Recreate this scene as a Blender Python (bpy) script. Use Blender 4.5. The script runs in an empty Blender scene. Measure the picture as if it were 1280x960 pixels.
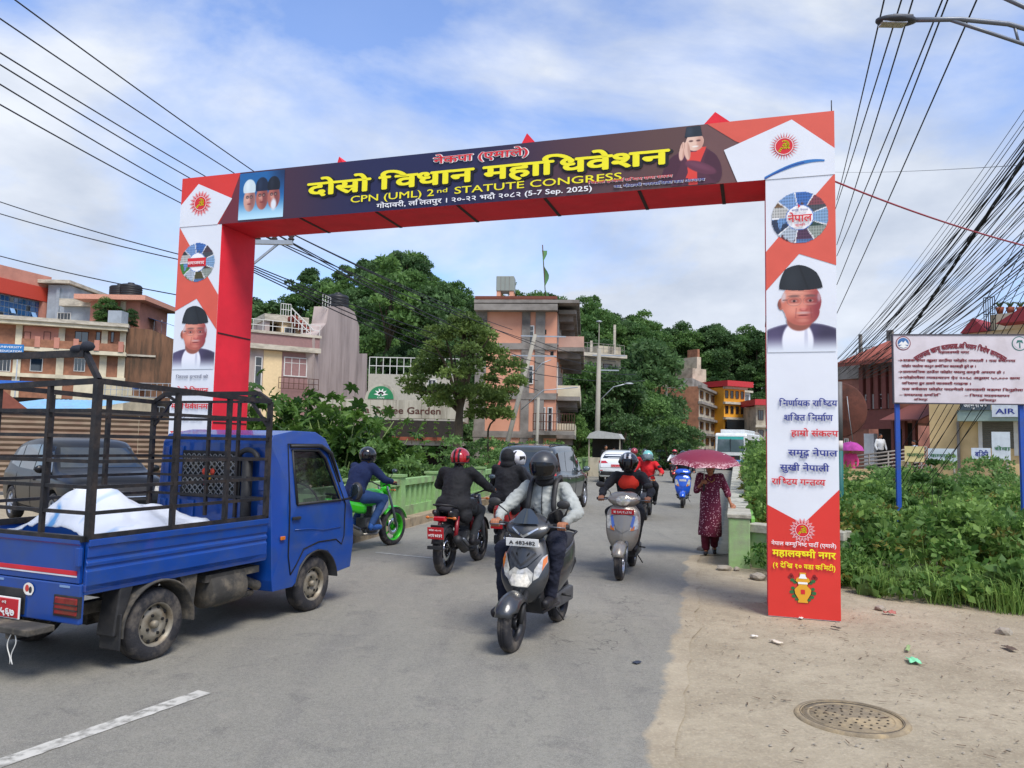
import bpy, bmesh, math, random
import numpy as np
from mathutils import Vector, Matrix, noise
from mathutils.bvhtree import BVHTree
random.seed(7);RNG=np.random.default_rng(11)
PI=math.pi;R=math.radians
SC=bpy.context.scene;COL=SC.collection
CAMH=1.7;FPX=953.0;PITCH=0.0791;ROLL=0.0202
cd=bpy.data.cameras.new('camera');cam=bpy.data.objects.new('camera', cd);COL.objects.link(cam)
cd.sensor_width=36;cd.lens=36*FPX/1280;cd.clip_end=3000;cd.clip_start=0.05
cam.matrix_world=Matrix.Translation((0, 0, CAMH))@Matrix.Rotation(PI/2+PITCH, 4, 'X')@Matrix.Rotation(ROLL, 4, 'Z')
SC.camera=cam
SUN_EL=R(56);SUN_AZ=R(150)
sl=bpy.data.lights.new('sun', 'SUN');so=bpy.data.objects.new('sun', sl);COL.objects.link(so)
sl.energy=2.7;sl.angle=R(24);sl.color=(1, .94, .86)
sd=Vector((math.sin(SUN_AZ)*math.cos(SUN_EL), math.cos(SUN_AZ)*math.cos(SUN_EL), math.sin(SUN_EL)))
so.rotation_euler=sd.to_track_quat('Z', 'Y').to_euler()
w=bpy.data.worlds.new('World');SC.world=w;w.use_nodes=True
nt=w.node_tree;nt.nodes.clear()
def wn(t, **k):
 n=nt.nodes.new(t)
 for a, b in k.items():setattr(n, a, b)
 return n
sky=wn('ShaderNodeTexSky', sky_type='NISHITA', sun_disc=False, sun_elevation=SUN_EL, sun_rotation=SUN_AZ)
sky.air_density=1.2;sky.dust_density=.7;sky.ozone_density=2.2
tc=wn('ShaderNodeTexCoord');mp=wn('ShaderNodeMapping');mp.inputs['Scale'].default_value=(1, 1, 2.1)
mp.inputs['Location'].default_value=(5.3, 4.4, .1)
n1=wn('ShaderNodeTexNoise');n1.inputs['Scale'].default_value=1.9;n1.inputs['Detail'].default_value=11;n1.inputs['Roughness'].default_value=.55;n1.inputs['Distortion'].default_value=.35
r1=wn('ShaderNodeValToRGB');r1.color_ramp.elements[0].position=.42;r1.color_ramp.elements[1].position=.60
r1.color_ramp.elements[0].color=(.10, .10, .10, 1)
n2=wn('ShaderNodeTexNoise');n2.inputs['Scale'].default_value=4.5;n2.inputs['Detail'].default_value=7;n2.inputs['Roughness'].default_value=.55
r2=wn('ShaderNodeValToRGB');r2.color_ramp.elements[0].position=.32;r2.color_ramp.elements[1].position=.68
r2.color_ramp.elements[0].color=(2.55, 2.9, 3.55, 1);r2.color_ramp.elements[1].color=(4.05, 4.3, 4.75, 1)
mx=wn('ShaderNodeMixRGB');bg=wn('ShaderNodeBackground');bg.inputs['Strength'].default_value=.15
br=wn('ShaderNodeMixRGB', blend_type='MULTIPLY');br.inputs[0].default_value=1;br.inputs[2].default_value=(.74, .85, 1.12, 1)
ow=wn('ShaderNodeOutputWorld')
L=nt.links.new
L(tc.outputs['Generated'], mp.inputs[0]);L(mp.outputs[0], n1.inputs[0]);L(mp.outputs[0], n2.inputs[0])
sx=wn('ShaderNodeSeparateXYZ');L(tc.outputs['Generated'], sx.inputs[0]);mr=wn('ShaderNodeMapRange');L(sx.outputs['Z'], mr.inputs[0])
mr.inputs[1].default_value=0;mr.inputs[2].default_value=.42;mr.inputs[3].default_value=.15;mr.inputs[4].default_value=-.02
ad=wn('ShaderNodeMath', operation='ADD');L(n1.outputs['Fac'], ad.inputs[0]);L(mr.outputs[0], ad.inputs[1]);L(ad.outputs[0], r1.inputs[0]);L(n2.outputs['Fac'], r2.inputs[0]);L(r1.outputs[0], mx.inputs[0])
L(sky.outputs[0], br.inputs[1]);L(br.outputs[0], mx.inputs[1]);L(r2.outputs[0], mx.inputs[2]);L(mx.outputs[0], bg.inputs[0]);L(bg.outputs[0], ow.inputs[0])
SC.view_settings.view_transform='Standard';SC.view_settings.look='None';SC.view_settings.gamma=1
SC.view_settings.exposure=0.55
SC.cycles.max_bounces=6;SC.cycles.transparent_max_bounces=12
_M=cam.matrix_world.to_3x3()
def ray(px, py):return _M@Vector(((px-640)/FPX, -(py-480)/FPX, -1))
def at(px, py, Y):
 d=ray(px, py);return Vector((0, 0, CAMH))+d*(Y/d.y)
def gr(px, py, z=0):
 d=ray(px, py);return Vector((0, 0, CAMH))+d*((z-CAMH)/d.z)
def link(o, parent=None):
 COL.objects.link(o)
 if parent is not None:o.parent=parent
 return o
def tag(o, label=None, cat=None, group=None, kind=None):
 if label:o['label']=label
 if cat:o['category']=cat
 if group:o['group']=group
 if kind:o['kind']=kind
 return o
def thing(name, label, cat, loc=(0, 0, 0), rz=0, group=None):
 o=bpy.data.objects.new(name, None);link(o);o.location=loc;o.rotation_euler=(0, 0, rz);o.empty_display_size=.2
 return tag(o, label, cat, group)
def copy_tree(o, parent=None):
 c=o.copy();COL.objects.link(c)
 if parent is not None:
  c.parent=parent;c.matrix_parent_inverse=o.matrix_parent_inverse.copy()
 for ch in list(o.children):copy_tree(ch, c)
 return c
def hx(s, k=1.0):
 s=s.lstrip('#');v=[int(s[i:i+2], 16)/255 for i in(0, 2, 4)]
 return tuple(min(1, k*((c/12.92)if c<=.04045 else((c+.055)/1.055)**2.4))for c in v)
MATS={}
def mat(name, col='#808080', rough=.6, metal=0., var=.12, scale=6., bump=0., bscale=60., coat=0., emit=None, dirt=None, dscale=1.5, damt=.5, spec=.5, alpha=1, stretch=None):
 """procedural paint: base colour broken by two noises, optional dirt colour in patches, fine bump"""
 if name in MATS:return MATS[name]
 if isinstance(col, str):col=hx(col)
 m=bpy.data.materials.new(name);m.use_nodes=True;t=m.node_tree;b=t.nodes['Principled BSDF']
 b.inputs['Roughness'].default_value=rough;b.inputs['Metallic'].default_value=metal;b.inputs['Specular IOR Level'].default_value=spec
 if coat:b.inputs['Coat Weight'].default_value=coat;b.inputs['Coat Roughness'].default_value=.04
 if alpha<1:b.inputs['Alpha'].default_value=alpha
 tc=t.nodes.new('ShaderNodeTexCoord');src=tc.outputs['Object']
 if stretch:
  mp=t.nodes.new('ShaderNodeMapping');mp.inputs['Scale'].default_value=stretch;t.links.new(src, mp.inputs[0]);src=mp.outputs[0]
 base=None
 if var>0:
  n=t.nodes.new('ShaderNodeTexNoise');n.inputs['Scale'].default_value=scale;n.inputs['Detail'].default_value=6;t.links.new(src, n.inputs[0])
  mx=t.nodes.new('ShaderNodeMixRGB');mr=t.nodes.new('ShaderNodeMapRange');mr.inputs[1].default_value=.3;mr.inputs[2].default_value=.7
  mx.inputs[1].default_value=(*[c*(1-var)for c in col], 1);mx.inputs[2].default_value=(*[min(1, c*(1+var))for c in col], 1)
  t.links.new(n.outputs['Fac'], mr.inputs[0]);t.links.new(mr.outputs[0], mx.inputs[0]);base=mx.outputs[0]
 if dirt:
  if isinstance(dirt, str):dirt=hx(dirt)
  n=t.nodes.new('ShaderNodeTexNoise');n.inputs['Scale'].default_value=dscale;n.inputs['Detail'].default_value=8;n.inputs['Roughness'].default_value=.65;t.links.new(src, n.inputs[0])
  rp=t.nodes.new('ShaderNodeValToRGB');rp.color_ramp.elements[0].position=.46;rp.color_ramp.elements[1].position=.68;rp.color_ramp.elements[1].color=(damt, damt, damt, 1)
  mx=t.nodes.new('ShaderNodeMixRGB');mx.inputs[2].default_value=(*dirt, 1)
  t.links.new(n.outputs['Fac'], rp.inputs[0]);t.links.new(rp.outputs[0], mx.inputs[0])
  if base:t.links.new(base, mx.inputs[1])
  else:mx.inputs[1].default_value=(*col, 1)
  base=mx.outputs[0]
 if base:t.links.new(base, b.inputs['Base Color'])
 else:b.inputs['Base Color'].default_value=(*col, 1)
 if bump>0:
  n=t.nodes.new('ShaderNodeTexNoise');n.inputs['Scale'].default_value=bscale;n.inputs['Detail'].default_value=5;t.links.new(src, n.inputs[0])
  bp=t.nodes.new('ShaderNodeBump');bp.inputs['Strength'].default_value=bump;bp.inputs['Distance'].default_value=.01
  t.links.new(n.outputs['Fac'], bp.inputs['Height']);t.links.new(bp.outputs[0], b.inputs['Normal'])
 if emit:b.inputs['Emission Color'].default_value=(*hx(emit), 1);b.inputs['Emission Strength'].default_value=1
 MATS[name]=m;return m
def glass(name, tint='#101820', rough=.04):
 return mat(name, tint, rough, 0, 0, spec=1, coat=.6)
def leafmat(name, c1, c2, rough=.55, trans=.42, hs=3.):
 if name in MATS:return MATS[name]
 m=bpy.data.materials.new(name);m.use_nodes=True;t=m.node_tree;b=t.nodes['Principled BSDF'];out=t.nodes['Material Output']
 at_=t.nodes.new('ShaderNodeAttribute');at_.attribute_name='shade'
 oi=t.nodes.new('ShaderNodeObjectInfo');ad=t.nodes.new('ShaderNodeMath');ad.operation='MULTIPLY_ADD';ad.inputs[1].default_value=.5;ad.inputs[2].default_value=-.12
 ad2=t.nodes.new('ShaderNodeMath');ad2.operation='ADD';ad2.use_clamp=True
 mx=t.nodes.new('ShaderNodeMixRGB');mx.inputs[1].default_value=(*hx(c1), 1);mx.inputs[2].default_value=(*hx(c2), 1)
 t.links.new(oi.outputs['Random'], ad.inputs[0]);t.links.new(ad.outputs[0], ad2.inputs[0]);t.links.new(at_.outputs['Fac'], ad2.inputs[1]);t.links.new(ad2.outputs[0], mx.inputs[0])
 b.inputs['Roughness'].default_value=rough;b.inputs['Specular IOR Level'].default_value=.3
 t.links.new(mx.outputs[0], b.inputs['Base Color'])
 tr=t.nodes.new('ShaderNodeBsdfTranslucent');t.links.new(mx.outputs[0], tr.inputs[0]);ms=t.nodes.new('ShaderNodeMixShader');ms.inputs[0].default_value=trans
 t.links.new(b.outputs[0], ms.inputs[1]);t.links.new(tr.outputs[0], ms.inputs[2]);t.links.new(ms.outputs[0], out.inputs[0])
 MATS[name]=m;return m
class MB:
 """collects shapes, builds ONE mesh object"""
 def __init__(s):s.v=[];s.f=[];s.m=[];s.sm=[]
 def add(s, vs, fs, m=0, smooth=False, X=None):
  o=len(s.v)
  s.v+=[tuple(X@Vector(v))if X is not None else tuple(v)for v in vs]
  s.f+=[[i+o for i in f]for f in fs];s.m+=[m]*len(fs);s.sm+=[smooth]*len(fs);return s
 def box(s, c, d, m=0, rz=0, X=None, rot=None):
  x, y, z=[k/2 for k in d]
  vs=[Vector((a*x, b*y, e*z))for e in(-1, 1)for b in(-1, 1)for a in(-1, 1)]
  Mx=Matrix.Translation(c)
  if rz:Mx=Mx@Matrix.Rotation(rz, 4, 'Z')
  if rot is not None:Mx=Mx@rot
  if X is not None:Mx=X@Mx
  return s.add(vs, [(0, 2, 3, 1), (4, 5, 7, 6), (0, 1, 5, 4), (2, 6, 7, 3), (0, 4, 6, 2), (1, 3, 7, 5)], m, False, Mx)
 def b2(s, lo, hi, m=0):
  return s.box([(a+b)/2 for a, b in zip(lo, hi)], [abs(b-a)for a, b in zip(lo, hi)], m)
 def tube(s, pts, r, n=8, m=0, cap=True, smooth=True, X=None, closed=False):
  pts=[Vector(p)for p in pts];k=len(pts);rs=r if isinstance(r, (list, tuple))else[r]*k
  vs=[];fs=[];prev=None
  for i, p in enumerate(pts):
   if closed:t=pts[(i+1)%k]-pts[i-1]
   else:t=pts[min(i+1, k-1)]-pts[max(i-1, 0)]
   if t.length<1e-9:t=Vector((0, 0, 1))
   t.normalize()
   if prev is None:a=Vector((0, 0, 1))if abs(t.z)<.9 else Vector((1, 0, 0));u=t.cross(a).normalized()
   else:u=(prev-t*prev.dot(t)).normalized()
   prev=u;q=t.cross(u)
   for j in range(n):
    an=2*PI*j/n+(PI/4 if n==4 else 0);vs.append(p+(u*math.cos(an)+q*math.sin(an))*rs[i])
  for i in range(k if closed else k-1):
   i2=(i+1)%k
   for j in range(n):fs.append((i*n+j, i*n+(j+1)%n, i2*n+(j+1)%n, i2*n+j))
  if cap and not closed:fs.append(tuple(range(n))[::-1]);fs.append(tuple((k-1)*n+j for j in range(n)))
  return s.add(vs, fs, m, smooth and n>4, X)
 def lathe(s, prof, c=(0, 0, 0), axis='Z', n=24, m=0, smooth=True, X=None, a0=0, a1=2*PI, cap=False):
  """prof: (radius, height) pairs"""
  full=abs(a1-a0-2*PI)<1e-6;nn=n if full else n+1;vs=[];fs=[]
  for r, h in prof:
   for j in range(nn):
    a=a0+(a1-a0)*j/n;x, y=r*math.cos(a), r*math.sin(a)
    p={'Z':(x, y, h), 'X':(h, x, y), 'Y':(x, h, y)}[axis];vs.append((p[0]+c[0], p[1]+c[1], p[2]+c[2]))
  for i in range(len(prof)-1):
   for j in range(n):
    j2=(j+1)%nn;fs.append((i*nn+j, i*nn+j2, (i+1)*nn+j2, (i+1)*nn+j))
  if full and cap:
   if prof[0][0]>1e-6:fs.append(tuple(range(nn))[::-1])
   if prof[-1][0]>1e-6:fs.append(tuple((len(prof)-1)*nn+j for j in range(nn)))
  return s.add(vs, fs, m, smooth, X)
 def ell(s, c, r, n=12, m=0, X=None):
  vs=[];fs=[];h=n//2
  for i in range(h+1):
   th=PI*i/h
   for j in range(n):
    a=2*PI*j/n;vs.append((c[0]+r[0]*math.sin(th)*math.cos(a), c[1]+r[1]*math.sin(th)*math.sin(a), c[2]+r[2]*math.cos(th)))
  for i in range(h):
   for j in range(n):fs.append((i*n+j, (i+1)*n+j, (i+1)*n+(j+1)%n, i*n+(j+1)%n))
  return s.add(vs, fs, m, True, X)
 def prism(s, poly, axis, a, b, m=0, X=None):
  """2-D polygon extruded along axis from a to b; poly coords are the other two axes in order"""
  def P(u, v, w):return{'X':(w, u, v), 'Y':(u, w, v), 'Z':(u, v, w)}[axis]
  k=len(poly);vs=[P(u, v, a)for u, v in poly]+[P(u, v, b)for u, v in poly]
  fs=[tuple(range(k)), tuple(range(2*k-1, k-1, -1))]+[(i, i+k, (i+1)%k+k, (i+1)%k)for i in range(k)]
  return s.add(vs, fs, m, False, X)
 def poly(s, pts, m=0, X=None):return s.add(pts, [tuple(range(len(pts)))], m, False, X)
 def grid(s, arr, m=0, smooth=True, closeu=False, closev=False, capu=False, X=None):
  S, P=len(arr), len(arr[0]);vs=[tuple(p)for row in arr for p in row];fs=[]
  for i in range(S if closeu else S-1):
   for j in range(P if closev else P-1):
    fs.append((i*P+j, i*P+(j+1)%P, ((i+1)%S)*P+(j+1)%P, ((i+1)%S)*P+j))
  if capu:fs.append(tuple(range(P))[::-1]);fs.append(tuple((S-1)*P+j for j in range(P)))
  return s.add(vs, fs, m, smooth, X)
 def mesh(s, name, mats, fix=True):
  me=bpy.data.meshes.new(name);me.from_pydata(s.v, [], s.f)
  for mm in(mats if isinstance(mats, (list, tuple))else[mats]):me.materials.append(mm)
  me.polygons.foreach_set('material_index', s.m);me.polygons.foreach_set('use_smooth', s.sm)
  if fix:
   bm=bmesh.new();bm.from_mesh(me);bmesh.ops.recalc_face_normals(bm, faces=bm.faces);bm.to_mesh(me);bm.free()
  me.update();return me
 def build(s, name, mats, parent=None, bevel=0, seg=2, label=None, fix=True):
  o=bpy.data.objects.new(name, s.mesh(name, mats, fix));link(o, parent)
  if bevel:
   b=o.modifiers.new('bevel', 'BEVEL');b.width=bevel;b.segments=seg;b.limit_method='ANGLE';b.angle_limit=R(40)
  if label:o['label']=label
  return o
def shared(name, me, parent=None, loc=(0, 0, 0), rot=(0, 0, 0), sc=None):
 o=bpy.data.objects.new(name, me);link(o, parent);o.location=loc;o.rotation_euler=rot
 if sc is not None:o.scale=sc if isinstance(sc, (tuple, list))else(sc, )*3
 return o
def catmull(A, k, closed=False):
 """A: (N,...) array -> resampled with k segments per span"""
 A=np.asarray(A, float);N=len(A);out=[]
 for i in range(N if closed else N-1):
  p0, p1, p2, p3=(A[(i-1)%N]if closed or i>0 else 2*A[0]-A[1]), A[i], A[(i+1)%N], (A[(i+2)%N]if closed or i+2<N else 2*A[-1]-A[-2])
  for t in np.arange(k)/k:
   out.append(.5*((2*p1)+(-p0+p2)*t+(2*p0-5*p1+4*p2-p3)*t*t+(-p0+3*p1-3*p2+p3)*t**3))
 if not closed:out.append(A[-1])
 return np.array(out)
def loftmb(secs, ks=3, kp=3, m=0, mb=None, closed=True, cap=True):
 """secs: list of rings of equal length (3-D points), smoothed both ways"""
 A=np.array(secs, float);A=catmull(A, ks);A=catmull(A.transpose(1, 0, 2), kp, closed).transpose(1, 0, 2)
 mb=mb or MB();mb.grid(A.tolist(), m, True, False, closed, cap);return mb
def ymirror(half):
 return half+[(-x, z)for x, z in half[::-1]if abs(x)>1e-6]
def patch(bvh, poly, axis, side, off=.004, cell=.06, mats=None, name='patch', parent=None, thick=0, label=None, far=4.):
 """poly in the two axes other than `axis`; looked at from `side` (+1/-1) of that axis"""
 bm=bmesh.new()
 def P(u, v):return Vector({'X':(0, u, v), 'Y':(u, 0, v), 'Z':(u, v, 0)}[axis])
 bm.faces.new([bm.verts.new(P(u, v))for u, v in poly])
 us=[p[0]for p in poly];vs=[p[1]for p in poly]
 eu, ev=P(1, 0), P(0, 1)
 for lo, hi, e in((min(us), max(us), eu), (min(vs), max(vs), ev)):
  n=max(1, int((hi-lo)/cell))
  for i in range(1, n):
   g=bm.verts[:]+bm.edges[:]+bm.faces[:]
   bmesh.ops.bisect_plane(bm, geom=g, plane_co=e*(lo+(hi-lo)*i/n), plane_no=e)
 ax={'X':0, 'Y':1, 'Z':2}[axis];d=Vector((0, 0, 0));d[ax]=-side
 last=None;miss=[]
 for v in bm.verts:
  o=v.co.copy();o[ax]=side*far
  h, nrm, _, _=bvh.ray_cast(o, d)
  if h is None:miss.append(v);continue
  if nrm.dot(d)>0:nrm=-nrm
  v.co=h+nrm*off;last=v.co[ax]
 for v in miss:
  h=bvh.find_nearest(v.co+(-d)*.5)
  v.co[ax]=(last if last is not None else(h[0][ax]if h[0]else 0))
 bmesh.ops.recalc_face_normals(bm, faces=bm.faces)
 me=bpy.data.meshes.new(name);bm.to_mesh(me);bm.free()
 for p in me.polygons:p.use_smooth=True
 me.materials.append(mats);o=bpy.data.objects.new(name, me);link(o, parent)
 if thick:
  s=o.modifiers.new('solid', 'SOLIDIFY');s.thickness=thick;s.offset=0
 if label:o['label']=label
 return o
def bvh_of(o):
 me=o.data;return BVHTree.FromPolygons([v.co.copy()for v in me.vertices], [tuple(p.vertices)for p in me.polygons])
def npmesh(name, V, nper, mats, shade=None, midx=None, smooth=False):
 """V: (N*nper,3) array of separate faces with nper corners each"""
 n=len(V)//nper;me=bpy.data.meshes.new(name);me.vertices.add(len(V));me.vertices.foreach_set('co', np.asarray(V, np.float32).ravel())
 me.loops.add(n*nper);me.loops.foreach_set('vertex_index', np.arange(n*nper, dtype=np.int32))
 me.polygons.add(n);me.polygons.foreach_set('loop_start', np.arange(0, n*nper, nper, dtype=np.int32));me.polygons.foreach_set('loop_total', np.full(n, nper, np.int32))
 for mm in mats:me.materials.append(mm)
 if midx is not None:me.polygons.foreach_set('material_index', np.asarray(midx, np.int32))
 if shade is not None:
  a=me.attributes.new('shade', 'FLOAT', 'FACE');a.data.foreach_set('value', np.asarray(shade, np.float32))
 me.update(calc_edges=True);return me
_G={}
def glyph(ch, bold=0.):
 key=(ch, round(bold, 4))
 if key in _G:return _G[key]
 def tomesh(s, b):
  c=bpy.data.curves.new('glyph', 'FONT');c.body=s;c.offset=b;c.resolution_u=3
  o=bpy.data.objects.new('glyph', c);COL.objects.link(o)
  me=bpy.data.meshes.new_from_object(o);V=np.array([v.co[:]for v in me.vertices])if len(me.vertices)else np.zeros((0, 3));F=[tuple(p.vertices)for p in me.polygons]
  COL.objects.unlink(o);bpy.data.objects.remove(o);bpy.data.curves.remove(c);bpy.data.meshes.remove(me);return V, F
 dg='।' if ord(ch)>0x800 else 'l'
 if('w', dg)not in _G:_G[('w', dg)]=tomesh(dg, 0)[0][:, 0].max()
 adv=tomesh(ch+dg, 0)[0][:, 0].max()-_G[('w', dg)]
 V, F=tomesh(ch, 0)if ch!=' ' else(np.zeros((0, 3)), [])
 if bold>=.004 and len(V):
  q=bold;n=len(V);k=4 if bold<.012 else 6 if bold<.05 else 9;VV=[V];FF=list(F)
  for i in range(k):
   a=2*PI*i/k;VV.append(V+np.array([q*math.cos(a), q*math.sin(a), .0005*(i+1)]));FF+=[tuple(j+n*(i+1)for j in f)for f in F]
  V=np.concatenate(VV);F=FF
 _G[key]=(V, F, adv);return _G[key]
def clipx(V, F, x):
 if not len(V):return V, F
 bm=bmesh.new();vs=[bm.verts.new(v)for v in V]
 for f in F:
  try:bm.faces.new([vs[i]for i in f])
  except ValueError:pass
 bmesh.ops.bisect_plane(bm, geom=bm.verts[:]+bm.edges[:]+bm.faces[:], plane_co=(x, 0, 0), plane_no=(1, 0, 0), clear_outer=True)
 bm.verts.index_update();V=np.array([v.co[:]for v in bm.verts])if bm.verts else np.zeros((0, 3));F=[tuple(v.index for v in f.verts)for f in bm.faces];bm.free();return V, F
def words(s, bold=0., narrow=1., track=0.):
 """visual-order text. marks: ~ half form of the letter before, ^ slanting stroke under it, ` hook above it, { small dha under it"""
 x=0;out=MB();i=0;par=0;lx=0
 def put(V, F, dx, dy=0, sx=1, sy=1):
  nonlocal par
  if len(V):par+=1;out.add([((v[0]*sx+dx)*narrow, v[1]*sy+dy, v[2]+(par%3)*.0018)for v in V], F)
 while i<len(s):
  ch=s[i];nx=s[i+1]if i+1<len(s)else ''
  if ch=='^':
   t=.045+bold;w=lx+.42;put([(w-.02, .2, 0), (w-.02, .2+1.7*t, 0), (w-.25, .05-t, 0), (w-.29, -.02-.5*t, 0), (w-.02, .2-.6*t, 0)], [(0, 1, 2, 3, 4)], 0)
  elif ch=='`':
   V, F, a=glyph('े', bold);c=(V[:, 0].max()+V[:, 0].min())/2;put(V, [f[::-1]for f in F], x-.10+c, 0, -1)
  elif ch=='{':
   V, F, a=glyph('ध', bold*.6);put(V, F, x-.5, -.30, .55, .55)
  else:
   V, F, a=glyph(ch, bold)
   if nx=='~':
    cut=a-.185 if a>.4 else a*.7;V, F=clipx(V, F, cut);put(V, F, x);x+=cut+.01;i+=1;lx=x-.3
   else:
    lx=x+max(0, a-.55);put(V, F, x);x+=a+(track if a>.05 else 0)
  i+=1
 out.width=x*narrow;return out
def lettering(name, s, mt, parent, X, size, bold=0., narrow=1., width=None, align='l', off=0., shear=0., track=0.):
 """text as flat sheet in the local X-Z plane of X (facing -Y of it); size = letter body height"""
 mb=words(s, bold, narrow, track);k=size;kx=size
 if width:kx=width/mb.width
 W=mb.width*kx;dx={'l':0, 'c':-W/2, 'r':-W}[align]
 me=bpy.data.meshes.new(name);me.from_pydata([tuple(X@Vector((v[0]*kx+dx+shear*v[1]*k, -off-v[2], v[1]*k)))for v in mb.v], [], mb.f)
 me.materials.append(mt);me.update();o=bpy.data.objects.new(name, me);link(o, parent);return o
 # ================================================================== ground, road, bridge
LX=lambda y:-2.01+(y-15.38)*.2271
RX=lambda y:3.42+(y-12.0)*.2935
def sstep(a, b, x):
 t=min(1, max(0, (x-a)/(b-a)));return t*t*(3-2*t)
def ground_z(x, y):
 dl=LX(y)-.9-x;dr=x-RX(y)-.9
 if y<80 and dl>0:return-1.7*sstep(0, 3, dl)*sstep(15, 20, y)*(1-sstep(30, 36, y))*sstep(-14, -8, x)
 if y<80 and dr>0:return-1.1*sstep(0, 3, dr)*sstep(12, 16, y)*(1-sstep(22, 27, y)*1.0)
 return 0.
def axis_pts(a, b, fine, lo, hi, grow=1.35):
 p=list(np.arange(lo, hi+1e-6, fine));s=fine
 while p[-1]<b:s*=grow;p.append(min(b, p[-1]+s))
 s=fine;q=[];c=lo
 while c>a:s*=grow;c=max(a, c-s);q.append(c)
 return q[::-1]+p
def nodes_of(m):
 t=m.node_tree;return t, t.nodes['Principled BSDF']
def ramp(t, fac, stops):
 r=t.nodes.new('ShaderNodeValToRGB');e=r.color_ramp.elements
 while len(e)<len(stops):e.new(.5)
 for k, (p, c)in enumerate(stops):e[k].position=p;e[k].color=(c, c, c, 1)if not isinstance(c, tuple)else(*c, 1)
 t.links.new(fac, r.inputs[0]);return r.outputs[0]
def nz(t, src, scale, detail=6, rough=.55, dist=0., stretch=None):
 if stretch:
  mp=t.nodes.new('ShaderNodeMapping');mp.inputs['Scale'].default_value=stretch;t.links.new(src, mp.inputs[0]);src=mp.outputs[0]
 n=t.nodes.new('ShaderNodeTexNoise');n.inputs['Scale'].default_value=scale;n.inputs['Detail'].default_value=detail;n.inputs['Roughness'].default_value=rough;n.inputs['Distortion'].default_value=dist
 t.links.new(src, n.inputs[0]);return n.outputs['Fac']
def mixc(t, fac, a, b, mode='MIX'):
 m=t.nodes.new('ShaderNodeMixRGB');m.blend_type=mode
 for k, v in((0, fac), (1, a), (2, b)):
  if isinstance(v, (int, float)):m.inputs[k].default_value=v
  elif isinstance(v, tuple):m.inputs[k].default_value=(*v, 1)
  else:t.links.new(v, m.inputs[k])
 return m.outputs[0]
def mul(t, a, b):
 m=t.nodes.new('ShaderNodeMath');m.operation='MULTIPLY'
 for k, v in((0, a), (1, b)):
  if isinstance(v, (int, float)):m.inputs[k].default_value=v
  else:t.links.new(v, m.inputs[k])
 return m.outputs[0]
def dirt_colour(t, s):
 c=mixc(t, ramp(t, nz(t, s, .9, 8), [(.3, 0.), (.7, 1.)]), (.275, .23, .155), (.42, .36, .255))
 c=mixc(t, ramp(t, nz(t, s, 5, 8, .7), [(.42, 0.), (.75, .6)]), c, (.21, .165, .11))
 c=mixc(t, ramp(t, nz(t, s, 45, 4, .6), [(.5, 0.), (.72, .5)]), c, (.50, .42, .30))
 v=t.nodes.new('ShaderNodeTexVoronoi');v.inputs['Scale'].default_value=38;t.links.new(s, v.inputs[0])
 c=mixc(t, ramp(t, v.outputs['Distance'], [(.05, .55), (.17, 0.)]), c, (.34, .31, .27));return mixc(t, ramp(t, nz(t, s, 11, 9, .75), [(.58, 0.), (.66, .55)]), c, (.16, .125, .085))
def make_dirt():
 m=mat('dirt', '#9a8c78', .95, 0, 0);t, b=nodes_of(m);s=t.nodes.new('ShaderNodeTexCoord').outputs['Object'];c=dirt_colour(t, s)
 t.links.new(c, b.inputs['Base Color'])
 bp=t.nodes.new('ShaderNodeBump');bp.inputs['Strength'].default_value=.7;bp.inputs['Distance'].default_value=.03
 t.links.new(nz(t, s, 14, 10, .7), bp.inputs['Height']);t.links.new(bp.outputs[0], b.inputs['Normal']);return m
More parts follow.
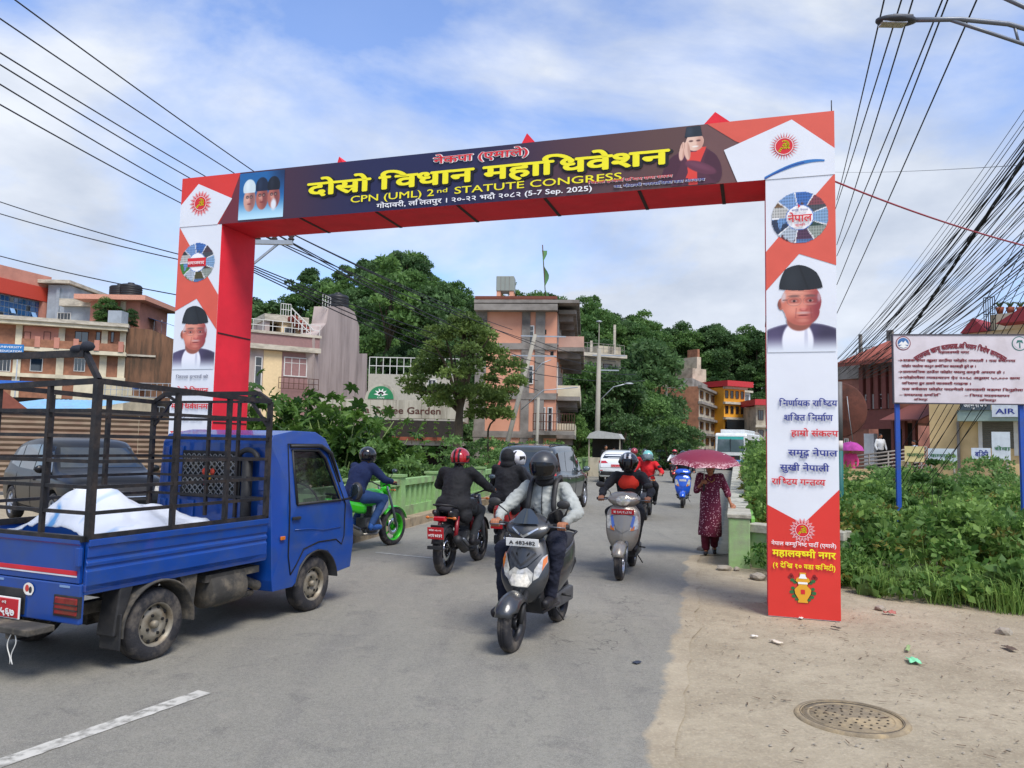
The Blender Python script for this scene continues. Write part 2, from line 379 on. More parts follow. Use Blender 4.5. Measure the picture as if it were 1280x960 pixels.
def make_asphalt():
 m=mat('asphalt', '#808080', .85, 0, 0);t, b=nodes_of(m);s=t.nodes.new('ShaderNodeTexCoord').outputs['Object']
 c=mixc(t, ramp(t, nz(t, s, .35, 6), [(.3, 0.), (.7, 1.)]), (.148, .142, .113), (.222, .214, .170))
 c=mixc(t, ramp(t, nz(t, s, 1., 7, .6, .5, (3.2, .5, 1)), [(.45, 0.), (.72, .7)]), c, (.108, .104, .09))
 c=mixc(t, ramp(t, nz(t, s, 2.6, 7, .7, .6), [(.56, 0.), (.63, .6)]), c, (.085, .082, .07))
 c=mixc(t, ramp(t, nz(t, s, 160, 3, .6), [(.38, 0.), (.70, .75)]), c, (.33, .315, .28))
 c=mixc(t, ramp(t, nz(t, s, 34, 5, .75), [(.48, 0.), (.72, .5)]), c, (.10, .094, .082))
 c=mixc(t, ramp(t, nz(t, s, 6, 8, .7, .4), [(.52, 0.), (.78, .4)]), c, (.33, .30, .25))
 c=mixc(t, ramp(t, nz(t, s, 95, 3, .7), [(.55, 0.), (.75, .6)]), c, (.07, .07, .068))
 d=t.nodes.new('ShaderNodeTexVoronoi');d.feature='DISTANCE_TO_EDGE';d.inputs['Scale'].default_value=4.3
 wv=t.nodes.new('ShaderNodeMixRGB');wv.inputs[0].default_value=.30;t.links.new(s, wv.inputs[1])
 n=t.nodes.new('ShaderNodeTexNoise');n.inputs['Scale'].default_value=5;t.links.new(s, n.inputs[0]);t.links.new(n.outputs['Color'], wv.inputs[2]);t.links.new(wv.outputs[0], d.inputs[0])
 a=t.nodes.new('ShaderNodeAttribute');a.attribute_name='crack'
 k=mul(t, ramp(t, d.outputs['Distance'], [(.0, .8), (.03, 0.)]), a.outputs['Fac'])
 k=mul(t, k, ramp(t, nz(t, s, 1.7, 6, .6), [(.47, 0.), (.55, 1.)]))
 c=mixc(t, k, c, (.045, .043, .04))
 a2=t.nodes.new('ShaderNodeAttribute');a2.attribute_name='dust'
 ad=t.nodes.new('ShaderNodeMath');ad.operation='ADD';t.links.new(a2.outputs['Fac'], ad.inputs[0]);t.links.new(mul(t, nz(t, s, 2.4, 9, .65), .9), ad.inputs[1])
 c=mixc(t, ramp(t, ad.outputs[0], [(.86, 0.), (1.14, 1.)]), c, dirt_colour(t, s))
 t.links.new(c, b.inputs['Base Color'])
 bp=t.nodes.new('ShaderNodeBump');bp.inputs['Strength'].default_value=.45;bp.inputs['Distance'].default_value=.008
 t.links.new(nz(t, s, 110, 4, .7), bp.inputs['Height']);t.links.new(bp.outputs[0], b.inputs['Normal']);return m
DIRT=make_dirt();ASPH=make_asphalt()
xs=axis_pts(-900, 900, .5, -12, 16);ys=axis_pts(-40, 1600, .5, 0, 40)
g=MB();g.grid([[(x, y, ground_z(x, y)+(.012*noise.noise(Vector((x*.9, y*.9, 0)))if x>2 and y<12 else 0)-.006)for x in xs]for y in ys], 0, True)
tag(g.build('ground', [DIRT], fix=False), kind='structure')
edge=[(-8, 2.0), (0, 1.55)]+[tuple(gr(*p)[:2])[::-1]for p in((843, 955), (856, 880), (864, 820), (872, 765), (872, 722))]+[(12.4, 3.05)]
def redge(y):
 if y>12.4:return RX(y)-.02
 for(y0, x0), (y1, x1)in zip(edge, edge[1:]):
  if y<=y1:return x0+(x1-x0)*(y-y0)/(y1-y0)
 return RX(y)
rows=list(np.arange(-6, 30, .22))+list(np.arange(30, 110, 1.5))+list(np.arange(112, 420, 15));V=[];DU=[];CR=[]
for y in rows:
 xl=-60 if y<15.2 else LX(y);xr=redge(y)+(.10*noise.noise(Vector((y*1.7, 0, 3)))+.05*noise.noise(Vector((y*6, 0, 3)))if y<12.4 else 0)
 if 14.2<y<15.2:xl=-60+(LX(15.2)+60)*0
 us=np.linspace(0, 1, 61);row=[]
 for u in us:
  x=xr-(xr-xl)*(u**1.6 if xl<-20 else u);row.append((x, y, .004))
  DU.append(max(0, 1-(xr-x)/(.34 if y<13 else .3))*.95+(max(0, 1-(x-xl)/.5)*.5 if xl>-20 else(.25 if x<-5 else 0)))
  q=(x-.85-.1*(y-7.5))/.55;p=(y-7.9)/2.2;q2=(x-2.0)/.4;CR.append(max(0, min(1, 1.9-1.7*(q*q+p*p))))
 V.append(row)
g=MB();g.grid(V, 0, True);ro=g.build('road', [ASPH], fix=False)
for nm, dat in(('dust', DU), ('crack', CR)):
 a=ro.data.attributes.new(nm, 'FLOAT', 'POINT');a.data.foreach_set('value', np.array(dat, np.float32))
if ro.data.polygons[0].normal.z<0:ro.data.flip_normals()
tag(ro, kind='structure')
WPAINT=mat('worn_white_paint', '#b9b7ae', .85, 0, .1, 8, .2, 90, dirt='#6c6a62', dscale=14, damt=1.)
def paint(px, w, nm, lab):
 a, b=gr(*px[0]), gr(*px[1]);d=(b-a).normalized();q=Vector((d.y, -d.x, 0))*w/2;n=24;g=MB();row=[]
 for i in range(n+1):
  p=a.lerp(b, i/n);e=[1+.12*noise.noise(Vector((i*.9, s, 7)))for s in(1, 5)];row.append([(*(p-q*e[0])[:2], .008), (*(p+q*e[1])[:2], .008)])
 g.grid(row, 0);o=g.build(nm, [WPAINT]);tag(o, kind='structure', label=lab);return o
paint(((-12, 960), (256, 866)), .12, 'lane_marking', 'worn white lane dash at the near left')
WP2=mat('faded_paint', '#a3a39b', .85, 0, .1, 8, dirt='#7b7b75', dscale=6, damt=1.)
WPAINT=WP2;paint(((470, 691), (548, 699)), .09, 'lane_marking', 'faded cross line between the green and the black motorcycle')
GREEN=mat('mint_green_paint', '#84ab6c', .78, 0, .16, 5, .25, 40, dirt='#77785f', dscale=2.2, damt=.95)
GREEND=mat('bright_green_paint', '#7fbf5a', .75, 0, .16, 5, .25, 40, dirt='#6d7a50', dscale=3, damt=.8)
CONC=mat('weathered_concrete', '#a09a8c', .9, 0, .16, 3, .4, 30, dirt='#5d574b', dscale=2.5, damt=.8)
KERB=mat('dusty_kerb', '#96866d', .95, 0, .18, 4, .5, 25, dirt='#5e5445', dscale=3, damt=.8)
def bridge_frame(fx, y0):
 x0=fx(y0);return Vector((x0, y0, 0))
LD=Vector((.2271, 1, 0)).normalized();LQ=Vector((LD.y, -LD.x, 0));LA=math.atan2(-LD.x, LD.y)
L0=Vector((LX(11.6), 11.6, 0))
fp=MB();X=Matrix.Translation(L0)@Matrix.Rotation(LA, 4, 'Z')
for i in range(40):
 fp.box((-.09, i*2.0+1, .07+.004*(i%3)), (.18, 1.985, .22), 0, X=X)
k=fp.build('bridge_kerb', [KERB], bevel=.015);tag(k, kind='structure')
fp=MB();fp.b2((-1.0, 0, -.6), (-.182, 80, .155));fo=fp.build('bridge_footpath', [KERB]);fo.matrix_world=X;tag(fo, kind='structure')
bal=thing('bridge_balustrade', 'long mint green concrete balustrade along the left side', 'railing', L0, LA)
pb=MB();pb.b2((-.12, -.12, .15), (.12, .12, .98));pb.b2((-.15, -.15, .98), (.15, .15, 1.03));PM=pb.mesh('pillar', [GREEN])
sb=MB();sb.b2((-.05, -.07, .36), (.05, .07, .80));SM=sb.mesh('baluster', [GREEN])
tr=MB();tr.b2((-.10, .12, .80), (.10, 2.08, .93));TM=tr.mesh('top_rail', [GREEN]);tr=MB();tr.b2((-.09, .12, .15), (.09, 2.08, .36));BM=tr.mesh('bottom_rail', [GREEN])
for i in range(34):
 y=i*2.2;shared('pillar', PM, bal, (-.45, y, 0))
 shared('top_rail', TM, bal, (-.45, y, 0));shared('bottom_rail', BM, bal, (-.45, y, 0))
 if i<24:
  for j in range(6):shared('baluster', SM, bal, (-.45, y+.12+.16+j*.33, 0))
RD=Vector((.2935, 1, 0)).normalized();RA=math.atan2(-RD.x, RD.y);R0=Vector((RX(11.15), 11.15, 0))
PARA=mat('green_washed_concrete', '#93b57a', .85, 0, .2, 3, .3, 30, dirt='#8a877a', dscale=1.8, damt=1.)
TOPC=mat('pale_parapet_top', '#b3b1a2', .9, 0, .15, 3, .4, 30, dirt='#5b5a4e', dscale=3.2, damt=.85)
par=thing('bridge_parapet', 'long low green and grey concrete parapet beside the walking woman', 'parapet', R0, RA)
pm=MB();pm.b2((0, 0, -.3), (.30, .5, .70));pm.build('end_post', [PARA], par, .015)
pm=MB();pm.b2((-.02, -.02, .70), (.32, 80, .76));pm.build('coping', [TOPC], par, .012)
pm=MB();pm.b2((.20, .5, .58), (.30, 80, .70));pm.build('upper_beam', [PARA], par)
pm=MB();pm.b2((0.0, .5, -.3), (.22, 80, .22));pm.build('lower_wall', [PARA], par)
ps=MB();ps.b2((.04, -.09, .22), (.26, .09, .70));psm=ps.mesh('stub_post', [GREEND])
for i in range(30):shared('stub_post', psm, par, (0, 1.2+i*1.1, 0))
rr=MB();rr.b2((.33, .55, .50), (.38, 60, .66));rr.build('green_side_rail', [GREEND], par)
wa=gr(921, 716);wb=Vector((wa.x+1.35, wa.y-.35, 0));wa=Vector((R0.x+.32*math.cos(RA), R0.y+.12, 0))
wd=(wb-wa);wl=wd.length;wr_=math.atan2(wd.y, wd.x)
wing=thing('wing_wall', 'green washed concrete end wall of the parapet with a recessed panel, partly behind the arch post', 'wall', wa, wr_)
pm=MB();pm.b2((0, 0, -.4), (wl, .22, .50));pm.build('wall', [PARA], wing)
pm=MB();pm.b2((.0, -.05, .50), (wl, .27, .62));pm.build('coping', [TOPC], wing, .01)
pm=MB();pm.b2((.35, -.02, .40), (wl, -.002, .46));pm.b2((.35, -.02, -.3), (.42, -.002, .40));pm.build('panel_rim', [PARA], wing)
BLUEP=mat('small_blue_plate', '#3f74ab', .5, 0, .1);LETW=mat('white_lettering', '#e9e9e6', .55, 0, .03)
sg=thing('blue_plate', 'small blue plate with white text fixed on the wing wall by the arch post', 'sign', wa+wd.normalized()*.35+Vector((0, -.066, 0)), wr_)
pm=MB();pm.b2((0, 0, .46), (.75, .012, .63));pm.build('plate', [BLUEP], sg)
lettering('lettering', 'नेपाल सडक', LETW, sg, Matrix.Translation((.03, -.002, .56)), .05, .01, width=.66);lettering('lettering', 'विभाग ललितपुर', LETW, sg, Matrix.Translation((.03, -.002, .48)), .05, .01, width=.66)
IRON=mat('rusty_iron', '#857862', .9, .1, .25, 12, .5, 80, dirt='#ab9774', dscale=5, damt=1.)
mp_=gr(1064, 897);mh=thing('manhole_cover', 'round cast iron manhole cover half filled with dust at the lower right', 'manhole cover', (mp_.x, mp_.y, 0))
m_=MB();m_.lathe([(.335, -.02), (.335, .012), (.375, .012), (.39, -.01), (.39, -.02)], n=48);m_.build('ring', [IRON], mh)
m_=MB();m_.lathe([(.0001, .004), (.33, .004), (.33, -.02)], n=48)
m_.lathe([(.30, .0045), (.297, .008), (.285, .008), (.282, .0045)], n=40)
m_.build('cover', [IRON], mh);mh.scale=(.9, .86, .8);m_=MB();[m_.ell((r_*math.cos(a), r_*math.sin(a), .006), (.011, .008, .006), 6)for r_, n_ in((.24, 22), (.18, 16), (.12, 11), (.06, 5))for a in np.arange(0, 6.28, 2*PI/n_)];m_.lathe([(.333, .005), (.345, .014), (.357, .005)], n=40);st_=m_.build('studs', [mat('dark_iron', '#3e372e', .8, .2, .2)], mh);st_['kind']='stuff'
def rock(c, r, seed, m):
 b=bmesh.new();bmesh.ops.create_icosphere(b, subdivisions=2, radius=1);rr=random.Random(seed);s=Vector((r*rr.uniform(.8, 1.3), r*rr.uniform(.7, 1.1), r*rr.uniform(.45, .75)))
 for v in b.verts:
  v.co*=1+.35*noise.noise(v.co*1.3+Vector((seed, 0, 0)));v.co=Vector((v.co.x*s.x, v.co.y*s.y, v.co.z*s.z))
 me=bpy.data.meshes.new('rock');b.to_mesh(me);b.free();me.materials.append(m);o=bpy.data.objects.new('rock', me);link(o);o.location=c;o.rotation_euler=(0, 0, rr.uniform(0, 6));return o
ROCK=mat('grey_rock', '#9a9284', .9, 0, .2, 5, .5, 20, dirt='#6c6250', dscale=5, damt=.7)
for i, (px, py, r, lab)in enumerate([(948, 724, .10, 'pale round stone lying at the foot of the wing wall'), (936, 708, .07, 'small stone beside the weeds at the parapet corner'), (905, 712, .09, 'flat stone at the foot of the parapet end post'), (878, 688, .10, 'stone at the road edge behind the walking woman'), (921, 713, .06, 'smallest of the stones by the parapet end post'), (1255, 792, .06, 'grey stone at the grass edge far right'), (1100, 762, .05, 'small stone just right of the arch post foot')]):
 p=gr(px, py);tag(rock((p.x, p.y, r*.3), r, i, ROCK), lab, 'stone')
V=[];N=1500
for i in range(N):
 if i<2000:x=random.uniform(1.2, 8);y=random.uniform(2.5, 11)
 else:x=random.uniform(.6, 2.3);y=random.uniform(3, 11)
 if i<2000 and x<redge(y)-.25:continue
 r=random.uniform(.004, .016)*(1.6 if random.random()<.05 else 1);a=random.uniform(0, 6)
 p=[Vector((x+r*math.cos(a+k*2*PI/3), y+r*math.sin(a+k*2*PI/3), 0.0))for k in range(3)];t=Vector((x+r*.3, y, r*.45))
 for k in range(3):V+=[p[k], p[(k+1)%3], t]
me=npmesh('gravel', np.array([v[:]for v in V]), 3, [ROCK]);tag(link(bpy.data.objects.new('gravel', me)), 'loose gravel and grit scattered over the dirt shoulder', 'gravel', kind='stuff')
V=[]
for i in range(900):
 x=random.uniform(1.6, 8);y=random.uniform(2.6, 8.6)
 if x<redge(y)-.15:continue
 a=random.uniform(0, 6.3);l=random.uniform(.008, .035);w=random.uniform(.002, .006);c, s_=math.cos(a), math.sin(a)
 V+=[(x+c*l*u-s_*w*v, y+s_*l*u+c*w*v, .006+.004*random.random())for u, v in((-1, -1), (1, -.6), (1, .6), (-1, 1))]
me=npmesh('leaf_litter', np.array(V), 4, [mat('dry_litter', '#5a4734', .9, 0, .4, 8)]);tag(link(bpy.data.objects.new('leaf_litter', me)), 'tiny dry twigs and leaf bits scattered over the dirt', 'litter', kind='stuff')
def scrap(px, py, w, l, col, name, lab, cat, seed, h=.02):
 p=gr(px, py);m=mat(name+'_'+col[1:], col, .7, 0, .15, 20);g=MB();n=6
 g.grid([[(w*(i/n-.5)*(1+.2*noise.noise(Vector((j, seed, 1)))), l*(j/n-.5)*(1+.25*noise.noise(Vector((i, seed, 4)))), .012+h*abs(noise.noise(Vector((i*.8, j*.8, seed)))))for i in range(n+1)]for j in range(n+1)])
 o=g.build(name, [m]);o.location=(p.x, p.y, 0);o.rotation_euler=(0, 0, seed*1.3);s=o.modifiers.new('solid', 'SOLIDIFY');s.thickness=.003;return tag(o, lab, cat)
scrap(1142, 828, .15, .09, '#7fd3a0', 'plastic_scrap', 'crumpled mint green plastic scrap on the dirt', 'litter', 1, .04)
scrap(1135, 812, .03, .22, '#8aa06a', 'dry_leaf', 'narrow green and brown leaf lying on the dirt above the green plastic', 'leaf', 2)
scrap(796, 830, .07, .05, '#2c3342', 'dark_scrap', 'small dark scrap lying on the asphalt', 'litter', 3)
scrap(970, 804, .12, .05, '#d9cbb8', 'paper_scrap', 'pale paper scrap in front of the arch post', 'litter', 4)
scrap(943, 797, .06, .04, '#d8d2c6', 'paper_scrap', 'smaller pale paper scrap left of the arch post foot', 'litter', 5)
scrap(1262, 812, .16, .06, '#5b4a3c', 'dry_leaf', 'brown dry leaf near the right edge', 'leaf', 6)
scrap(1112, 768, .12, .06, '#a8665c', 'cloth_scrap', 'dull red rag at the edge of the weeds', 'litter', 7, .05)
scrap(1001, 774, .06, .04, '#e0ddd4', 'paper_scrap', 'white paper bit touching the bottom of the arch post', 'litter', 8)
scrap(1045, 786, .09, .04, '#4a4036', 'dark_scrap', 'dark twig-like scrap right of the arch post foot', 'litter', 9)
# ================================================================== welcome arch
AX, AY, AA, AW, AH, PW, BH, AT, CW=-4.6147, 10.3079, .3075, 8.3436, 5.2733, .69, .687, .733, .946
arch=thing('welcome_arch', 'tall red and white party welcome arch with printed banners spanning the road', 'arch', (AX, AY, 0), -AA)
REDC=mat('red_cloth', '#dc2034', .75, 0, .10, 3, .8, 5)
REDP=mat('print_red', '#d8352c', .45, 0, .05, 2, .35, 4);WHP=mat('print_white', '#dfe3ea', .42, 0, .03, 2, .35, 3.5)
ORP=mat('print_orange_red', '#d85a48', .45, 0, .04);NAVY=mat('print_navy', '#232656', .45, 0, .05);PURP=mat('print_plum', '#4e3046', .45, 0, .06);BRWN=mat('print_brown', '#6b4a47', .45, 0, .05)
YEL=mat('print_yellow', '#f3e81c', .45, 0, .02);BLK=mat('print_black', '#0c0c10', .5, 0, 0);WHL=mat('print_letter_white', '#f2f2f2', .45, 0, 0)
REDL=mat('print_letter_red', '#d3242e', .45, 0, 0);BLUL=mat('print_letter_blue', '#26348a', .45, 0, 0);GRYL=mat('print_letter_grey', '#59607a', .45, 0, 0)
SEAM=mat('dark_seam', '#2a0d12', .7, 0, 0)
def bx(nm, lo, hi, m, bev=.012):
 g=MB();g.b2(lo, hi);return g.build(nm, [m], arch, bev)
bx('left_post', (0, 0, 0), (PW, AT, AH-BH), REDC);bx('right_post', (AW-PW, 0, 0), (AW, AT, AH-BH), REDC)
bx('beam', (0, 0, AH-BH+.0), (AW, AT, AH), REDC)
g=MB()
for x in(1.9, 3.0, 4.1, 5.2, 6.3, 7.2):g.b2((x-.02, .01, AH-BH-.006), (x+.02, AT-.01, AH-BH+.002))
for z in(3.1, 1.9):g.b2((PW-.002, .02, z), (PW+.005, AT-.02, z+.02));g.b2((AW-PW-.005, .02, z), (AW-PW+.002, AT-.02, z+.02))
g.build('seam', [SEAM], arch)
LY=[0]
def flat(nm, poly, m, y=-.006, parent=None, label=None):
 g=MB();g.poly([(x, y, z)for x, z in poly], 0);o=g.build(nm, [m], parent or arch, fix=False)
 if o.data.polygons[0].normal.y>0:o.data.flip_normals()
 if label:o['label']=label
 return o
def painted(nm, x0, x1, z0, z1, fn, res, y=-.012, mask=None, parent=None, rough=.45):
 """a flat print: colours computed point by point on a fine sheet. fn(u,v arrays)->(rgb, alpha)"""
 nx, nz_=int((x1-x0)*res), int((z1-z0)*res);U, Vv=np.meshgrid(np.linspace(0, 1, nx+1), np.linspace(0, 1, nz_+1));rgb, al=fn(U, Vv)
 keep=al>.5;idx=-np.ones(U.size, int);k=keep.ravel();F=[]
 id_=np.arange(U.size).reshape(U.shape);q=(keep[:-1, :-1]&keep[1:, :-1]&keep[:-1, 1:]&keep[1:, 1:]);a=id_[:-1, :-1][q]
 F=np.stack([a, a+1, a+nx+2, a+nx+1], 1)
 X=x0+U.ravel()*(x1-x0);Z=z0+Vv.ravel()*(z1-z0);me=bpy.data.meshes.new(nm);me.vertices.add(U.size);me.vertices.foreach_set('co', np.stack([X, np.full(U.size, y), Z], 1).astype(np.float32).ravel())
 n=len(F);me.loops.add(n*4);me.loops.foreach_set('vertex_index', F.astype(np.int32).ravel());me.polygons.add(n);me.polygons.foreach_set('loop_start', np.arange(0, 4*n, 4, dtype=np.int32));me.polygons.foreach_set('loop_total', np.full(n, 4, np.int32))
 ca=me.attributes.new('print', 'FLOAT_COLOR', 'POINT');c=np.ones((U.size, 4), np.float32);c[:, :3]=np.clip(rgb.reshape(-1, 3), 0, 1);lin=np.where(c[:, :3]<=.04045, c[:, :3]/12.92, ((c[:, :3]+.055)/1.055)**2.4);c[:, :3]=lin;ca.data.foreach_set('color', c.ravel())
 if 'printed_picture' not in MATS:
  m=mat('printed_picture', '#808080', rough, 0, 0);t, b=nodes_of(m);at_=t.nodes.new('ShaderNodeAttribute');at_.attribute_name='print';t.links.new(at_.outputs['Color'], b.inputs['Base Color'])
 me.materials.append(MATS['printed_picture']);me.update(calc_edges=True);return link(bpy.data.objects.new(nm, me), parent or arch)
z0, z1=AH-BH, AH
def ban(U, V):
 w=np.exp(-((U-.42)/.23)**4);c1=np.array([.30, .17, .25]);c2=np.array([.13, .14, .33]);c3=np.array([.42, .29, .27])
 base=c1*(1-np.clip((U-.62)/.3, 0, 1))[..., None]+c3*np.clip((U-.62)/.3, 0, 1)[..., None]
 return(base*(1-w)[..., None]+c2*w[..., None])*.86, np.ones_like(U)
painted('banner', CW, AW-1.38, z0, z1, ban, 26, -.008)
flat('left_corner_panel', [(0, z0), (CW, z0), (CW, z1), (0, z1)], REDP, -.006)
flat('corner_shade', [(PW-.05, z0), (CW, z0), (CW, z1-.02), (.80, z0+.28)], mat('print_maroon', '#6a2430', .45, 0, 0), -.009)
flat('corner_white_shape', [(.0, z0), (.62, z0), (.84, z0+.34), (.28, z1-.10), (.0, z0+.30)], WHP, -.012)
flat('right_corner_panel', [(AW-1.38, z0), (AW, z0), (AW, z1), (AW-1.38, z1)], mat('print_brown', '#6b4a47'), -.006)
flat('corner_red_shape', [(AW-1.30, z1), (AW, z1), (AW, z0), (AW-.1, z0), (AW-1.0, z0+.46)], ORP, -.009)
flat('corner_white_shape', [(AW-.98, z0), (AW-1.0, z0+.28), (AW-.40, z1-.07), (AW-.0, z0+.36), (AW, z0), (AW-.72, z0)][:1]+[(AW-1.0-.12, z0+.37), (AW-.42, z1-.05), (AW, z0+.28), (AW, z0), (AW-.78, z0)], WHP, -.012)
def emblem(cx, cz, r, y, rays=16, halo=None, col=REDL, thin=False):
 g=MB()
 for i in range(rays):
  a=2*PI*i/rays;d=.10 if not thin else .05;rr=r*(1.55 if i%2==0 or thin else 1.55)
  g.poly([(cx+r*.98*math.cos(a-d), y, cz+r*.98*math.sin(a-d)), (cx+rr*math.cos(a), y, cz+rr*math.sin(a)), (cx+r*.98*math.cos(a+d), y, cz+r*.98*math.sin(a+d))])
 if halo:
  h=MB();pts=[]
  for i in range(rays*2):a=PI*i/rays;q=r*(1.75 if i%2==0 else 1.3);pts.append((cx+q*math.cos(a), y+.002, cz+q*math.sin(a)))
  h.poly(pts);h.build('emblem_halo', [halo], arch, fix=False)
 g.build('emblem_rays', [col], arch, fix=False)
 g=MB();g.poly([(cx+r*math.cos(2*PI*i/32), y-.001, cz+r*math.sin(2*PI*i/32))for i in range(32)]);g.build('emblem_disc', [col], arch, fix=False)
 g=MB();k=28
 g.grid([[(cx+q*math.cos(2*PI*i/k), y-.0025, cz+q*math.sin(2*PI*i/k))for q in(r*.88, r*.94)]for i in range(k+1)]);g.build('emblem_ring', [mat('print_letter_white', '')], arch, fix=False)
 V, F, a=glyph('☭', .02);c=(V.max(0)+V.min(0))/2;s=r*1.25/(V[:, 1].max()-V[:, 1].min())
 g=MB();g.add([(cx+(v[0]-c[0])*s, y-.004, cz+(v[1]-c[1])*s)for v in V], F);g.build('hammer_and_sickle', [YEL], arch, fix=False)
PINK=mat('print_pink', '#e4a5a8', .45, 0, 0)
emblem(.33, z0+.31, .105, -.016, 18, PINK)
emblem(AW-.50, z0+.35, .10, -.016, 28, None, REDL, True)
g=MB();g.grid([[(AW-.70+.60*t, -.016, z0+.03+.15*math.sin(2.0*t)-d*.02*(1+math.sin(PI*t)))for d in(0, 1)]for t in np.linspace(0, 1, 16)]);g.build('blue_arc', [mat('print_sky_blue', '#2d74b8', .45, 0, 0)], arch, fix=False)
g=MB();g.grid([[(AW-.70+.40*t, -.017, z0+.01+.15*math.sin(2.0*t*.7)-d*.010)for d in(0, 1)]for t in np.linspace(0, 1, 12)]);g.build('blue_arc', [BLUL], arch, fix=False)
def T(x, z, off):return Matrix.Translation((x, -off, z))
B0=CW+.0;BW=AW-1.38-CW
def line(s, x, z, size, m, off, bold=0., width=None, al='l', under=None, ub=.03, shear=0., nm='lettering', track=0., uo=(0, 0)):
 if under is not None:lettering(nm, s, under, arch, T(x+uo[0], z+uo[1], off), size, bold+ub, 1, width, al, 0, shear, track)
 return lettering(nm, s, m, arch, T(x, z, off+.0095), size, bold, 1, width, al, 0, shear, track)
line('दाेस^ाे िवधान महािधवेशन', 2.02, z0+.275, .255, YEL, .012, .034, 4.60, under=BLK, ub=.05, uo=(.012, -.012))
line('नेकपा (एमाले)', 3.78, z0+.535, .125, REDL, .013, .02, 1.22, under=WHL, ub=.05)
line('CPN (UML) 2', 2.64, z0+.135, .12, YEL, .013, .008, 1.16)
line('nd', 3.83, z0+.165, .075, YEL, .013, .006, .15)
line('STATUTE CONGRESS', 4.06, z0+.135, .12, YEL, .013, .008, 2.05)
line('गाेदावरी, लिलतपुर । २०-२२ भदाै २०८२ (5-7 Sep. 2025)', 3.02, z0+.035, .085, WHL, .013, .014, 2.75)
line('िजल~ला इन~चाज` रािष~ट^य सभा सदस~य', 5.72, z0+.115, .042, REDL, .013, .02, .95, under=WHL, ub=.05)
line('का. गाेदावरी नगरपािलका वडा अध~यक~ष', 6.02, z0+.045, .042, BLUL, .013, .02, 1.0, under=WHL, ub=.06)
def sm(a, b, x):t=np.clip((x-a)/(b-a), 0, 1);return t*t*(3-2*t)
def lay(c, a, col):return c*(1-a[..., None])+np.array(col)*a[..., None]
def el(U, V, cx, cy, rx, ry, s=.12, rot=0.):
 x, y=U-cx, V-cy
 if rot:x, y=x*math.cos(rot)+y*math.sin(rot), -x*math.sin(rot)+y*math.cos(rot)
 return 1-sm(1-s, 1+s, np.sqrt((x/rx)**2+(y/ry)**2))
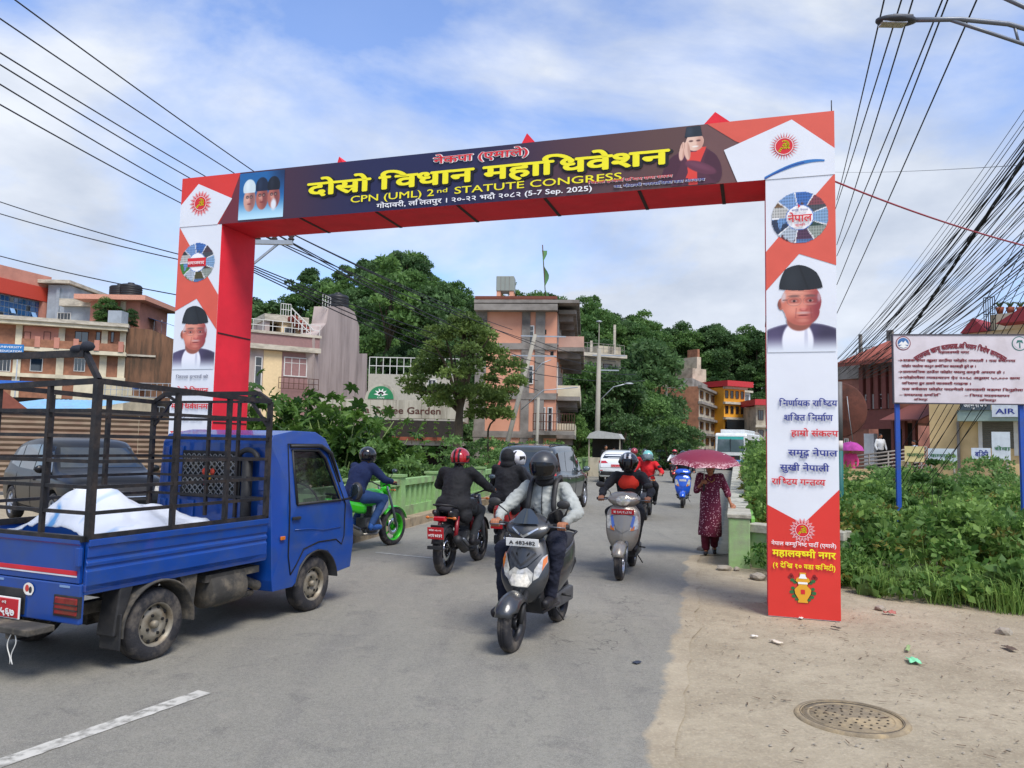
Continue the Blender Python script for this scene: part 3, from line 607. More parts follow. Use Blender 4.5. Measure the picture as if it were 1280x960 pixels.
def portrait(bgc=None, fade=True, asp=1., skin=(.80, .46, .38), cap=(.10, .12, .14), suit=(.27, .24, .36), tilt=0., blue=None):
 """head and shoulders of an elderly man in a black cap, glasses, white collar and dark coat"""
 def fn(U, V):
  V2=V;X=(U-.5)*asp+.5;c=np.ones(U.shape+(3, ))*np.array(bgc if bgc is not None else(.86, .885, .92))
  if blue is not None:c=lay(c, np.clip(1-V, 0, 1)*.8, blue)
  body=el(X, V, .5, -.02, .60, .34, .06);body=np.maximum(body, el(X, V, .5, .10, .30, .22, .08));c=lay(c, body, suit)
  c=lay(c, el(X, V, .78, .06, .12, .25, .5)*body*.5, (.16, .14, .22));c=lay(c, el(X, V, .20, .08, .10, .2, .5)*body*.4, (.40, .36, .50))
  sh=el(X, V, .46, .12, .17, .22, .08)*(V<.33);c=lay(c, sh, (.93, .93, .96));c=lay(c, el(X, V, .55, .10, .02, .2, .4)*sh*.5, (.65, .66, .75))
  c=lay(c, el(X, V, .48, .35, .14, .12, .1), [k*.72 for k in skin])
  head=el(X, V, .50, .55, .218, .215, .05);jaw=el(X, V, .51, .435, .188, .145, .06);hd=np.maximum(head, jaw)
  c=lay(c, el(X, V, .272, .53, .045, .07, .15), [k*.85 for k in skin]);c=lay(c, el(X, V, .262, .52, .02, .04, .3)*.6, [k*.55 for k in skin])
  c=lay(c, hd, skin)
  c=lay(c, hd*el(X, V, .70, .46, .11, .26, .9)*.75, (.48, .14, .20));c=lay(c, hd*el(X, V, .43, .645, .13, .05, .9)*.6, (.97, .74, .64))
  c=lay(c, hd*el(X, V, .42, .47, .075, .06, .9)*.6, (.95, .64, .55));c=lay(c, hd*el(X, V, .50, .33, .16, .05, .8)*.4, (.55, .24, .22))
  c=lay(c, hd*el(X, V, .30, .615, .035, .06, .5)*.8, (.80, .78, .80));c=lay(c, hd*el(X, V, .695, .60, .02, .05, .5)*.6, (.75, .72, .76))
  for ex in(.425, .60):
   c=lay(c, el(X, V, ex, .615, .062, .014, .5)*.75, (.42, .30, .28))
   c=lay(c, el(X, V, ex, .565, .055, .032, .5)*.55, (.52, .24, .22));c=lay(c, el(X, V, ex, .560, .034, .013, .3)*.6, (.74, .62, .60));c=lay(c, el(X, V, ex, .560, .015, .013, .4)*.9, (.16, .09, .09))
   rr=np.sqrt(((X-ex)/.078)**2+((V-.558)/.05)**2);c=lay(c, np.exp(-((rr-1)/.05)**2)*.6, (.45, .36, .36));c=lay(c, el(X, V, ex-.0, .525, .06, .012, .6)*.35, (.95, .75, .68))
  c=lay(c, ((np.abs(V-.575)<.007)&(X>.30)&(X<.35)).astype(float)*.8, (.35, .27, .27))
  c=lay(c, el(X, V, .525, .50, .033, .065, .5)*.45, (.93, .62, .55));c=lay(c, el(X, V, .527, .462, .045, .022, .4)*.6, (.62, .24, .24));c=lay(c, el(X, V, .525, .474, .028, .018, .5)*.6, (.93, .58, .52))
  c=lay(c, el(X, V, .525, .428, .07, .014, .7)*.6, (.80, .72, .72))
  c=lay(c, el(X, V, .52, .400, .055, .009, .5)*.8, (.42, .14, .15));[(c:=lay(c, np.exp(-(((X-.525-s*(.075+.10*(.50-V)))/.008)**2))*((V>.37)&(V<.485))*.35, (.50, .20, .20)))for s in(-1, 1)];c=lay(c, hd*np.clip(.5+.5*np.sin(V*190+X*14), 0, 1)*el(X, V, .5, .66, .15, .035, .5)*.18, (.45, .2, .2));c=lay(c, el(X, V, .52, .383, .045, .010, .6)*.6, (.86, .48, .44));c=lay(c, el(X, V, .52, .345, .06, .02, .7)*.4, (.95, .66, .58))
  cp=np.clip((V-.68)/.28, 0, 1);hw=.238-.115*cp**2.0;capm=((V>.675+.10*(X-.5)**2*4)&(V<.96-(X-.47)**2*2.2)&(np.abs(X-.50+.02*cp)<hw)).astype(float);c=lay(c, capm, cap)
  c=lay(c, capm*el(X, V, .40, .80, .09, .14, .9)*.5, [k+.10 for k in cap]);c=lay(c, capm*(np.abs(X-.58+.1*cp)<.012)*.5, [k*.4 for k in cap])
  al=np.clip(np.maximum.reduce([body, hd, capm, sh, el(X, V, .48, .35, .14, .12), el(X, V, .285, .53, .04, .065)]), 0, 1)
  if fade:
   f=sm(.0, .20, V);c=lay(c, (1-f)*1., bgc if bgc is not None else(.86, .885, .92));return c, (al>.3)*1.
  return c, np.ones_like(U)
 return fn
def post(x0, side):
 def fx(pts, m, y, nm, **k):return flat(nm, [(x0+a*PW, z)for a, z in pts], m, y, **k)
 top=AH-BH
 if side=='R':
  fx([(0, .0), (1, .0), (1, top), (0, top)], WHP, -.006, 'post_print')
  fx([(0, .005), (1, .005), (1, 1.31), (.5, .95), (0, 1.13)], REDP, -.009, 'red_base')
  fx([(.98, top), (1, top), (1, 3.62), (.48, 3.76), (0, 3.38), (0, 3.80), (.22, 3.98)], ORP, -.009, 'red_ribbon')
  fx([(1, top), (1, 4.1), (.55, 4.1)], ORP, -.0091, 'red_ribbon')
 else:
  fx([(0, .0), (1, .0), (1, top), (0, top)], WHP, -.006, 'post_print')
  fx([(0, top), (.22, top-.22), (1, 3.62), (1, 3.15), (.5, 3.58), (0, 3.42)], ORP, -.009, 'red_ribbon')
post(0, 'L');post(AW-PW, 'R')
xr=AW-PW
o=painted('portrait', xr+.01, xr+PW-.01, 2.72, 3.68, portrait(asp=.74), 280, -.012);o['label']='printed portrait of a man in a black cap on the right post'
o=painted('portrait', .01, PW-.01, 2.62, 3.52, portrait(asp=.74), 200, -.012);o['label']='printed portrait of a man in a black cap on the left post'
def landscape_wheel(seed):
 def fn(U, V):
  x, y=U-.5, V-.5;r=np.sqrt(x*x+y*y);a=np.arctan2(y, x);k=np.floor((a+PI)/(2*PI)*9).astype(int)%9
  rg=np.random.default_rng(seed);sky_=np.array([[.45, .62, .82], [.75, .80, .85], [.35, .5, .7], [.62, .66, .62], [.55, .7, .85], [.3, .32, .35], [.25, .45, .75], [.5, .65, .85], [.8, .8, .78]]);land=rg.uniform(.15, .55, (9, 3))*np.array([1., 1.0, .75])
  fr=((a+PI)/(2*PI)*9)%1;hz=.42+.10*np.sin(k*2.1+x*25)+.05*np.sin(x*60+k);yy=(y+.5+.35*np.sin(k*1.7))%1
  c=np.where((yy>hz)[..., None], sky_[k], land[k]);c=c*(1-.35*np.abs(np.sin(x*70+k)*np.sin(y*55))[..., None])
  c=np.where(((np.abs(fr)<.03)|(fr>.97))[..., None]&(r>.22)[..., None], .93, c)
  c=np.where((r<.235)[..., None], np.array([.25, .45, .75]), c);c=np.where((r<.222)[..., None], .95, c)
  return c, (r<.485)*1.
 return fn
painted('landscape_wheel', xr+.045, xr+.635, 3.86, 4.44, landscape_wheel(3), 120, -.012)
painted('landscape_wheel', .03, .62, 3.80, 4.36, landscape_wheel(8), 90, -.012)
line('नेपाल', xr+.34, 4.10, .115, REDL, .016, .02, .235, 'c');line('समृद{ नेपाल', xr+.34, 4.215, .03, BLUL, .016, .005, .16, 'c');line('▶', xr+.32, 4.25, .05, REDL, .016, 0, .03);line('सुखी', xr+.34, 4.055, .03, REDL, .016, .01, .1, 'c')
flat('wheel_patch', [(.17+.005+.0, 4.02), (.47, 4.02), (.47, 4.14), (.17, 4.14)], REDL, -.016);line('समाजवाद', .32, 4.05, .06, WHL, .018, .01, .27, 'c')
for s, m, xc, z, wd in(('िनणा`यक रािष~ट^य', BLUL, .40, 2.155, .50), ('शिक~त िनमा`ण', BLUL, .40, 2.005, .42), ('हाम^ाे संकल~प', REDL, .46, 1.845, .40), ('समृद{ नेपाल', BLUL, .44, 1.645, .42), ('सुखी नेपाली', BLUL, .36, 1.49, .42), ('रािष~ट^य गन~तव~य', REDL, .30, 1.345, .46)):
 line(s, xr+xc, z, .092, m, .010, .02, wd*1.12, 'c')
emblem(xr+.335, .885, .072, -.014, 18, PINK)
line('नेपाल कम~युिनष~ट पाटी` (एमाले)', xr+.345, .725, .055, WHL, .012, .012, .62, 'c')
line('महालक~ष~मी नगर', xr+.345, .615, .095, YEL, .012, .03, .60, 'c');line('(१ देिख १० वडा किमटी)', xr+.345, .50, .07, YEL, .012, .02, .60, 'c')
VAS=[(-.05, 0), (.05, 0), (.04, .03), (.075, .09), (.08, .13), (.04, .17), (.05, .20), (.07, .215), (.06, .24), (.03, .26), (.03, .30), (-.03, .30), (-.03, .26), (-.06, .24), (-.07, .215), (-.05, .20), (-.04, .17), (-.08, .13), (-.075, .09), (-.04, .03)]
cx=xr+.335;GRNP=mat('print_green', '#2c6b3c', .45, 0, 0);GOLD=mat('print_gold', '#e2a52a', .45, 0, 0)
for sx in(-1, 1):
 g=MB()
 for i, (dx, dz, r)in enumerate([(.085, .06, .022), (.105, .10, .024), (.095, .14, .02), (.075, .20, .02), (.10, .22, .022), (.06, .03, .018)]):
  g.poly([(cx+sx*dx+r*math.cos(a), -.013, .16+dz+r*.8*math.sin(a))for a in np.arange(0, 6.2, .7)])
 g.build('wreath_leaf', [GRNP], arch, fix=False)
 g=MB()
 for dx, dz in((.11, .27), (.125, .25), (.10, .25)):g.poly([(cx+sx*dx+.018*math.cos(a), -.0132, .16+dz+.018*math.sin(a))for a in np.arange(0, 6.2, .9)])
 g.build('wreath_flower', [mat('print_dark_red', '#8c1c20', .45, 0, 0)], arch, fix=False)
flat('vase', [(cx+a*1.12, .158+b*.98)for a, b in VAS], BLK, -.014);flat('vase_fill', [(cx+a, .16+b)for a, b in VAS], GOLD, -.016)
flat('vase_band', [(cx-.045, .345), (cx+.045, .345), (cx+.045, .365), (cx-.045, .365)], WHL, -.018);flat('vase_cross', [(cx-.02, .245), (cx+.02, .245), (cx+.02, .29), (cx-.02, .29)], REDL, -.018)
flat('vase_band', [(cx-.04, .40), (cx+.04, .40), (cx+.02, .445), (cx-.02, .445)], WHL, -.018)
line('िजल~ला इन~चाज` काे', PW/2, 2.50, .055, GRYL, .010, .006, .52, 'c')
line('दाेस^ाे िवधान', PW/2, 2.30, .10, REDL, .010, .02, .54, 'c');line('महािधवेशनमा', PW/2, 2.09, .10, REDL, .010, .02, .62, 'c')
line('हािद`क स~वागत', PW/2, 1.93, .055, GRYL, .010, .006, .42, 'c');line('महालक~ष~मी', PW/2, 1.72, .105, REDL, .010, .025, .60, 'c');line('नगर किमटी', PW/2, 1.52, .095, BLUL, .010, .03, .60, 'c')
def threefaces(U, V):
 c=np.ones(U.shape+(3, ))*np.array([.10, .38, .62]);c=lay(c, 1-sm(0, .55, V), (.72, .88, .95));c=lay(c, sm(.55, 1, U)*sm(.4, 1, V)*.7, (.03, .10, .22))
 for i, (cx_, cy_, cp)in enumerate(((.24, .42, (.80, .86, .88)), (.52, .44, (.06, .12, .22)), (.78, .44, (.05, .07, .12)))):
  skin=(.82, .62, .55)if i<1 else(.70, .40, .34);hd=el(U, V, cx_, cy_, .135, .25, .08);c=lay(c, hd, skin);c=lay(c, hd*el(U, V, cx_+.06, cy_, .07, .24, .8)*.55, (.35, .16, .18));c=lay(c, hd*el(U, V, cx_-.04, cy_+.02, .03, .05, .8)*.5, (.96, .80, .72))
  capm=el(U, V, cx_-.01, cy_+.24, .14, .20, .06)*(V>cy_+.15);c=lay(c, capm, cp);c=lay(c, capm*el(U, V, cx_-.05, cy_+.3, .04, .12, .8)*.4, [min(1, k+.15)for k in cp])
  for ex in(-.05, .035):c=lay(c, el(U, V, cx_+ex, cy_+.06, .033, .035, .3)*.8, (.15, .10, .12));c=lay(c, el(U, V, cx_+ex, cy_+.055, .02, .018, .3)*.7, (.75, .6, .55))
  c=lay(c, el(U, V, cx_-.005, cy_-.02, .02, .05, .5)*.5, (.92, .65, .58));c=lay(c, el(U, V, cx_-.005, cy_-.09, .045, .014, .4)*.8, (.45, .16, .16))
  if i==2:c=lay(c, el(U, V, cx_, cy_-.16, .06, .12, .4), (.88, .90, .92))
 return c, np.ones_like(U)
o=painted('small_portraits', CW+.004, CW+.70, z0+.03, z1-.02, threefaces, 200, -.012);o['label']='printed picture of three men in caps on blue'
def greeting(U, V):
 c=np.ones(U.shape+(3, ))*.4;body=np.maximum(el(U, V, .52, .20, .36, .46, .05), el(U, V, .55, .40, .27, .24, .05));c=lay(c, body, (.32, .15, .22));al=body.copy()
 for cx_, rt in((.20, .9), (.80, -.6)):a=el(U, V, cx_, .28, .11, .27, .1, -rt*.4);c=lay(c, a, (.28, .12, .19));al=np.maximum(al, a)
 sc=(np.abs(U-.50+(V-.3)*.05)<.065)&(V<.55)|(np.abs(U-.62+(.55-V)*.35)<.06)&(V>.12)&(V<.62);c=lay(c, sc*1., (.86, .25, .20));al=np.maximum(al, sc*1.)
 arm=el(U, V, .62, .28, .24, .085, .1, -.45);c=lay(c, arm, (.38, .18, .26));c=lay(c, arm*el(U, V, .6, .31, .2, .04, .7, -.45)*.5, (.50, .28, .36));al=np.maximum(al, arm)
 h=el(U, V, .54, .72, .13, .155, .06);c=lay(c, h, (.90, .76, .68));c=lay(c, h*el(U, V, .62, .68, .06, .14, .8)*.5, (.66, .42, .36));al=np.maximum(al, h)
 capm=((V>.80)&(V<.985)&(np.abs(U-.52)<.13-.15*(V-.8))).astype(float);c=lay(c, capm, (.12, .16, .20));c=lay(c, capm*el(U, V, .46, .9, .05, .08, .8)*.5, (.25, .29, .34));al=np.maximum(al, capm)
 for ex in(.485, .59):c=lay(c, el(U, V, ex, .735, .03, .016, .4)*.8, (.28, .16, .15))
 c=lay(c, el(U, V, .545, .64, .045, .014, .4)*.8, (.95, .93, .9));c=lay(c, el(U, V, .55, .69, .016, .03, .5)*.5, (.95, .8, .72))
 for cx_, rt in((.36, -.12), (.43, .10)):hh=el(U, V, cx_, .58, .045, .16, .12, rt);c=lay(c, hh, (.88, .72, .64));c=lay(c, hh*el(U, V, cx_+.03, .56, .02, .15, .6, rt)*.5, (.62, .42, .36));al=np.maximum(al, hh)
 for k in range(3):c=lay(c, el(U, V, .33+.03*k, .68, .005, .06, .3)*.5, (.55, .36, .30))
 return c, (al>.5)*1.
o=painted('greeting_portrait', AW-1.84, AW-1.08, z0+.01, z1-.0, greeting, 230, -.012);o['label']='printed picture of a man greeting with joined palms'
for x, w_, h in((2.45, .09, .09), (4.98, .18, .13), (7.15, .30, .14)):
 g=MB();g.add([(x-w_/2, .02, AH), (x+w_/2, .02, AH), (x-.02, .02, AH+h), (x-w_/2, AT, AH), (x+w_/2, AT, AH), (x-.02, AT, AH+h)], [(0, 1, 2), (3, 5, 4), (0, 2, 5, 3), (1, 4, 5, 2)]);g.build('pennant', [REDC], arch)
g=MB();g.tube([(AW-.02, .05, AH), (AW-.02, .05, AH+.14)], .006, 6);g.build('finial', [mat('print_black', '')], arch)
def lw(px, py, Y=None):
 return None
 # ================================================================== vehicles
RUB=mat('tyre_rubber', '#26262a', .85, 0, .2, 12, .4, 70, dirt='#6d655a', dscale=6, damt=.7)
RIMS=mat('steel_rim', '#8c8678', .55, .4, .2, 9, .2, 40, dirt='#6b5a42', dscale=8, damt=.8)
ALLOY=mat('alloy_rim', '#b9bcc2', .35, .7, .08, 9);BLKP=mat('black_plastic', '#1b1c1f', .6, 0, .15, 9, .15, 80, dirt='#4d4a45', dscale=5, damt=.35)
DARKV=mat('dark_gap', '#08080a', .9, 0, 0);CHR=mat('chrome', '#c9ccd0', .18, 1, .05, 5);REDLN=mat('red_lens', '#b3121c', .15, 0, .1, 20, coat=.8, spec=.8);AMB=mat('amber_lens', '#c56a14', .2, 0, .05, coat=.6)
CLRL=mat('clear_lens', '#bdb8ac', .12, .35, .30, 30, coat=.6);GLS=glass('tinted_glass', '#1a2327');GLB=glass('pale_glass', '#54666c');PLR=mat('plate_red', '#b81c26', .45, 0, .06);PLW=mat('plate_white', '#e4e4e0', .45, 0, .05)
mat('fork_metal', '#70757c', .4, .6, .1);SEATM=mat('seat_fabric', '#23242a', .9, 0, .1)
def wheel_meshes(nm, Rr, w, rimR, style, rim=None):
 t=MB();pr=[(rimR, -w*.46), (rimR+.012, -w*.5), (Rr-.03, -w*.5), (Rr-.008, -w*.40), (Rr, -w*.28), (Rr-.004, 0), (Rr, w*.28), (Rr-.008, w*.40), (Rr-.03, w*.5), (rimR+.012, w*.5), (rimR, w*.46)]
 t.lathe(pr, axis='X', n=36)
 for k in(-.2, .0, .2):t.lathe([(Rr+.001, w*k-.004), (Rr+.003, w*k-.002), (Rr+.003, w*k+.002), (Rr+.001, w*k+.004)], axis='X', n=36)
 tm=t.mesh('tyre', [RUB]);r=MB();rim=rim or RIMS
 r.lathe([(rimR, w*.46), (rimR-.012, w*.44), (rimR-.02, w*.1), (rimR-.02, -w*.44), (rimR, -w*.46)], axis='X', n=32)
 if style=='steel':
  for s in(1, ):
   r.lathe([(rimR-.02, w*.12), (rimR*.80, w*.22), (rimR*.62, w*.34), (rimR*.40, w*.36), (rimR*.32, w*.22), (0, w*.22)], axis='X', n=32)
   for i in range(10):a=i*2*PI/10;r.ell((w*.27, rimR*.78*math.cos(a), rimR*.78*math.sin(a)), (.006, .016, .016), 8, 1)
   for i in range(4):a=i*PI/2+.4;r.tube([(w*.2, rimR*.45*math.cos(a), rimR*.45*math.sin(a)), (w*.42, rimR*.45*math.cos(a), rimR*.45*math.sin(a))], .012, 6, 1)
   r.lathe([(rimR*.18, w*.2), (rimR*.18, w*.45), (rimR*.1, w*.5), (0, w*.5)], axis='X', n=16)
 elif style=='alloy':
  for i in range(5):
   a=i*2*PI/5
   for d in(-.13, .13):r.tube([(w*.3, 0, 0), (w*.36, rimR*.5*math.cos(a+d*.6), rimR*.5*math.sin(a+d*.6)), (w*.30, (rimR-.015)*math.cos(a+d), (rimR-.015)*math.sin(a+d))], [.035, .022, .02], 6)
  r.lathe([(.05, w*.2), (.045, w*.4), (0, w*.42)], axis='X', n=16);r.lathe([(rimR-.025, -w*.1), (.0, -w*.1)], axis='X', n=24, m=1)
 else:
  for i in range(style):
   a=i*2*PI/style;r.tube([(0, .02*math.cos(a), .02*math.sin(a)), (0, rimR*.55*math.cos(a+.12), rimR*.55*math.sin(a+.12)), (0, (rimR-.01)*math.cos(a), (rimR-.01)*math.sin(a))], [.022, .014, .014], 6)
  r.lathe([(.035, -w*.5), (.04, -w*.4), (.04, w*.4), (.035, w*.5)], axis='X', n=16);r.lathe([(rimR*.62, .028), (rimR*.62, .034), (rimR*.30, .034), (rimR*.30, .028)], axis='X', n=28, m=1)
 return tm, r.mesh('rim', [rim, DARKV if style in('steel', 'alloy')else CHR])
def wheel(parent, ms, loc, side=1, nm='wheel'):
 wo=shared(nm, ms[0], parent, loc, (0, 0, 0 if side>0 else PI));wo.name=nm;shared('rim', ms[1], wo);return wo
def lerp_tab(tab, x):
 if x<=tab[0][0]:return tab[0][1]
 for(a, u), (b, v)in zip(tab, tab[1:]):
  if x<=b:t=(x-a)/(b-a);return u+(v-u)*t
 return tab[-1][1]
def smooth_tab(tab):
 A=catmull(np.array(tab, float), 5);A=A[np.argsort(A[:, 0], kind='stable')];return[tuple(p)for p in A]
class Car:
 """lofted body; local frame x right, y forward, z up, origin on the ground under the middle"""
 def __init__(s, name, label, cat, loc, rz, paint, ln, top, belt, bot, half, roofw, wheels, Rw, ww, rimR, group=None, style='alloy', tumble=.0, arch=.07):
  s.root=thing(name, label, cat, (loc[0], loc[1], 0), rz, group);tabs=[smooth_tab(t)for t in(top, belt, bot, half, roofw)]
  y0, y1=-ln/2, ln/2;ys_=sorted(set([y0, y0+.03, y0+.09, y1-.09, y1-.03, y1]+list(np.arange(y0+.16, y1-.15, .09))));rings=[]
  for y in ys_:
   zt, zl, zb, w, wr=[lerp_tab(t, y)for t in tabs];e=min(y-y0, y1-y);k=1-.06*max(0, 1-e/.12)**2;w*=k;zt-=.03*max(0, 1-e/.1)**2;zb+=.05*max(0, 1-e/.12)**2
   zl=min(zl, zt-.03);wr=min(wr, w*.97)
   half_=[(0, zb), (w*.75, zb), (w*.93, zb+.05), (w*.985, zb+(zl-zb)*.35), (w, zb+(zl-zb)*.68), (w*.985, zl-.05), (w*.955, zl), (wr+(w*.955-wr)*.55, zl+(zt-zl)*.42), (wr+.02, zt-.10*min(1, (zt-zl)/.4)), (wr*.86, zt-.025), (wr*.5, zt-.002), (0, zt)]
   ring=catmull(np.array(ymirror(half_)), 2, True);rings.append([(p[0], y, p[1])for p in ring])
  g=MB();g.grid(rings, 0, True, False, True, True);me=g.mesh('body', [paint, DARKV]);s.body=link(bpy.data.objects.new('body', me), s.root)
  s.bvh=bvh_of(s.body)
  bm=bmesh.new();bm.from_mesh(me)
  for wy, wx in wheels:
   ra=Rw+arch
  bm.free()
  cut=MB()
  for wy, wx in wheels:
   for sd_ in(-1, 1):cut.lathe([(Rw+arch, sd_*(wx-.28)), (Rw+arch, sd_*(wx+.6))], (0, wy, Rw), 'X', 40, cap=True)
  co=cut.build('cutter', [DARKV]);co.parent=s.root
  md=s.body.modifiers.new('b', 'BOOLEAN');md.object=co;md.operation='DIFFERENCE';md.solver='EXACT'
  try:md.material_mode='TRANSFER'
  except Exception:pass
  bpy.context.view_layer.update();dg=bpy.context.evaluated_depsgraph_get();nm_=bpy.data.meshes.new_from_object(s.body.evaluated_get(dg))
  s.body.modifiers.clear();s.body.data=nm_;nm_.name='body';bpy.data.objects.remove(co)
  ms=wheel_meshes(name, Rw, ww, rimR, style, ALLOY if style=='alloy' else None)
  for wy, wx in wheels:
   for sd_ in(-1, 1):wheel(s.root, ms, (sd_*(wx-ww*.5+.0), wy, Rw), sd_)
  s.name=name
 def side(s, nm, poly, m, off=.004, both=True, cell=.07, label=None, sides=(-1, 1)):
  out=[]
  for sd_ in sides:out.append(patch(s.bvh, poly, 'X', sd_, off, cell, m, nm, s.root, label=label))
  return out
 def end(s, nm, poly, m, e, off=.004, cell=.07, mirror=False):
  out=[patch(s.bvh, poly, 'Y', e, off, cell, m, nm, s.root, far=5)]
  if mirror:out.append(patch(s.bvh, [(-x, z)for x, z in poly], 'Y', e, off, cell, m, nm, s.root, far=5))
  return out
 def sidel(s, nm, pts, r, m, off=.0, sides=(-1, 1)):
  for sd_ in sides:
   q=[]
   for(y, z)in pts:
    h=s.bvh.ray_cast(Vector((sd_*4, y, z)), Vector((-sd_, 0, 0)))[0]
    if h:q.append((h.x+sd_*off, y, z))
   if len(q)>1:g=MB();g.tube(q, r, 5, 0, True, True);g.build(nm, [m], s.root)
 def mirrors(s, y, z, m):
  for sd_ in(-1, 1):
   h=s.bvh.ray_cast(Vector((sd_*4, y, z)), Vector((-sd_, 0, 0)))[0];g=MB();g.tube([(h.x-sd_*.03, y, z-.02), (h.x+sd_*.09, y, z)], .02, 6)
   g.ell((h.x+sd_*.17, y, z+.04), (.10, .05, .075), 12);g.build('mirror', [m], s.root)
   g=MB();g.ell((h.x+sd_*.17, y-.035, z+.04), (.082, .02, .058), 12);g.build('mirror_glass', [GLB], s.root)
def seg(y0, z0, y1, z1, n=8):return[(y0+(y1-y0)*i/n, z0+(z1-z0)*i/n)for i in range(n+1)]
def suv(name, label, cat, loc, rz, paint, ln=4.5, w=.87, h=1.68, kind='suv', plate=None, group=None, detail=True, glassm=None):
 k=ln/4.5;gl=glassm or GLS;b=.98 if kind!='sedan' else .92;hh=h-1.68
 if kind=='van':
  top=[(-2.25, .72), (-2.2, 1.0), (-2.1, 1.30), (-1.95, 1.60), (-1.4, 1.68), (0, 1.70), (.55, 1.62), (1.3, 1.10), (1.6, 1.02), (2.1, .88), (2.25, .62)]
 elif kind=='hatch':top=[(-2.25, .80), (-2.2, 1.05), (-1.95, 1.40), (-1.5, 1.58), (-.6, 1.67), (.1, 1.64), (.55, 1.50), (1.15, 1.08), (1.5, 1.01), (2.05, .88), (2.25, .62)]
 elif kind=='sedan':top=[(-2.25, .80), (-2.2, 1.03), (-1.7, 1.08), (-1.5, 1.12), (-.85, 1.46), (-.2, 1.52), (.3, 1.46), (1.0, 1.02), (1.4, .96), (2.05, .84), (2.25, .6)]
 else:top=[(-2.25, .80), (-2.2, 1.08), (-1.95, 1.38), (-1.5, 1.58), (-.6, 1.68), (.1, 1.65), (.5, 1.52), (1.12, 1.12), (1.5, 1.07), (2.08, .95), (2.25, .66)]
 top=[(a*k, c*h/1.68 if kind!='sedan' else c)for a, c in top]
 belt=[(-2.25*k, .78), (-1.9*k, 1.02), (-.5*k, b), (1.0*k, b-.02), (2.1*k, .84), (2.25*k, .58)]
 bot=[(-2.25*k, .34), (-2.0*k, .26), (0, .22), (2.0*k, .22), (2.25*k, .28)]
 half=[(-2.25*k, w*.90), (-2.0*k, w*.97), (-1*k, w), (1*k, w), (1.9*k, w*.95), (2.25*k, w*.76)]
 roofw=[(-2.25*k, w*.80), (-1.5*k, w*.80), (0, w*.81), (.6*k, w*.78), (1.2*k, w*.82), (2.25*k, w*.6)]
 c=Car(name, label, cat, loc, rz, paint, ln, top, belt, bot, half, roofw, [(-1.32*k, w), (1.36*k, w)], .335, .21, .22, group)
 zr=h-.16;f=h/1.68
 if kind=='sedan':zr=1.40;f=1
 fy=(1.02, .48)if kind!='van' else(1.12, .60)
 c.side('window', [(.02*k, b+.05), (fy[0]*k, b+.04), (fy[1]*k, zr-.02), (.06*k, zr+.02)], gl)
 c.side('window', [(-.98*k, b+.07), (-.04*k, b+.05), (.0, zr+.02), (-.90*k, zr+.0)], gl)
 if kind=='van':c.side('window', [(-1.98*k, b+.10), (-1.05*k, b+.07), (-.97*k, zr), (-1.80*k, zr-.03)], gl)
 elif kind!='sedan':c.side('window', [(-1.70*k, b+.14), (-1.05*k, b+.07), (-.97*k, zr), (-1.35*k, zr-.06)], gl)
 ft=zr if kind!='van' else zr+.04
 c.end('windscreen', [(-w*.78, b+.13), (w*.78, b+.13), (w*.64, ft-.03), (-w*.64, ft-.03)], gl, 1)
 if kind=='van':c.end('rear_window', [(-w*.76, b+.08), (w*.76, b+.08), (w*.66, zr-.02), (-w*.66, zr-.02)], gl, -1)
 elif kind=='sedan':c.end('rear_window', [(-w*.68, 1.14), (w*.68, 1.14), (w*.56, 1.42), (-w*.56, 1.42)], gl, -1)
 else:c.end('rear_window', [(-w*.74, b+.16), (w*.74, b+.16), (w*.62, zr-.06), (-w*.62, zr-.06)], gl, -1)
 for y in(-1.0*k, .0, 1.08*k):c.sidel('door_gap', seg(y, .34, y, b-.02), .006, DARKV)
 c.sidel('sill_gap', seg(-.75*k, .34, .85*k, .34), .006, DARKV);c.side('sill', [(-.9*k, .24), (.9*k, .24), (.9*k, .33), (-.9*k, .33)], BLKP)
 for y in(-.88*k, .12*k):c.sidel('door_handle', seg(y, b-.12, y+.16, b-.12, 3), .014, paint if detail else BLKP, .012)
 c.mirrors(.92*k, b+.06, paint)
 zf=.66
 c.end('grille', [(-.40, zf-.10), (.40, zf-.10), (.50, zf+.04), (.46, zf+.14), (-.46, zf+.14), (-.50, zf+.04)], BLKP, 1)
 c.end('lower_grille', [(-.55, .34), (.55, .34), (.48, .48), (-.48, .48)], BLKP, 1)
 c.end('headlight', [(.50, zf+.02), (.78, zf+.08), (.80, zf+.18), (.54, zf+.14)], CLRL, 1, .008, mirror=True)
 for z in(zf-.04, zf+.04):c.end('grille_bar', [(-.42, z), (.42, z), (.42, z+.015), (-.42, z+.015)], CHR, 1, .010)
 c.end('fog_light', [(.58, .40), (.70, .40), (.70, .48), (.58, .48)], CLRL, 1, .006, mirror=True)
 if plate=='front':c.end('number_plate', [(-.2, .50), (.2, .50), (.2, .62), (-.2, .62)], PLR, 1, .02)
 if kind=='van':
  c.end('tail_light', [(.60, .92), (.71, .90), (.70, 1.20), (.66, 1.30), (.61, 1.24)], REDLN, -1, .010, mirror=True)
  c.side('tail_light', [(-2.06, .95), (-1.92, .97), (-1.90, 1.24), (-1.97, 1.28)], REDLN, .006)
 else:c.end('tail_light', [(.36, .92), (.80, .90), (.82, 1.02), (.48, 1.03)], REDLN, -1, .008, mirror=True);c.side('tail_light', [(-2.22*k, .90), (-1.95*k, .96), (-1.98*k, 1.03), (-2.20*k, 1.02)], REDLN, .006)
 c.end('rear_bumper', [(-.80, .36), (.80, .36), (.82, .54), (-.82, .54)], BLKP if kind!='van' else CHR, -1, .012)
 c.end('reflector', [(.60, .56), (.74, .56), (.74, .60), (.60, .60)], REDLN, -1, .008, mirror=True)
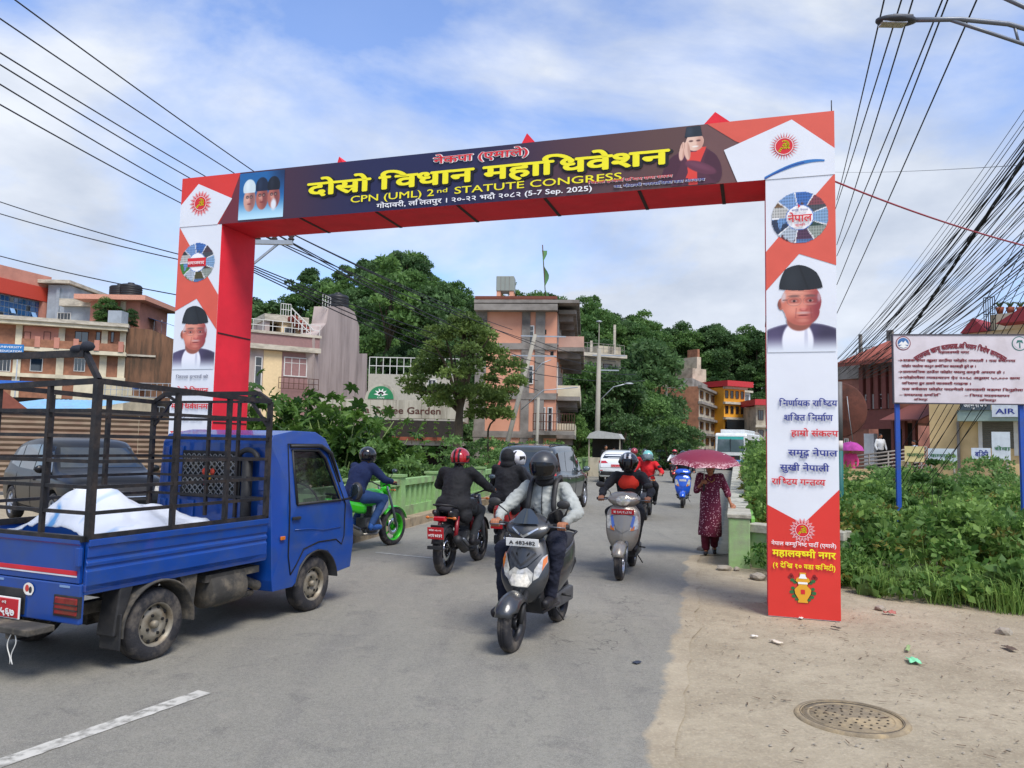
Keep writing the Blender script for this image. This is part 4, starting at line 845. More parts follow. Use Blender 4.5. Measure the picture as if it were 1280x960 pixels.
 c.end('tailgate_gap', [(-.70, .70), (.70, .70), (.70, .712), (-.70, .712)], DARKV, -1, .004)
 if plate=='rear':c.end('number_plate', [(-.22, .74), (.22, .74), (.22, .86), (-.22, .86)], PLR, -1, .012);lettering('plate_lettering', 'बा २० च ३२१४', LETW, c.root, Matrix.Translation((-.20, -ln/2-.03, .77)), .05, .01, width=.4)
 if kind in('van', ):
  for sd_ in(-1, 1):g=MB();g.tube([(sd_*w*.64, -1.7, h-.03), (sd_*w*.64, -1.6, h+.02), (sd_*w*.66, .1, h+.01), (sd_*w*.66, .2, h-.03)], .018, 6);g.build('roof_rail', [BLKP], c.root)
 return c
p=gr(661, 640);GREYP=mat('dark_grey_car_paint', '#2f3638', .30, .2, .05, 3, coat=.9, dirt='#6a675f', dscale=2.5, damt=.25)
rz=-R(17)
vv=suv('minivan', 'dark grey minivan driving away over the bridge, seen from behind left of the white car', 'minivan', (0, 0), rz, GREYP, 4.2, .83, 1.70, 'van', None, None)
vv.root.location=gr(653, 645)+Vector((math.sin(-rz), math.cos(rz), 0))*2.15
vv.end('badge', [(-.06, 1.02), (.06, 1.02), (.06, 1.05), (-.06, 1.05)], CHR, -1, .01);vv.end('bumper_bar', [(-.85, .58), (.85, .58), (.85, .63), (-.85, .63)], CHR, -1, .06)
g=MB();g.tube([(-.8, -2.2, .62), (.8, -2.2, .62)], .022, 8);g.build('chrome_bar', [CHR], vv.root);vv.end('number_plate', [(-.22, .76), (.22, .76), (.22, .88), (-.22, .88)], PLR, -1, .012)
p=gr(768, 604);WHTP=mat('white_car_paint', '#dfe2e4', .25, 0, .03, 3, coat=.9)
rz=-R(15);cc=suv('white_car', 'white hatchback driving away on the bridge, right of the dark grey minivan', 'car', (0, 0), rz, WHTP, 4.0, .87, 1.55, 'hatch', 'rear');cc.root.location=p+Vector((.276, .961, 0))*2.1
BLKC=mat('black_car_paint', '#0b0c0e', .38, 0, .05, 3, coat=.25, spec=.3)
rz=PI-R(-28);cc=suv('black_suv', 'shiny black suv stopped beyond the caged truck at the left', 'car', (-8.5, 15.3), R(180+46), BLKC, 4.6, .92, 1.66, 'suv')
TEAL=mat('teal_car_paint', '#50686c', .25, .3, .05, coat=.8)
def face(px, py):return gr(px, py)
p=gr(820, 586);suv('teal_sedan', 'teal grey car coming towards the camera behind the red riders', 'car', p[:2], R(165), TEAL, 4.2, .84, 1.5, 'sedan', 'front')
p=gr(867, 575);suv('silver_car', 'small silver car far off between the teal car and the bus', 'car', p[:2], R(165), mat('silver_paint', '#a9b0b8', .3, .4, .05, coat=.7), 4.2, .84, 1.6, 'hatch')
p=gr(520, 600);v=gr(520, 600, -1.2);suv('parked_white_car', 'white car parked in the yard under the coffee garden sign', 'car', (-4.6, 35.6), R(165), WHTP, 4.2, .84, 1.6, 'suv').root.location.z=-.9
def bus():
 p=at(914, 560, 61);p.z=0;rt=thing('bus', 'white and blue passenger bus coming along the far end of the road', 'bus', (p.x, p.y, 0), R(154))
 W=mat('bus_white', '#dfe4e4', .35, 0, .04, coat=.4, dirt='#8b8577', dscale=2, damt=.3);B=mat('bus_blue', '#2b7ed0', .35, 0, .05, coat=.4);T_=mat('bus_teal', '#3fb0a8', .4, 0, .04)
 g=MB();g.prism([(-8.2, .45), (-8.2, 2.75), (-7.9, 2.95), (.1, 2.95), (.22, 2.75), (.30, 1.5), (.34, .45)], 'X', -1.22, 1.22);g.build('body', [W], rt, .09, 3)
 g=MB();g.b2((-1.225, -8, .5), (1.225, .30, .62));g.b2((-1.24, .25, .45), (1.24, .40, .82));g.build('blue_skirt', [B], rt, .03)
 g=MB();g.add([(-1.05, .312, 1.45), (1.05, .312, 1.45), (1.0, .235, 2.55), (-1.0, .235, 2.55)], [(0, 1, 2, 3)]);g.build('windscreen', [GLB], rt)
 g=MB();g.add([(-1.0, .245, 2.40), (1.0, .245, 2.40), (1.0, .228, 2.68), (-1.0, .228, 2.68)], [(0, 1, 2, 3)]);g.build('sun_strip', [T_], rt)
 g=MB();g.b2((-.012, .23, 1.45), (.012, .325, 2.5));g.build('windscreen_post', [BLKP], rt)
 g=MB();g.b2((-.75, .33, .85), (.75, .36, 1.18));g.build('grille', [BLKP], rt, .01);g=MB();g.b2((-.3, .37, .9), (.3, .385, 1.05));g.build('number_plate', [PLR], rt)
 for s in(-1, 1):
  g=MB();g.lathe([(0, .36), (.12, .36), (.12, .32)], (s*.95, 0, 1.0), 'Y', 16);g.build('headlight', [CLRL], rt)
  g=MB();g.tube([(s*1.15, .25, 2.5), (s*1.38, .45, 2.45), (s*1.38, .45, 2.2)], .02, 6);g.box((s*1.38, .45, 2.05), (.16, .06, .34));g.build('mirror', [BLKP], rt)
  for i in range(6):g=MB();g.b2((s*1.22, -7.6+i*1.25, 1.55), (s*1.235, -6.5+i*1.25, 2.45));g.build('window', [GLS], rt)
 g=MB();g.b2((-.95, -6, 2.95), (.95, -.6, 3.25));g.build('roof_box', [W], rt, .05)
 ms=wheel_meshes('bus', .45, .26, .27, 'steel')
 for y in(-1.3, -6.3):
  for s in(-1, 1):wheel(rt, ms, (s*1.08, y, .45), s)
 return rt
bus()
# ================================================================== caged pickup truck
TB=mat('truck_blue', '#0b4090', .34, .05, .10, 3, .05, 8, coat=.4, dirt='#33486c', dscale=4, damt=.5);TBD=mat('truck_blue_inner', '#12347c', .5, 0, .12, 4, dirt='#555b66', dscale=4, damt=.5)
STL=mat('black_cage_steel', '#17171b', .55, .1, .2, 14, .3, 50, dirt='#57483c', dscale=9, damt=.35);UND=mat('muddy_underbody', '#3f3d39', .9, .1, .3, 6, .5, 30, dirt='#857a68', dscale=4, damt=.8)
td=Vector((.38, .925, 0)).normalized();tq=Vector((td.y, -td.x, 0));TR0=Vector((-2.74, 6.0, 0))-tq*.66
tk=thing('caged_truck', 'small blue pickup truck with a black steel cage over its cargo bed, at the left', 'truck', TR0, math.atan2(-td.x, td.y))
WB=1.95;HW=.74
def tb(nm, lo, hi, m, bev=.006, par=None):g=MB();g.b2(lo, hi);return g.build(nm, [m], par or tk, bev)
RX0, RX1, RY0, RY1, BZ0, BZ1=-HW, HW, -.66, 1.20, .62, .98
tb('bed_floor', (RX0, RY0, BZ0), (RX1, RY1, BZ0+.05), TBD)
def ribbed(nm, length, z0, z1, tf, ribs):
 pr=[(0, z0), (.03, z0)];hgt=z1-z0
 g=MB();prof=[(.0, 0), (.022, .0), (.03, .03), (.03, hgt*.42), (.018, hgt*.45), (.018, hgt*.49), (.03, hgt*.52), (.03, hgt*.58), (.018, hgt*.61), (.018, hgt*.65), (.03, hgt*.68), (.03, hgt*.86), (.045, hgt*.88), (.045, hgt), (0, hgt)]
 if not ribs:prof=[(0, 0), (.03, 0), (.03, hgt*.86), (.04, hgt*.9), (.04, hgt), (0, hgt)]
 k=len(prof);vs=[tf(0, a, z0+b)for a, b in prof]+[tf(length, a, z0+b)for a, b in prof]
 g.add(vs, [tuple(range(k)), tuple(range(2*k-1, k-1, -1))]+[(i, i+k, (i+1)%k+k, (i+1)%k)for i in range(k)]);return g.build(nm, [TB], tk, .004)
for s in(-1, 1):ribbed('side_panel', RY1-RY0-.01, BZ0-.02, BZ1, lambda t, a, b, s=s:(s*(HW-.03+a), RY0+.005+t, b), True)
ribbed('tailgate', 2*HW-.08, BZ0+.06, BZ1, lambda t, a, b:(-HW+.04+t, RY0-a+.01, b), False)
tb('rear_lower_panel', (-HW+.02, RY0-.02, .40), (HW-.02, RY0+.02, BZ0+.055), TB, .01)
tb('rear_recess', (-.30, RY0-.026, .42), (.18, RY0+.0, .60), BLKP)
STR=mat('stripe_red', '#c42330', .5, 0, .08);tb('tailgate_stripe', (-HW+.05, RY0-.026, .735), (HW-.06, RY0-.0195, .765), STR, 0)
tb('tailgate_stripe', (-HW+.05, RY0-.0245, .722), (HW-.06, RY0-.019, .733), mat('stripe_white', '#cfcfd4', .5), 0)
for s in(-1, 1):
 tb('tail_lamp', (s*.60-.11, RY0-.035, .46), (s*.60+.11, RY0-.0, .58), mat('old_red_lens', '#7a161a', .25, 0, .35, 18, dirt='#7a4a2a', dscale=12), .008);tb('lamp_frame', (s*.60-.125, RY0-.028, .447), (s*.60+.125, RY0-.002, .593), BLKP, .004)
 for z in(.495, .53):tb('lamp_bar', (s*.60-.112, RY0-.039, z), (s*.60+.112, RY0-.03, z+.008), BLKP, 0)
 tb('latch', (s*(HW-.035)-.02, RY0-.05, .80), (s*(HW-.035)+.02, RY0-.02, .93), TB)
tb('bumper_step', (-.62, RY0-.22, .34), (.50, RY0-.02, .385), UND, .008);tb('bumper_bracket', (.25, RY0-.2, .30), (.31, RY0+.1, .35), UND);tb('bumper_bracket', (-.45, RY0-.2, .30), (-.39, RY0+.1, .35), UND)
pl=tb('number_plate', (-.30, RY0-.062, .40), (.16, RY0-.05, .53), PLR, .003);fr=tb('plate_frame', (-.31, RY0-.055, .39), (.17, RY0-.045, .54), PLW, .003)
lettering('plate_lettering', 'बागमती प^देश ०२', LETW, tk, Matrix.Translation((-.25, RY0-.064, .495)), .03, .02, width=.30)
lettering('plate_lettering', '०२१व०५६७', LETW, tk, Matrix.Translation((-.28, RY0-.064, .415)), .075, .03, width=.42)
g=MB();g.poly([(.215+.055*math.cos(a), RY0-.0275, .605+.045*math.sin(a))for a in np.arange(0, 6.28, .4)]);g.build('sticker', [mat('sticker_white', '#e3dcd0', .5)], tk)
g=MB();g.poly([(.20+.02*math.cos(a), RY0-.029, .61+.025*math.sin(a))for a in np.arange(0, 6.28, .6)]);g.build('sticker', [mat('sticker_red', '#c23b2e', .5)], tk);g=MB();g.poly([(.235+.016*math.cos(a), RY0-.029, .60+.025*math.sin(a))for a in np.arange(0, 6.28, .6)]);g.build('sticker', [mat('sticker_dark', '#2a2a30', .5)], tk)
tb('sticker', (.19, RY0-.029, .565), (.25, RY0-.0275, .58), LETW, 0);[tb('reflective_sticker', (x_, RY0-.0235, .645), (x_+.10, RY0-.019, .66), mat('badge_grey', '#7f9cc4', .4, .3), 0)for x_ in(-.16, .52)]
ms=wheel_meshes('truck', .27, .16, .165, 'steel')
for s in(-1, 1):
 for y in(0, WB):wheel(tk, ms, (s*(.66-.02), y, .27), s)
 g=MB();g.lathe([(.345, s*.50), (.345, s*.755), (.33, s*.755), (.33, s*.50)], (0, 0, .27), 'X', 20, a0=R(-5), a1=R(185));g.build('mudguard', [UND], tk)
 g=MB();g.prism([(.31, .42), (.37, .34), (.40, .62), (.20, .62)], 'X', s*.66, s*.71);g.build('arch_filler', [UND], tk);g=MB();g.prism([(-.345, .26), (-.40, .26), (-.36, .62), (-.24, .62)], 'X', s*.56, s*.73);g.build('rear_flap', [BLKP], tk, .01)
 tb('chassis_rail', (s*.36-.04, -.6, .38), (s*.36+.04, 2.4, .47), UND)
 tb('mud_flap', (s*.66-.10, -.37, .16), (s*.66+.10, -.355, .42), BLKP)
g=MB();g.lathe([(0, .0), (.14, .0), (.15, .02), (.15, .40), (.14, .42), (0, .42)], (.60, .55, .42), 'Y', 20);g.tube([(.56, .95, .40), (.58, 1.1, .42), (.62, 1.22, .36), (.50, 1.35, .34)], .045, 10);g.tube([(.55, .7, .30), (.58, .75, .28), (.58, 1.2, .30)], .03, 8);g.build('air_filter_and_hose', [UND], tk, label='dusty cylinder with hoses slung under the bed')
g=MB();g.b2((-.70, .45, .28), (-.42, 1.1, .54));g.build('fuel_tank', [UND], tk, .03);g=MB();g.b2((.42, .50, .50), (.70, 1.15, .56));g.b2((-.1, -.1, .22), (.1, .1, .34));g.tube([(-.6, 0, .27), (.6, 0, .27)], .05, 8);g.build('axle', [UND], tk)
g=MB();g.tube([(-.2, -.2, .28), (-.22, 1.5, .30)], .03, 8);g.build('exhaust', [UND], tk)
cy0, cy1=1.27, 2.56
OUT=[(cy0, .40), (cy0, 1.66), (cy0+.05, 1.74), (cy0+.35, 1.79), (cy0+.70, 1.785), (cy0+.86, 1.72), (cy0+1.00, 1.52), (cy0+1.20, 1.10), (cy0+1.26, .98), (cy1, .84), (cy1+.01, .62), (cy1-.03, .36), (WB+.33, .34), (WB+.32, .36), (WB+.28, .48), (WB+.17, .575), (WB, .61), (WB-.17, .575), (WB-.28, .48), (WB-.33, .33), (cy0+.30, .30), (cy0+.02, .30)]
def cabx(z):return HW+.01 if z<1.02 else HW+.01-(z-1.02)*.13
WIN=[(cy0+.33, 1.08), (cy0+.31, 1.60), (cy0+.72, 1.60), (cy0+.83, 1.52), (cy0+1.05, 1.08)]
bm=bmesh.new()
def side_sheet(s):
 o=[bm.verts.new((s*cabx(z), y, z))for y, z in OUT];return o
A_=side_sheet(1);B_=side_sheet(-1)
for i in range(len(OUT)):
 j=(i+1)%len(OUT)
 if i in(6, 7):continue
 bm.faces.new([A_[i], A_[j], B_[j], B_[i]])
for s, O in((1, A_), (-1, B_)):
 wv=[bm.verts.new((s*cabx(z), y, z))for y, z in WIN]
 o_e=[bm.edges.new((O[i], O[(i+1)%len(O)]))if bm.edges.get((O[i], O[(i+1)%len(O)]))is None else bm.edges.get((O[i], O[(i+1)%len(O)]))for i in range(len(O))]
 w_e=[bm.edges.new((wv[i], wv[(i+1)%len(wv)]))for i in range(len(wv))]
 bmesh.ops.triangle_fill(bm, use_beauty=True, use_dissolve=False, edges=o_e+w_e)
me=bpy.data.meshes.new('cab');bmesh.ops.recalc_face_normals(bm, faces=bm.faces);bm.to_mesh(me);bm.free();me.materials.append(TB);me.materials.append(BLKP);cab=link(bpy.data.objects.new('cab', me), tk)
sm_=cab.modifiers.new('solid', 'SOLIDIFY');sm_.thickness=.03;sm_.offset=-1;bv=cab.modifiers.new('bev', 'BEVEL');bv.width=.022;bv.segments=3;bv.limit_method='ANGLE';bv.angle_limit=R(25)
g=MB()
for s in(-1, 1):
 x=lambda z, e=.004:s*(cabx(z)+e)
 door=[(cy0+.26, .42), (cy0+.22, .60), (cy0+.22, 1.04), (cy0+.25, 1.66), (cy0+.74, 1.66), (cy0+.88, 1.57), (cy0+1.13, 1.04), (cy0+1.12, .70), (cy0+1.08, .62), (cy0+.98, .68), (cy0+.68, .685), (cy0+.45, .64), (cy0+.34, .50), (cy0+.26, .42)]
 d=thing('door', None, None);d.parent=tk;d.name='door'
 g=MB();g.tube([(x(z, .001), y, z)for y, z in door], .007, 6);g.build('door_gap', [DARKV], d)
 g=MB();g.tube([(x(z, .002), y, z)for y, z in WIN+WIN[:1]], .016, 6);g.build('window_rubber', [BLKP], d)
 g=MB();g.poly([(s*(cabx(z)-.018), y, z)for y, z in WIN]);g.build('window', [mat('cab_glass', '#0c1413', .04, 0, 0, alpha=.55, coat=.5)], d)
 g=MB();g.add([(x(.80, .003), cy0+.52, .78), (x(.80, .012), cy0+.56, .86), (x(.98, .012), cy0+.62, .99), (x(1.0, .003), cy0+1.0, 1.0), (x(.8, .003), cy0+1.04, .8)], [(0, 1, 2, 3, 4)]);
 g=MB();g.box((x(.95, .012), cy0+.31, .95), (.02, .12, .03));g.build('handle', [BLKP], d, .006)
 g=MB();g.tube([(x(1.65, .02), cy0+.27, 1.64), (x(1.67, .03), cy0+.74, 1.645), (x(1.58, .03), cy0+.90, 1.57), (x(1.3, .02), cy0+1.04, 1.27)], [.018, .022, .022, .01], 6);g.build('rain_visor', [BLKP], d)
 g=MB();g.tube([(x(1.12), cy0+1.08, 1.08), (s*(cabx(1)+.06), cy0+1.15, 1.10), (s*(cabx(1)+.10), cy0+1.15, 1.15)], .012, 6);g.ell((s*(cabx(1)+.12), cy0+1.15, 1.17), (.075, .04, .10), 16);g.build('mirror', [BLKP], tk)
 g=MB();g.ell((s*(cabx(1)+.12), cy0+1.118, 1.17), (.062, .012, .085), 16);g.build('mirror_glass', [GLS], tk)
 g=MB();g.box((x(.80, .008), cy0+.12, .78), (.02, .06, .035));g.build('side_indicator', [AMB], tk, .006)
 g=MB();g.lathe([(.34, s*(HW-.20)), (.34, s*(HW+.02)), (.325, s*(HW+.02)), (.325, s*(HW-.20))], (0, WB, .27), 'X', 20, a0=R(5), a1=R(175));g.build('wheel_arch', [BLKP], tk)
 g=MB();g.box((s*.52, cy1+.0, .74), (.26, .05, .16));g.build('headlight', [CLRL], tk, .03)
 g=MB();g.tube([(x(.9, .003), cy0+.30, .84), (x(.9, .006), cy0+.55, .83), (x(.85, .006), cy0+.75, .80), (x(.8, .003), cy0+1.05, .80)], .004, 5);g.build('door_crease', [TB], d)
g=MB();g.poly([(-cabx(1.7)+.05, cy0+.865, 1.70), (cabx(1.7)-.05, cy0+.865, 1.70), (cabx(1.1)-.04, cy0+1.195, 1.11), (-cabx(1.1)+.04, cy0+1.195, 1.11)]);g.build('windscreen', [glass('cab_glass', '')], tk)
tb('front_bumper', (-.70, cy1-.05, .34), (.70, cy1+.06, .55), BLKP, .03);tb('cab_floor', (-.68, cy0+.06, .42), (.68, cy1-.1, .60), BLKP)
for x0 in(-.36, .36):tb('seat', (x0-.22, cy0+.2, .60), (x0+.22, cy0+.62, .86), SEATM, .04);tb('seat_back', (x0-.22, cy0+.08, .80), (x0+.22, cy0+.2, 1.45), SEATM, .04)
g=MB();g.lathe([(.19, .0), (.205, .012), (.19, .024), (.18, .012)], n=24, X=Matrix.Translation((.36, cy0+.90, 1.08))@Matrix.Rotation(R(-60), 4, 'X'));g.build('steering_wheel', [BLKP], tk)
tb('dashboard', (-.66, cy0+.95, .82), (.66, cy1-.12, 1.02), BLKP, .03)
for x0 in(-.62, -.44, -.26, .26, .44, .60):
 tb('wall_rib', (x0-.04, cy0-.022, .72), (x0+.04, cy0-.002, 1.10), TB, .008)
for x0 in(-.60, -.42, .60):tb('wall_rib', (x0-.04, cy0-.022, 1.22), (x0+.04, cy0-.002, 1.62), TB, .008)
tb('rear_window', (-.36, cy0-.012, 1.16), (.30, cy0-.003, 1.55), GLS, 0);tb('window_frame', (-.40, cy0-.02, 1.55), (.34, cy0-.002, 1.58), BLKP);tb('window_frame', (-.40, cy0-.02, 1.13), (.34, cy0-.002, 1.16), BLKP);tb('window_frame', (-.40, cy0-.02, 1.16), (-.36, cy0-.002, 1.55), BLKP);tb('window_frame', (.30, cy0-.02, 1.16), (.34, cy0-.002, 1.55), BLKP)
g=MB();n=11
for i in range(-6, n):
 for sg in(1, -1):
  a=-.36+i*.066;pts=[]
  for t in(0, .39):
   pts.append([a+(t if sg>0 else .39-t), 1.16+t])
  (xa, za), (xb, zb)=pts
  if xa>xb:(xa, za), (xb, zb)=(xb, zb), (xa, za)
  lo, hi=max(xa, -.36), min(xb, .30)
  if hi-lo>.02:f=lambda x:za+(zb-za)*(x-xa)/(xb-xa);g.tube([(lo, cy0-.028, f(lo)), (hi, cy0-.028, f(hi))], .005, 4)
g.build('window_grille', [mat('grille_wire', '#8b8f96', .4, .6)], tk)
for k, (dx, dz, c)in enumerate([(-.08, 1.38, '#c2402f'), (-.02, 1.33, '#c9952f'), (-.06, 1.28, '#a82f40'), (.02, 1.38, '#b8402f')]):
 g=MB();g.ell((dx, cy0-.04, dz), (.03, .012, .035), 8);g.build('garland', [mat('garland_'+str(k), c, .8)], tk)
g=MB();g.tube([(.46+.0, cy0-.06, .75), (.46, cy0-.06, 1.50)], .05, 10);g.build('rolled_mat', [BLKP], tk)
g=MB();g.tube([(.46+.12*math.cos(a), cy0-.06, 1.50+.10*math.sin(a))for a in np.arange(0, PI+.1, .3)], .025, 8);g.build('hose_loop', [BLKP], tk)
ZT=2.05;ZC=2.15;x1=HW-.02
zl=[1.00, 1.16, 1.34, 1.52, 1.70, 1.88, ZT]
def bar(nm, a, b, w=.035, m=STL):g=MB();g.tube([a, b], w*.56, 4, 0, True, False);return g.build(nm, [m], tk)
for s in(-1, 1):
 for y, w in((RY0+.02, .06), (RY0+.75, .045), (RY0+1.32, .045), (RY1-.02, .05)):
  bar('cage_post', (s*x1, y, .97), (s*x1, y, ZT+(.0 if y>-.5 else .05)), w)
 for z in zl:bar('cage_rail', (s*x1, RY0+.03, z+(.04 if z>2 else 0)), (s*x1, RY1-.03, z), .032 if z<2 else .05)
 for y, zc, zt in((RY0+.02, ZC+.14, ZT+.05), (RY1-.02, ZC-.02, ZT)):
  bar('cage_corner', (s*x1, y, zt), (s*(x1-.14), y, zc), .045)
 bar('cage_brace', (s*x1, RY1-.02, 1.80), (s*(x1-.22), RY1-.02, ZT), .03);bar('cage_brace', (s*(x1-.30), RY1-.02, ZT), (s*(x1-.14), RY1-.02, ZC-.02), .03)
bar('cage_top', (-x1+.14, RY0+.02, ZC+.14), (x1-.14, RY0+.02, ZC+.14), .06);bar('cage_top', (-x1+.14, RY1-.02, ZC-.02), (x1-.14, RY1-.02, ZC-.02), .045)
for z in zl[1:]:bar('cage_rail', (-x1, RY1-.02, z), (x1, RY1-.02, z), .03);bar('cage_rail', (-x1, RY0+.02, z), (x1, RY0+.02, z+(.04 if z>2 else 0)), .032 if z<2 else .05)
for x0 in(-.38, .0):bar('cage_post', (x0, RY1-.02, .97), (x0, RY1-.02, ZT), .035)
bar('cage_post', (.36, RY1-.02, .97), (.36, RY1-.02, ZT), .035);bar('cage_post', (-.32, RY0+.02, .97), (-.32, RY0+.02, ZT+.03), .045);bar('cage_post', (.24, RY0+.02, .97), (.24, RY0+.02, ZT+.03), .04)
for s in(-1, 1):bar('bed_cap', (s*x1, RY0, .985), (s*x1, RY1, .985), .05)
bar('bed_cap', (-x1, RY0-.01, .985), (x1, RY0-.01, .985), .05)
g=MB();g.ell((x1-.13, RY0+.02, ZC+.19), (.05, .05, .04), 8);g.ell((x1-.22, RY0+.02, ZC+.17), (.07, .05, .035), 8);g.build('rag_knot', [mat('dark_rag', '#20242e', .9, 0, .2)], tk)
for dx in(.30, .345):
 g=MB();g.tube([(dx+.02*math.sin(z*30+dx*90), RY0-.2, .36-z)for z in np.arange(0, .24, .02)], .004, 5);g.build('twine', [mat('white_twine', '#cfcfca', .8)], tk)
def sheet():
 n, k=44, 60;rows=[]
 for j in range(k+1):
  v=j/k;row=[]
  for i in range(n+1):
   u=i/n;x=-.62+1.28*u;y=-.32+1.40*v
   hgt=.36*math.exp(-((u-.38)/.38)**2-((v-.22)/.22)**2)+.22*math.exp(-((u-.5)/.36)**2-((v-.58)/.34)**2)
   q=Vector((x*2.2, y*2.2, 2));wr=.05*noise.noise(q*1.6)+.035*abs(noise.noise(Vector((x*8+y*5, y*3, 5))))+.018*abs(noise.noise(Vector((x*18, y*9, 1))))
   row.append((x, y, BZ0+.07+max(0, hgt+wr*(1 if hgt>.05 else .5))+.16))
  rows.append(row)
 m=mat('white_plastic_sheet', '#dfe6ee', .35, 0, .05, 4, .3, 14, coat=.3);t, b=nodes_of(m);s_=t.nodes.new('ShaderNodeTexCoord').outputs['Object']
 c=mixc(t, ramp(t, nz(t, s_, 1.7, 3, .5, 1.5, (1.2, .6, 1)), [(.54, 0.), (.62, 1.)]), (.74, .78, .84), (.10, .33, .66));t.links.new(c, b.inputs['Base Color'])
 g=MB();g.grid(rows, 0, True);o=g.build('plastic_sheet', [m], None);o.matrix_world=tk.matrix_world.copy();o.location=TR0;o.rotation_euler=(0, 0, math.atan2(-td.x, td.y))
 s=o.modifiers.new('solid', 'SOLIDIFY');s.thickness=.006
 tag(o, 'crumpled white and blue plastic sheet heaped in the truck bed', 'tarpaulin')
sheet()
# ================================================================== people
def shell(name, parts, vox, mt, parent, sm_it=4, wr=0., wsc=9., seed=0, smf=.5, wz=1.):
 """tapered limbs and rounded masses fused into one continuous skin"""
 g=MB()
 for q in parts:
  if q[0]=='c':
   p0, p1, r0, r1=Vector(q[1]), Vector(q[2]), q[3], q[4];d=p1-p0;L_=d.length or 1e-4;u=d/L_
   ts=[(-1, 0), (-.92, .38), (-.7, .71), (-.38, .92), (0, 1)]
   pts=[p0+u*(a*r0)for a, b in ts]+[p1+u*(-a*r1)for a, b in ts[::-1]];rs=[max(b, .03)*r0 for a, b in ts]+[max(b, .03)*r1 for a, b in ts[::-1]]
   g.tube(pts, rs, 14)
  elif q[0]=='e':g.ell((0, 0, 0), q[2], 18, X=Matrix.Translation(q[1])@(q[3].to_4x4()if len(q)>3 and q[3]is not None else Matrix()))
 me=g.mesh(name, [mt]);o=bpy.data.objects.new(name, me);COL.objects.link(o)
 m=o.modifiers.new('r', 'REMESH');m.mode='VOXEL';m.voxel_size=vox;s=o.modifiers.new('s', 'SMOOTH');s.factor=smf;s.iterations=sm_it
 dg=bpy.context.evaluated_depsgraph_get();nm=bpy.data.meshes.new_from_object(o.evaluated_get(dg));COL.objects.unlink(o);bpy.data.objects.remove(o)
 if wr:
  for v in nm.vertices:
   c=v.co;n=noise.noise(Vector((c.x*wsc+seed, c.y*wsc, c.z*wsc*wz)));n2=abs(noise.noise(Vector((c.x*wsc*1.7, c.y*wsc*1.7+seed, c.z*wsc*2.4*wz))))
   v.co=c+v.normal*(wr*n+wr*.9*(n2-.25))
 for p in nm.polygons:p.use_smooth=True
 nm.name=name;nm.materials.clear();nm.materials.append(mt);return link(bpy.data.objects.new(name, nm), parent)
def V3(*a):return Vector(a)
SKIN=mat('skin', '#9c6647', .55, 0, .08, 12, .1, 90);SKIN2=mat('skin_light', '#b07c5c', .55, 0, .08, 12, .1, 90);HAIR=mat('black_hair', '#12100f', .6, 0, .2, 30, .5, 120, stretch=(3, 3, .6))
def cloth(nm, col, var=.1, rough=.85, bump=.9):return mat('cloth_'+nm, col, rough, 0, var, 5, bump, 15)
def grip_hand(g, s, wrist):
 """fingers closed round a handlebar grip at g; s = +1 right hand"""
 g=Vector(g);P=[('e', g+V3(0, -.035, .018), (.045, .045, .018), None), ('c', g+V3(0, -.06, .02), Vector(wrist), .027, .026)]
 for i, dx in enumerate((-.034, -.012, .011, .032)):
  L_=(1, 1.08, 1.03, .88)[i]if s<0 else(.88, 1.03, 1.08, 1)[i]
  a=g+V3(dx, -.005, .032);b=g+V3(dx, .028*L_, .024);c=g+V3(dx, .036*L_, -.004);d=g+V3(dx, .014, -.026)
  P+=[('c', a+V3(0, -.03, -.004), a, .011, .010), ('c', a, b, .010, .0095), ('c', b, c, .0095, .009), ('c', c, d, .009, .008)]
 t=g+V3(-s*.044, -.04, .008);P+=[('c', t, g+V3(-s*.052, -.005, -.004), .012, .010), ('c', g+V3(-s*.052, -.005, -.004), g+V3(-s*.03, .014, -.022), .010, .008)]
 return P
def free_hand(w, d, s):
 w=Vector(w);d=Vector(d).normalized();a=Vector((1, 0, 0));a=(a-d*a.dot(d)).normalized();n=d.cross(a);P=[('c', w, w+d*.05, .022, .028), ('e', w+d*.055, (.034, .034, .034), None)]
 for i, (o, L_)in enumerate(((-.028, .062), (-.010, .075), (.010, .070), (.027, .055))):
  b=w+d*.085+a*o;m_=b+d*L_*.5+n*s*.008;P+=[('c', b, m_, .009, .0085), ('c', m_, m_+d*L_*.45+n*s*.018, .0085, .007)]
 t=w+d*.03-a*.03;P+=[('c', t, t+d*.04-a*.022, .011, .009), ('c', t+d*.04-a*.022, t+d*.065-a*.018, .009, .008)]
 return P
def face_parts(H, r=1.):
 e=lambda c, q:('e', Vector(H)+Vector(c)*r, tuple(k*r for k in q), None)
 return[e((0, -.01, .02), (.077, .095, .10)), e((0, .018, -.045), (.060, .066, .065)), e((0, .062, -.085), (.026, .022, .02)), e((0, .088, -.012), (.012, .018, .026)), e((0, .098, -.028), (.016, .013, .012)), e((.03, .073, .018), (.026, .014, .010)), e((-.03, .073, .018), (.026, .014, .010)), e((.078, -.005, -.005), (.010, .020, .030)), e((-.078, -.005, -.005), (.010, .020, .030)), e((0, .080, -.058), (.024, .010, .009)), e((.045, .055, -.025), (.022, .02, .02)), e((-.045, .055, -.025), (.022, .02, .02))]
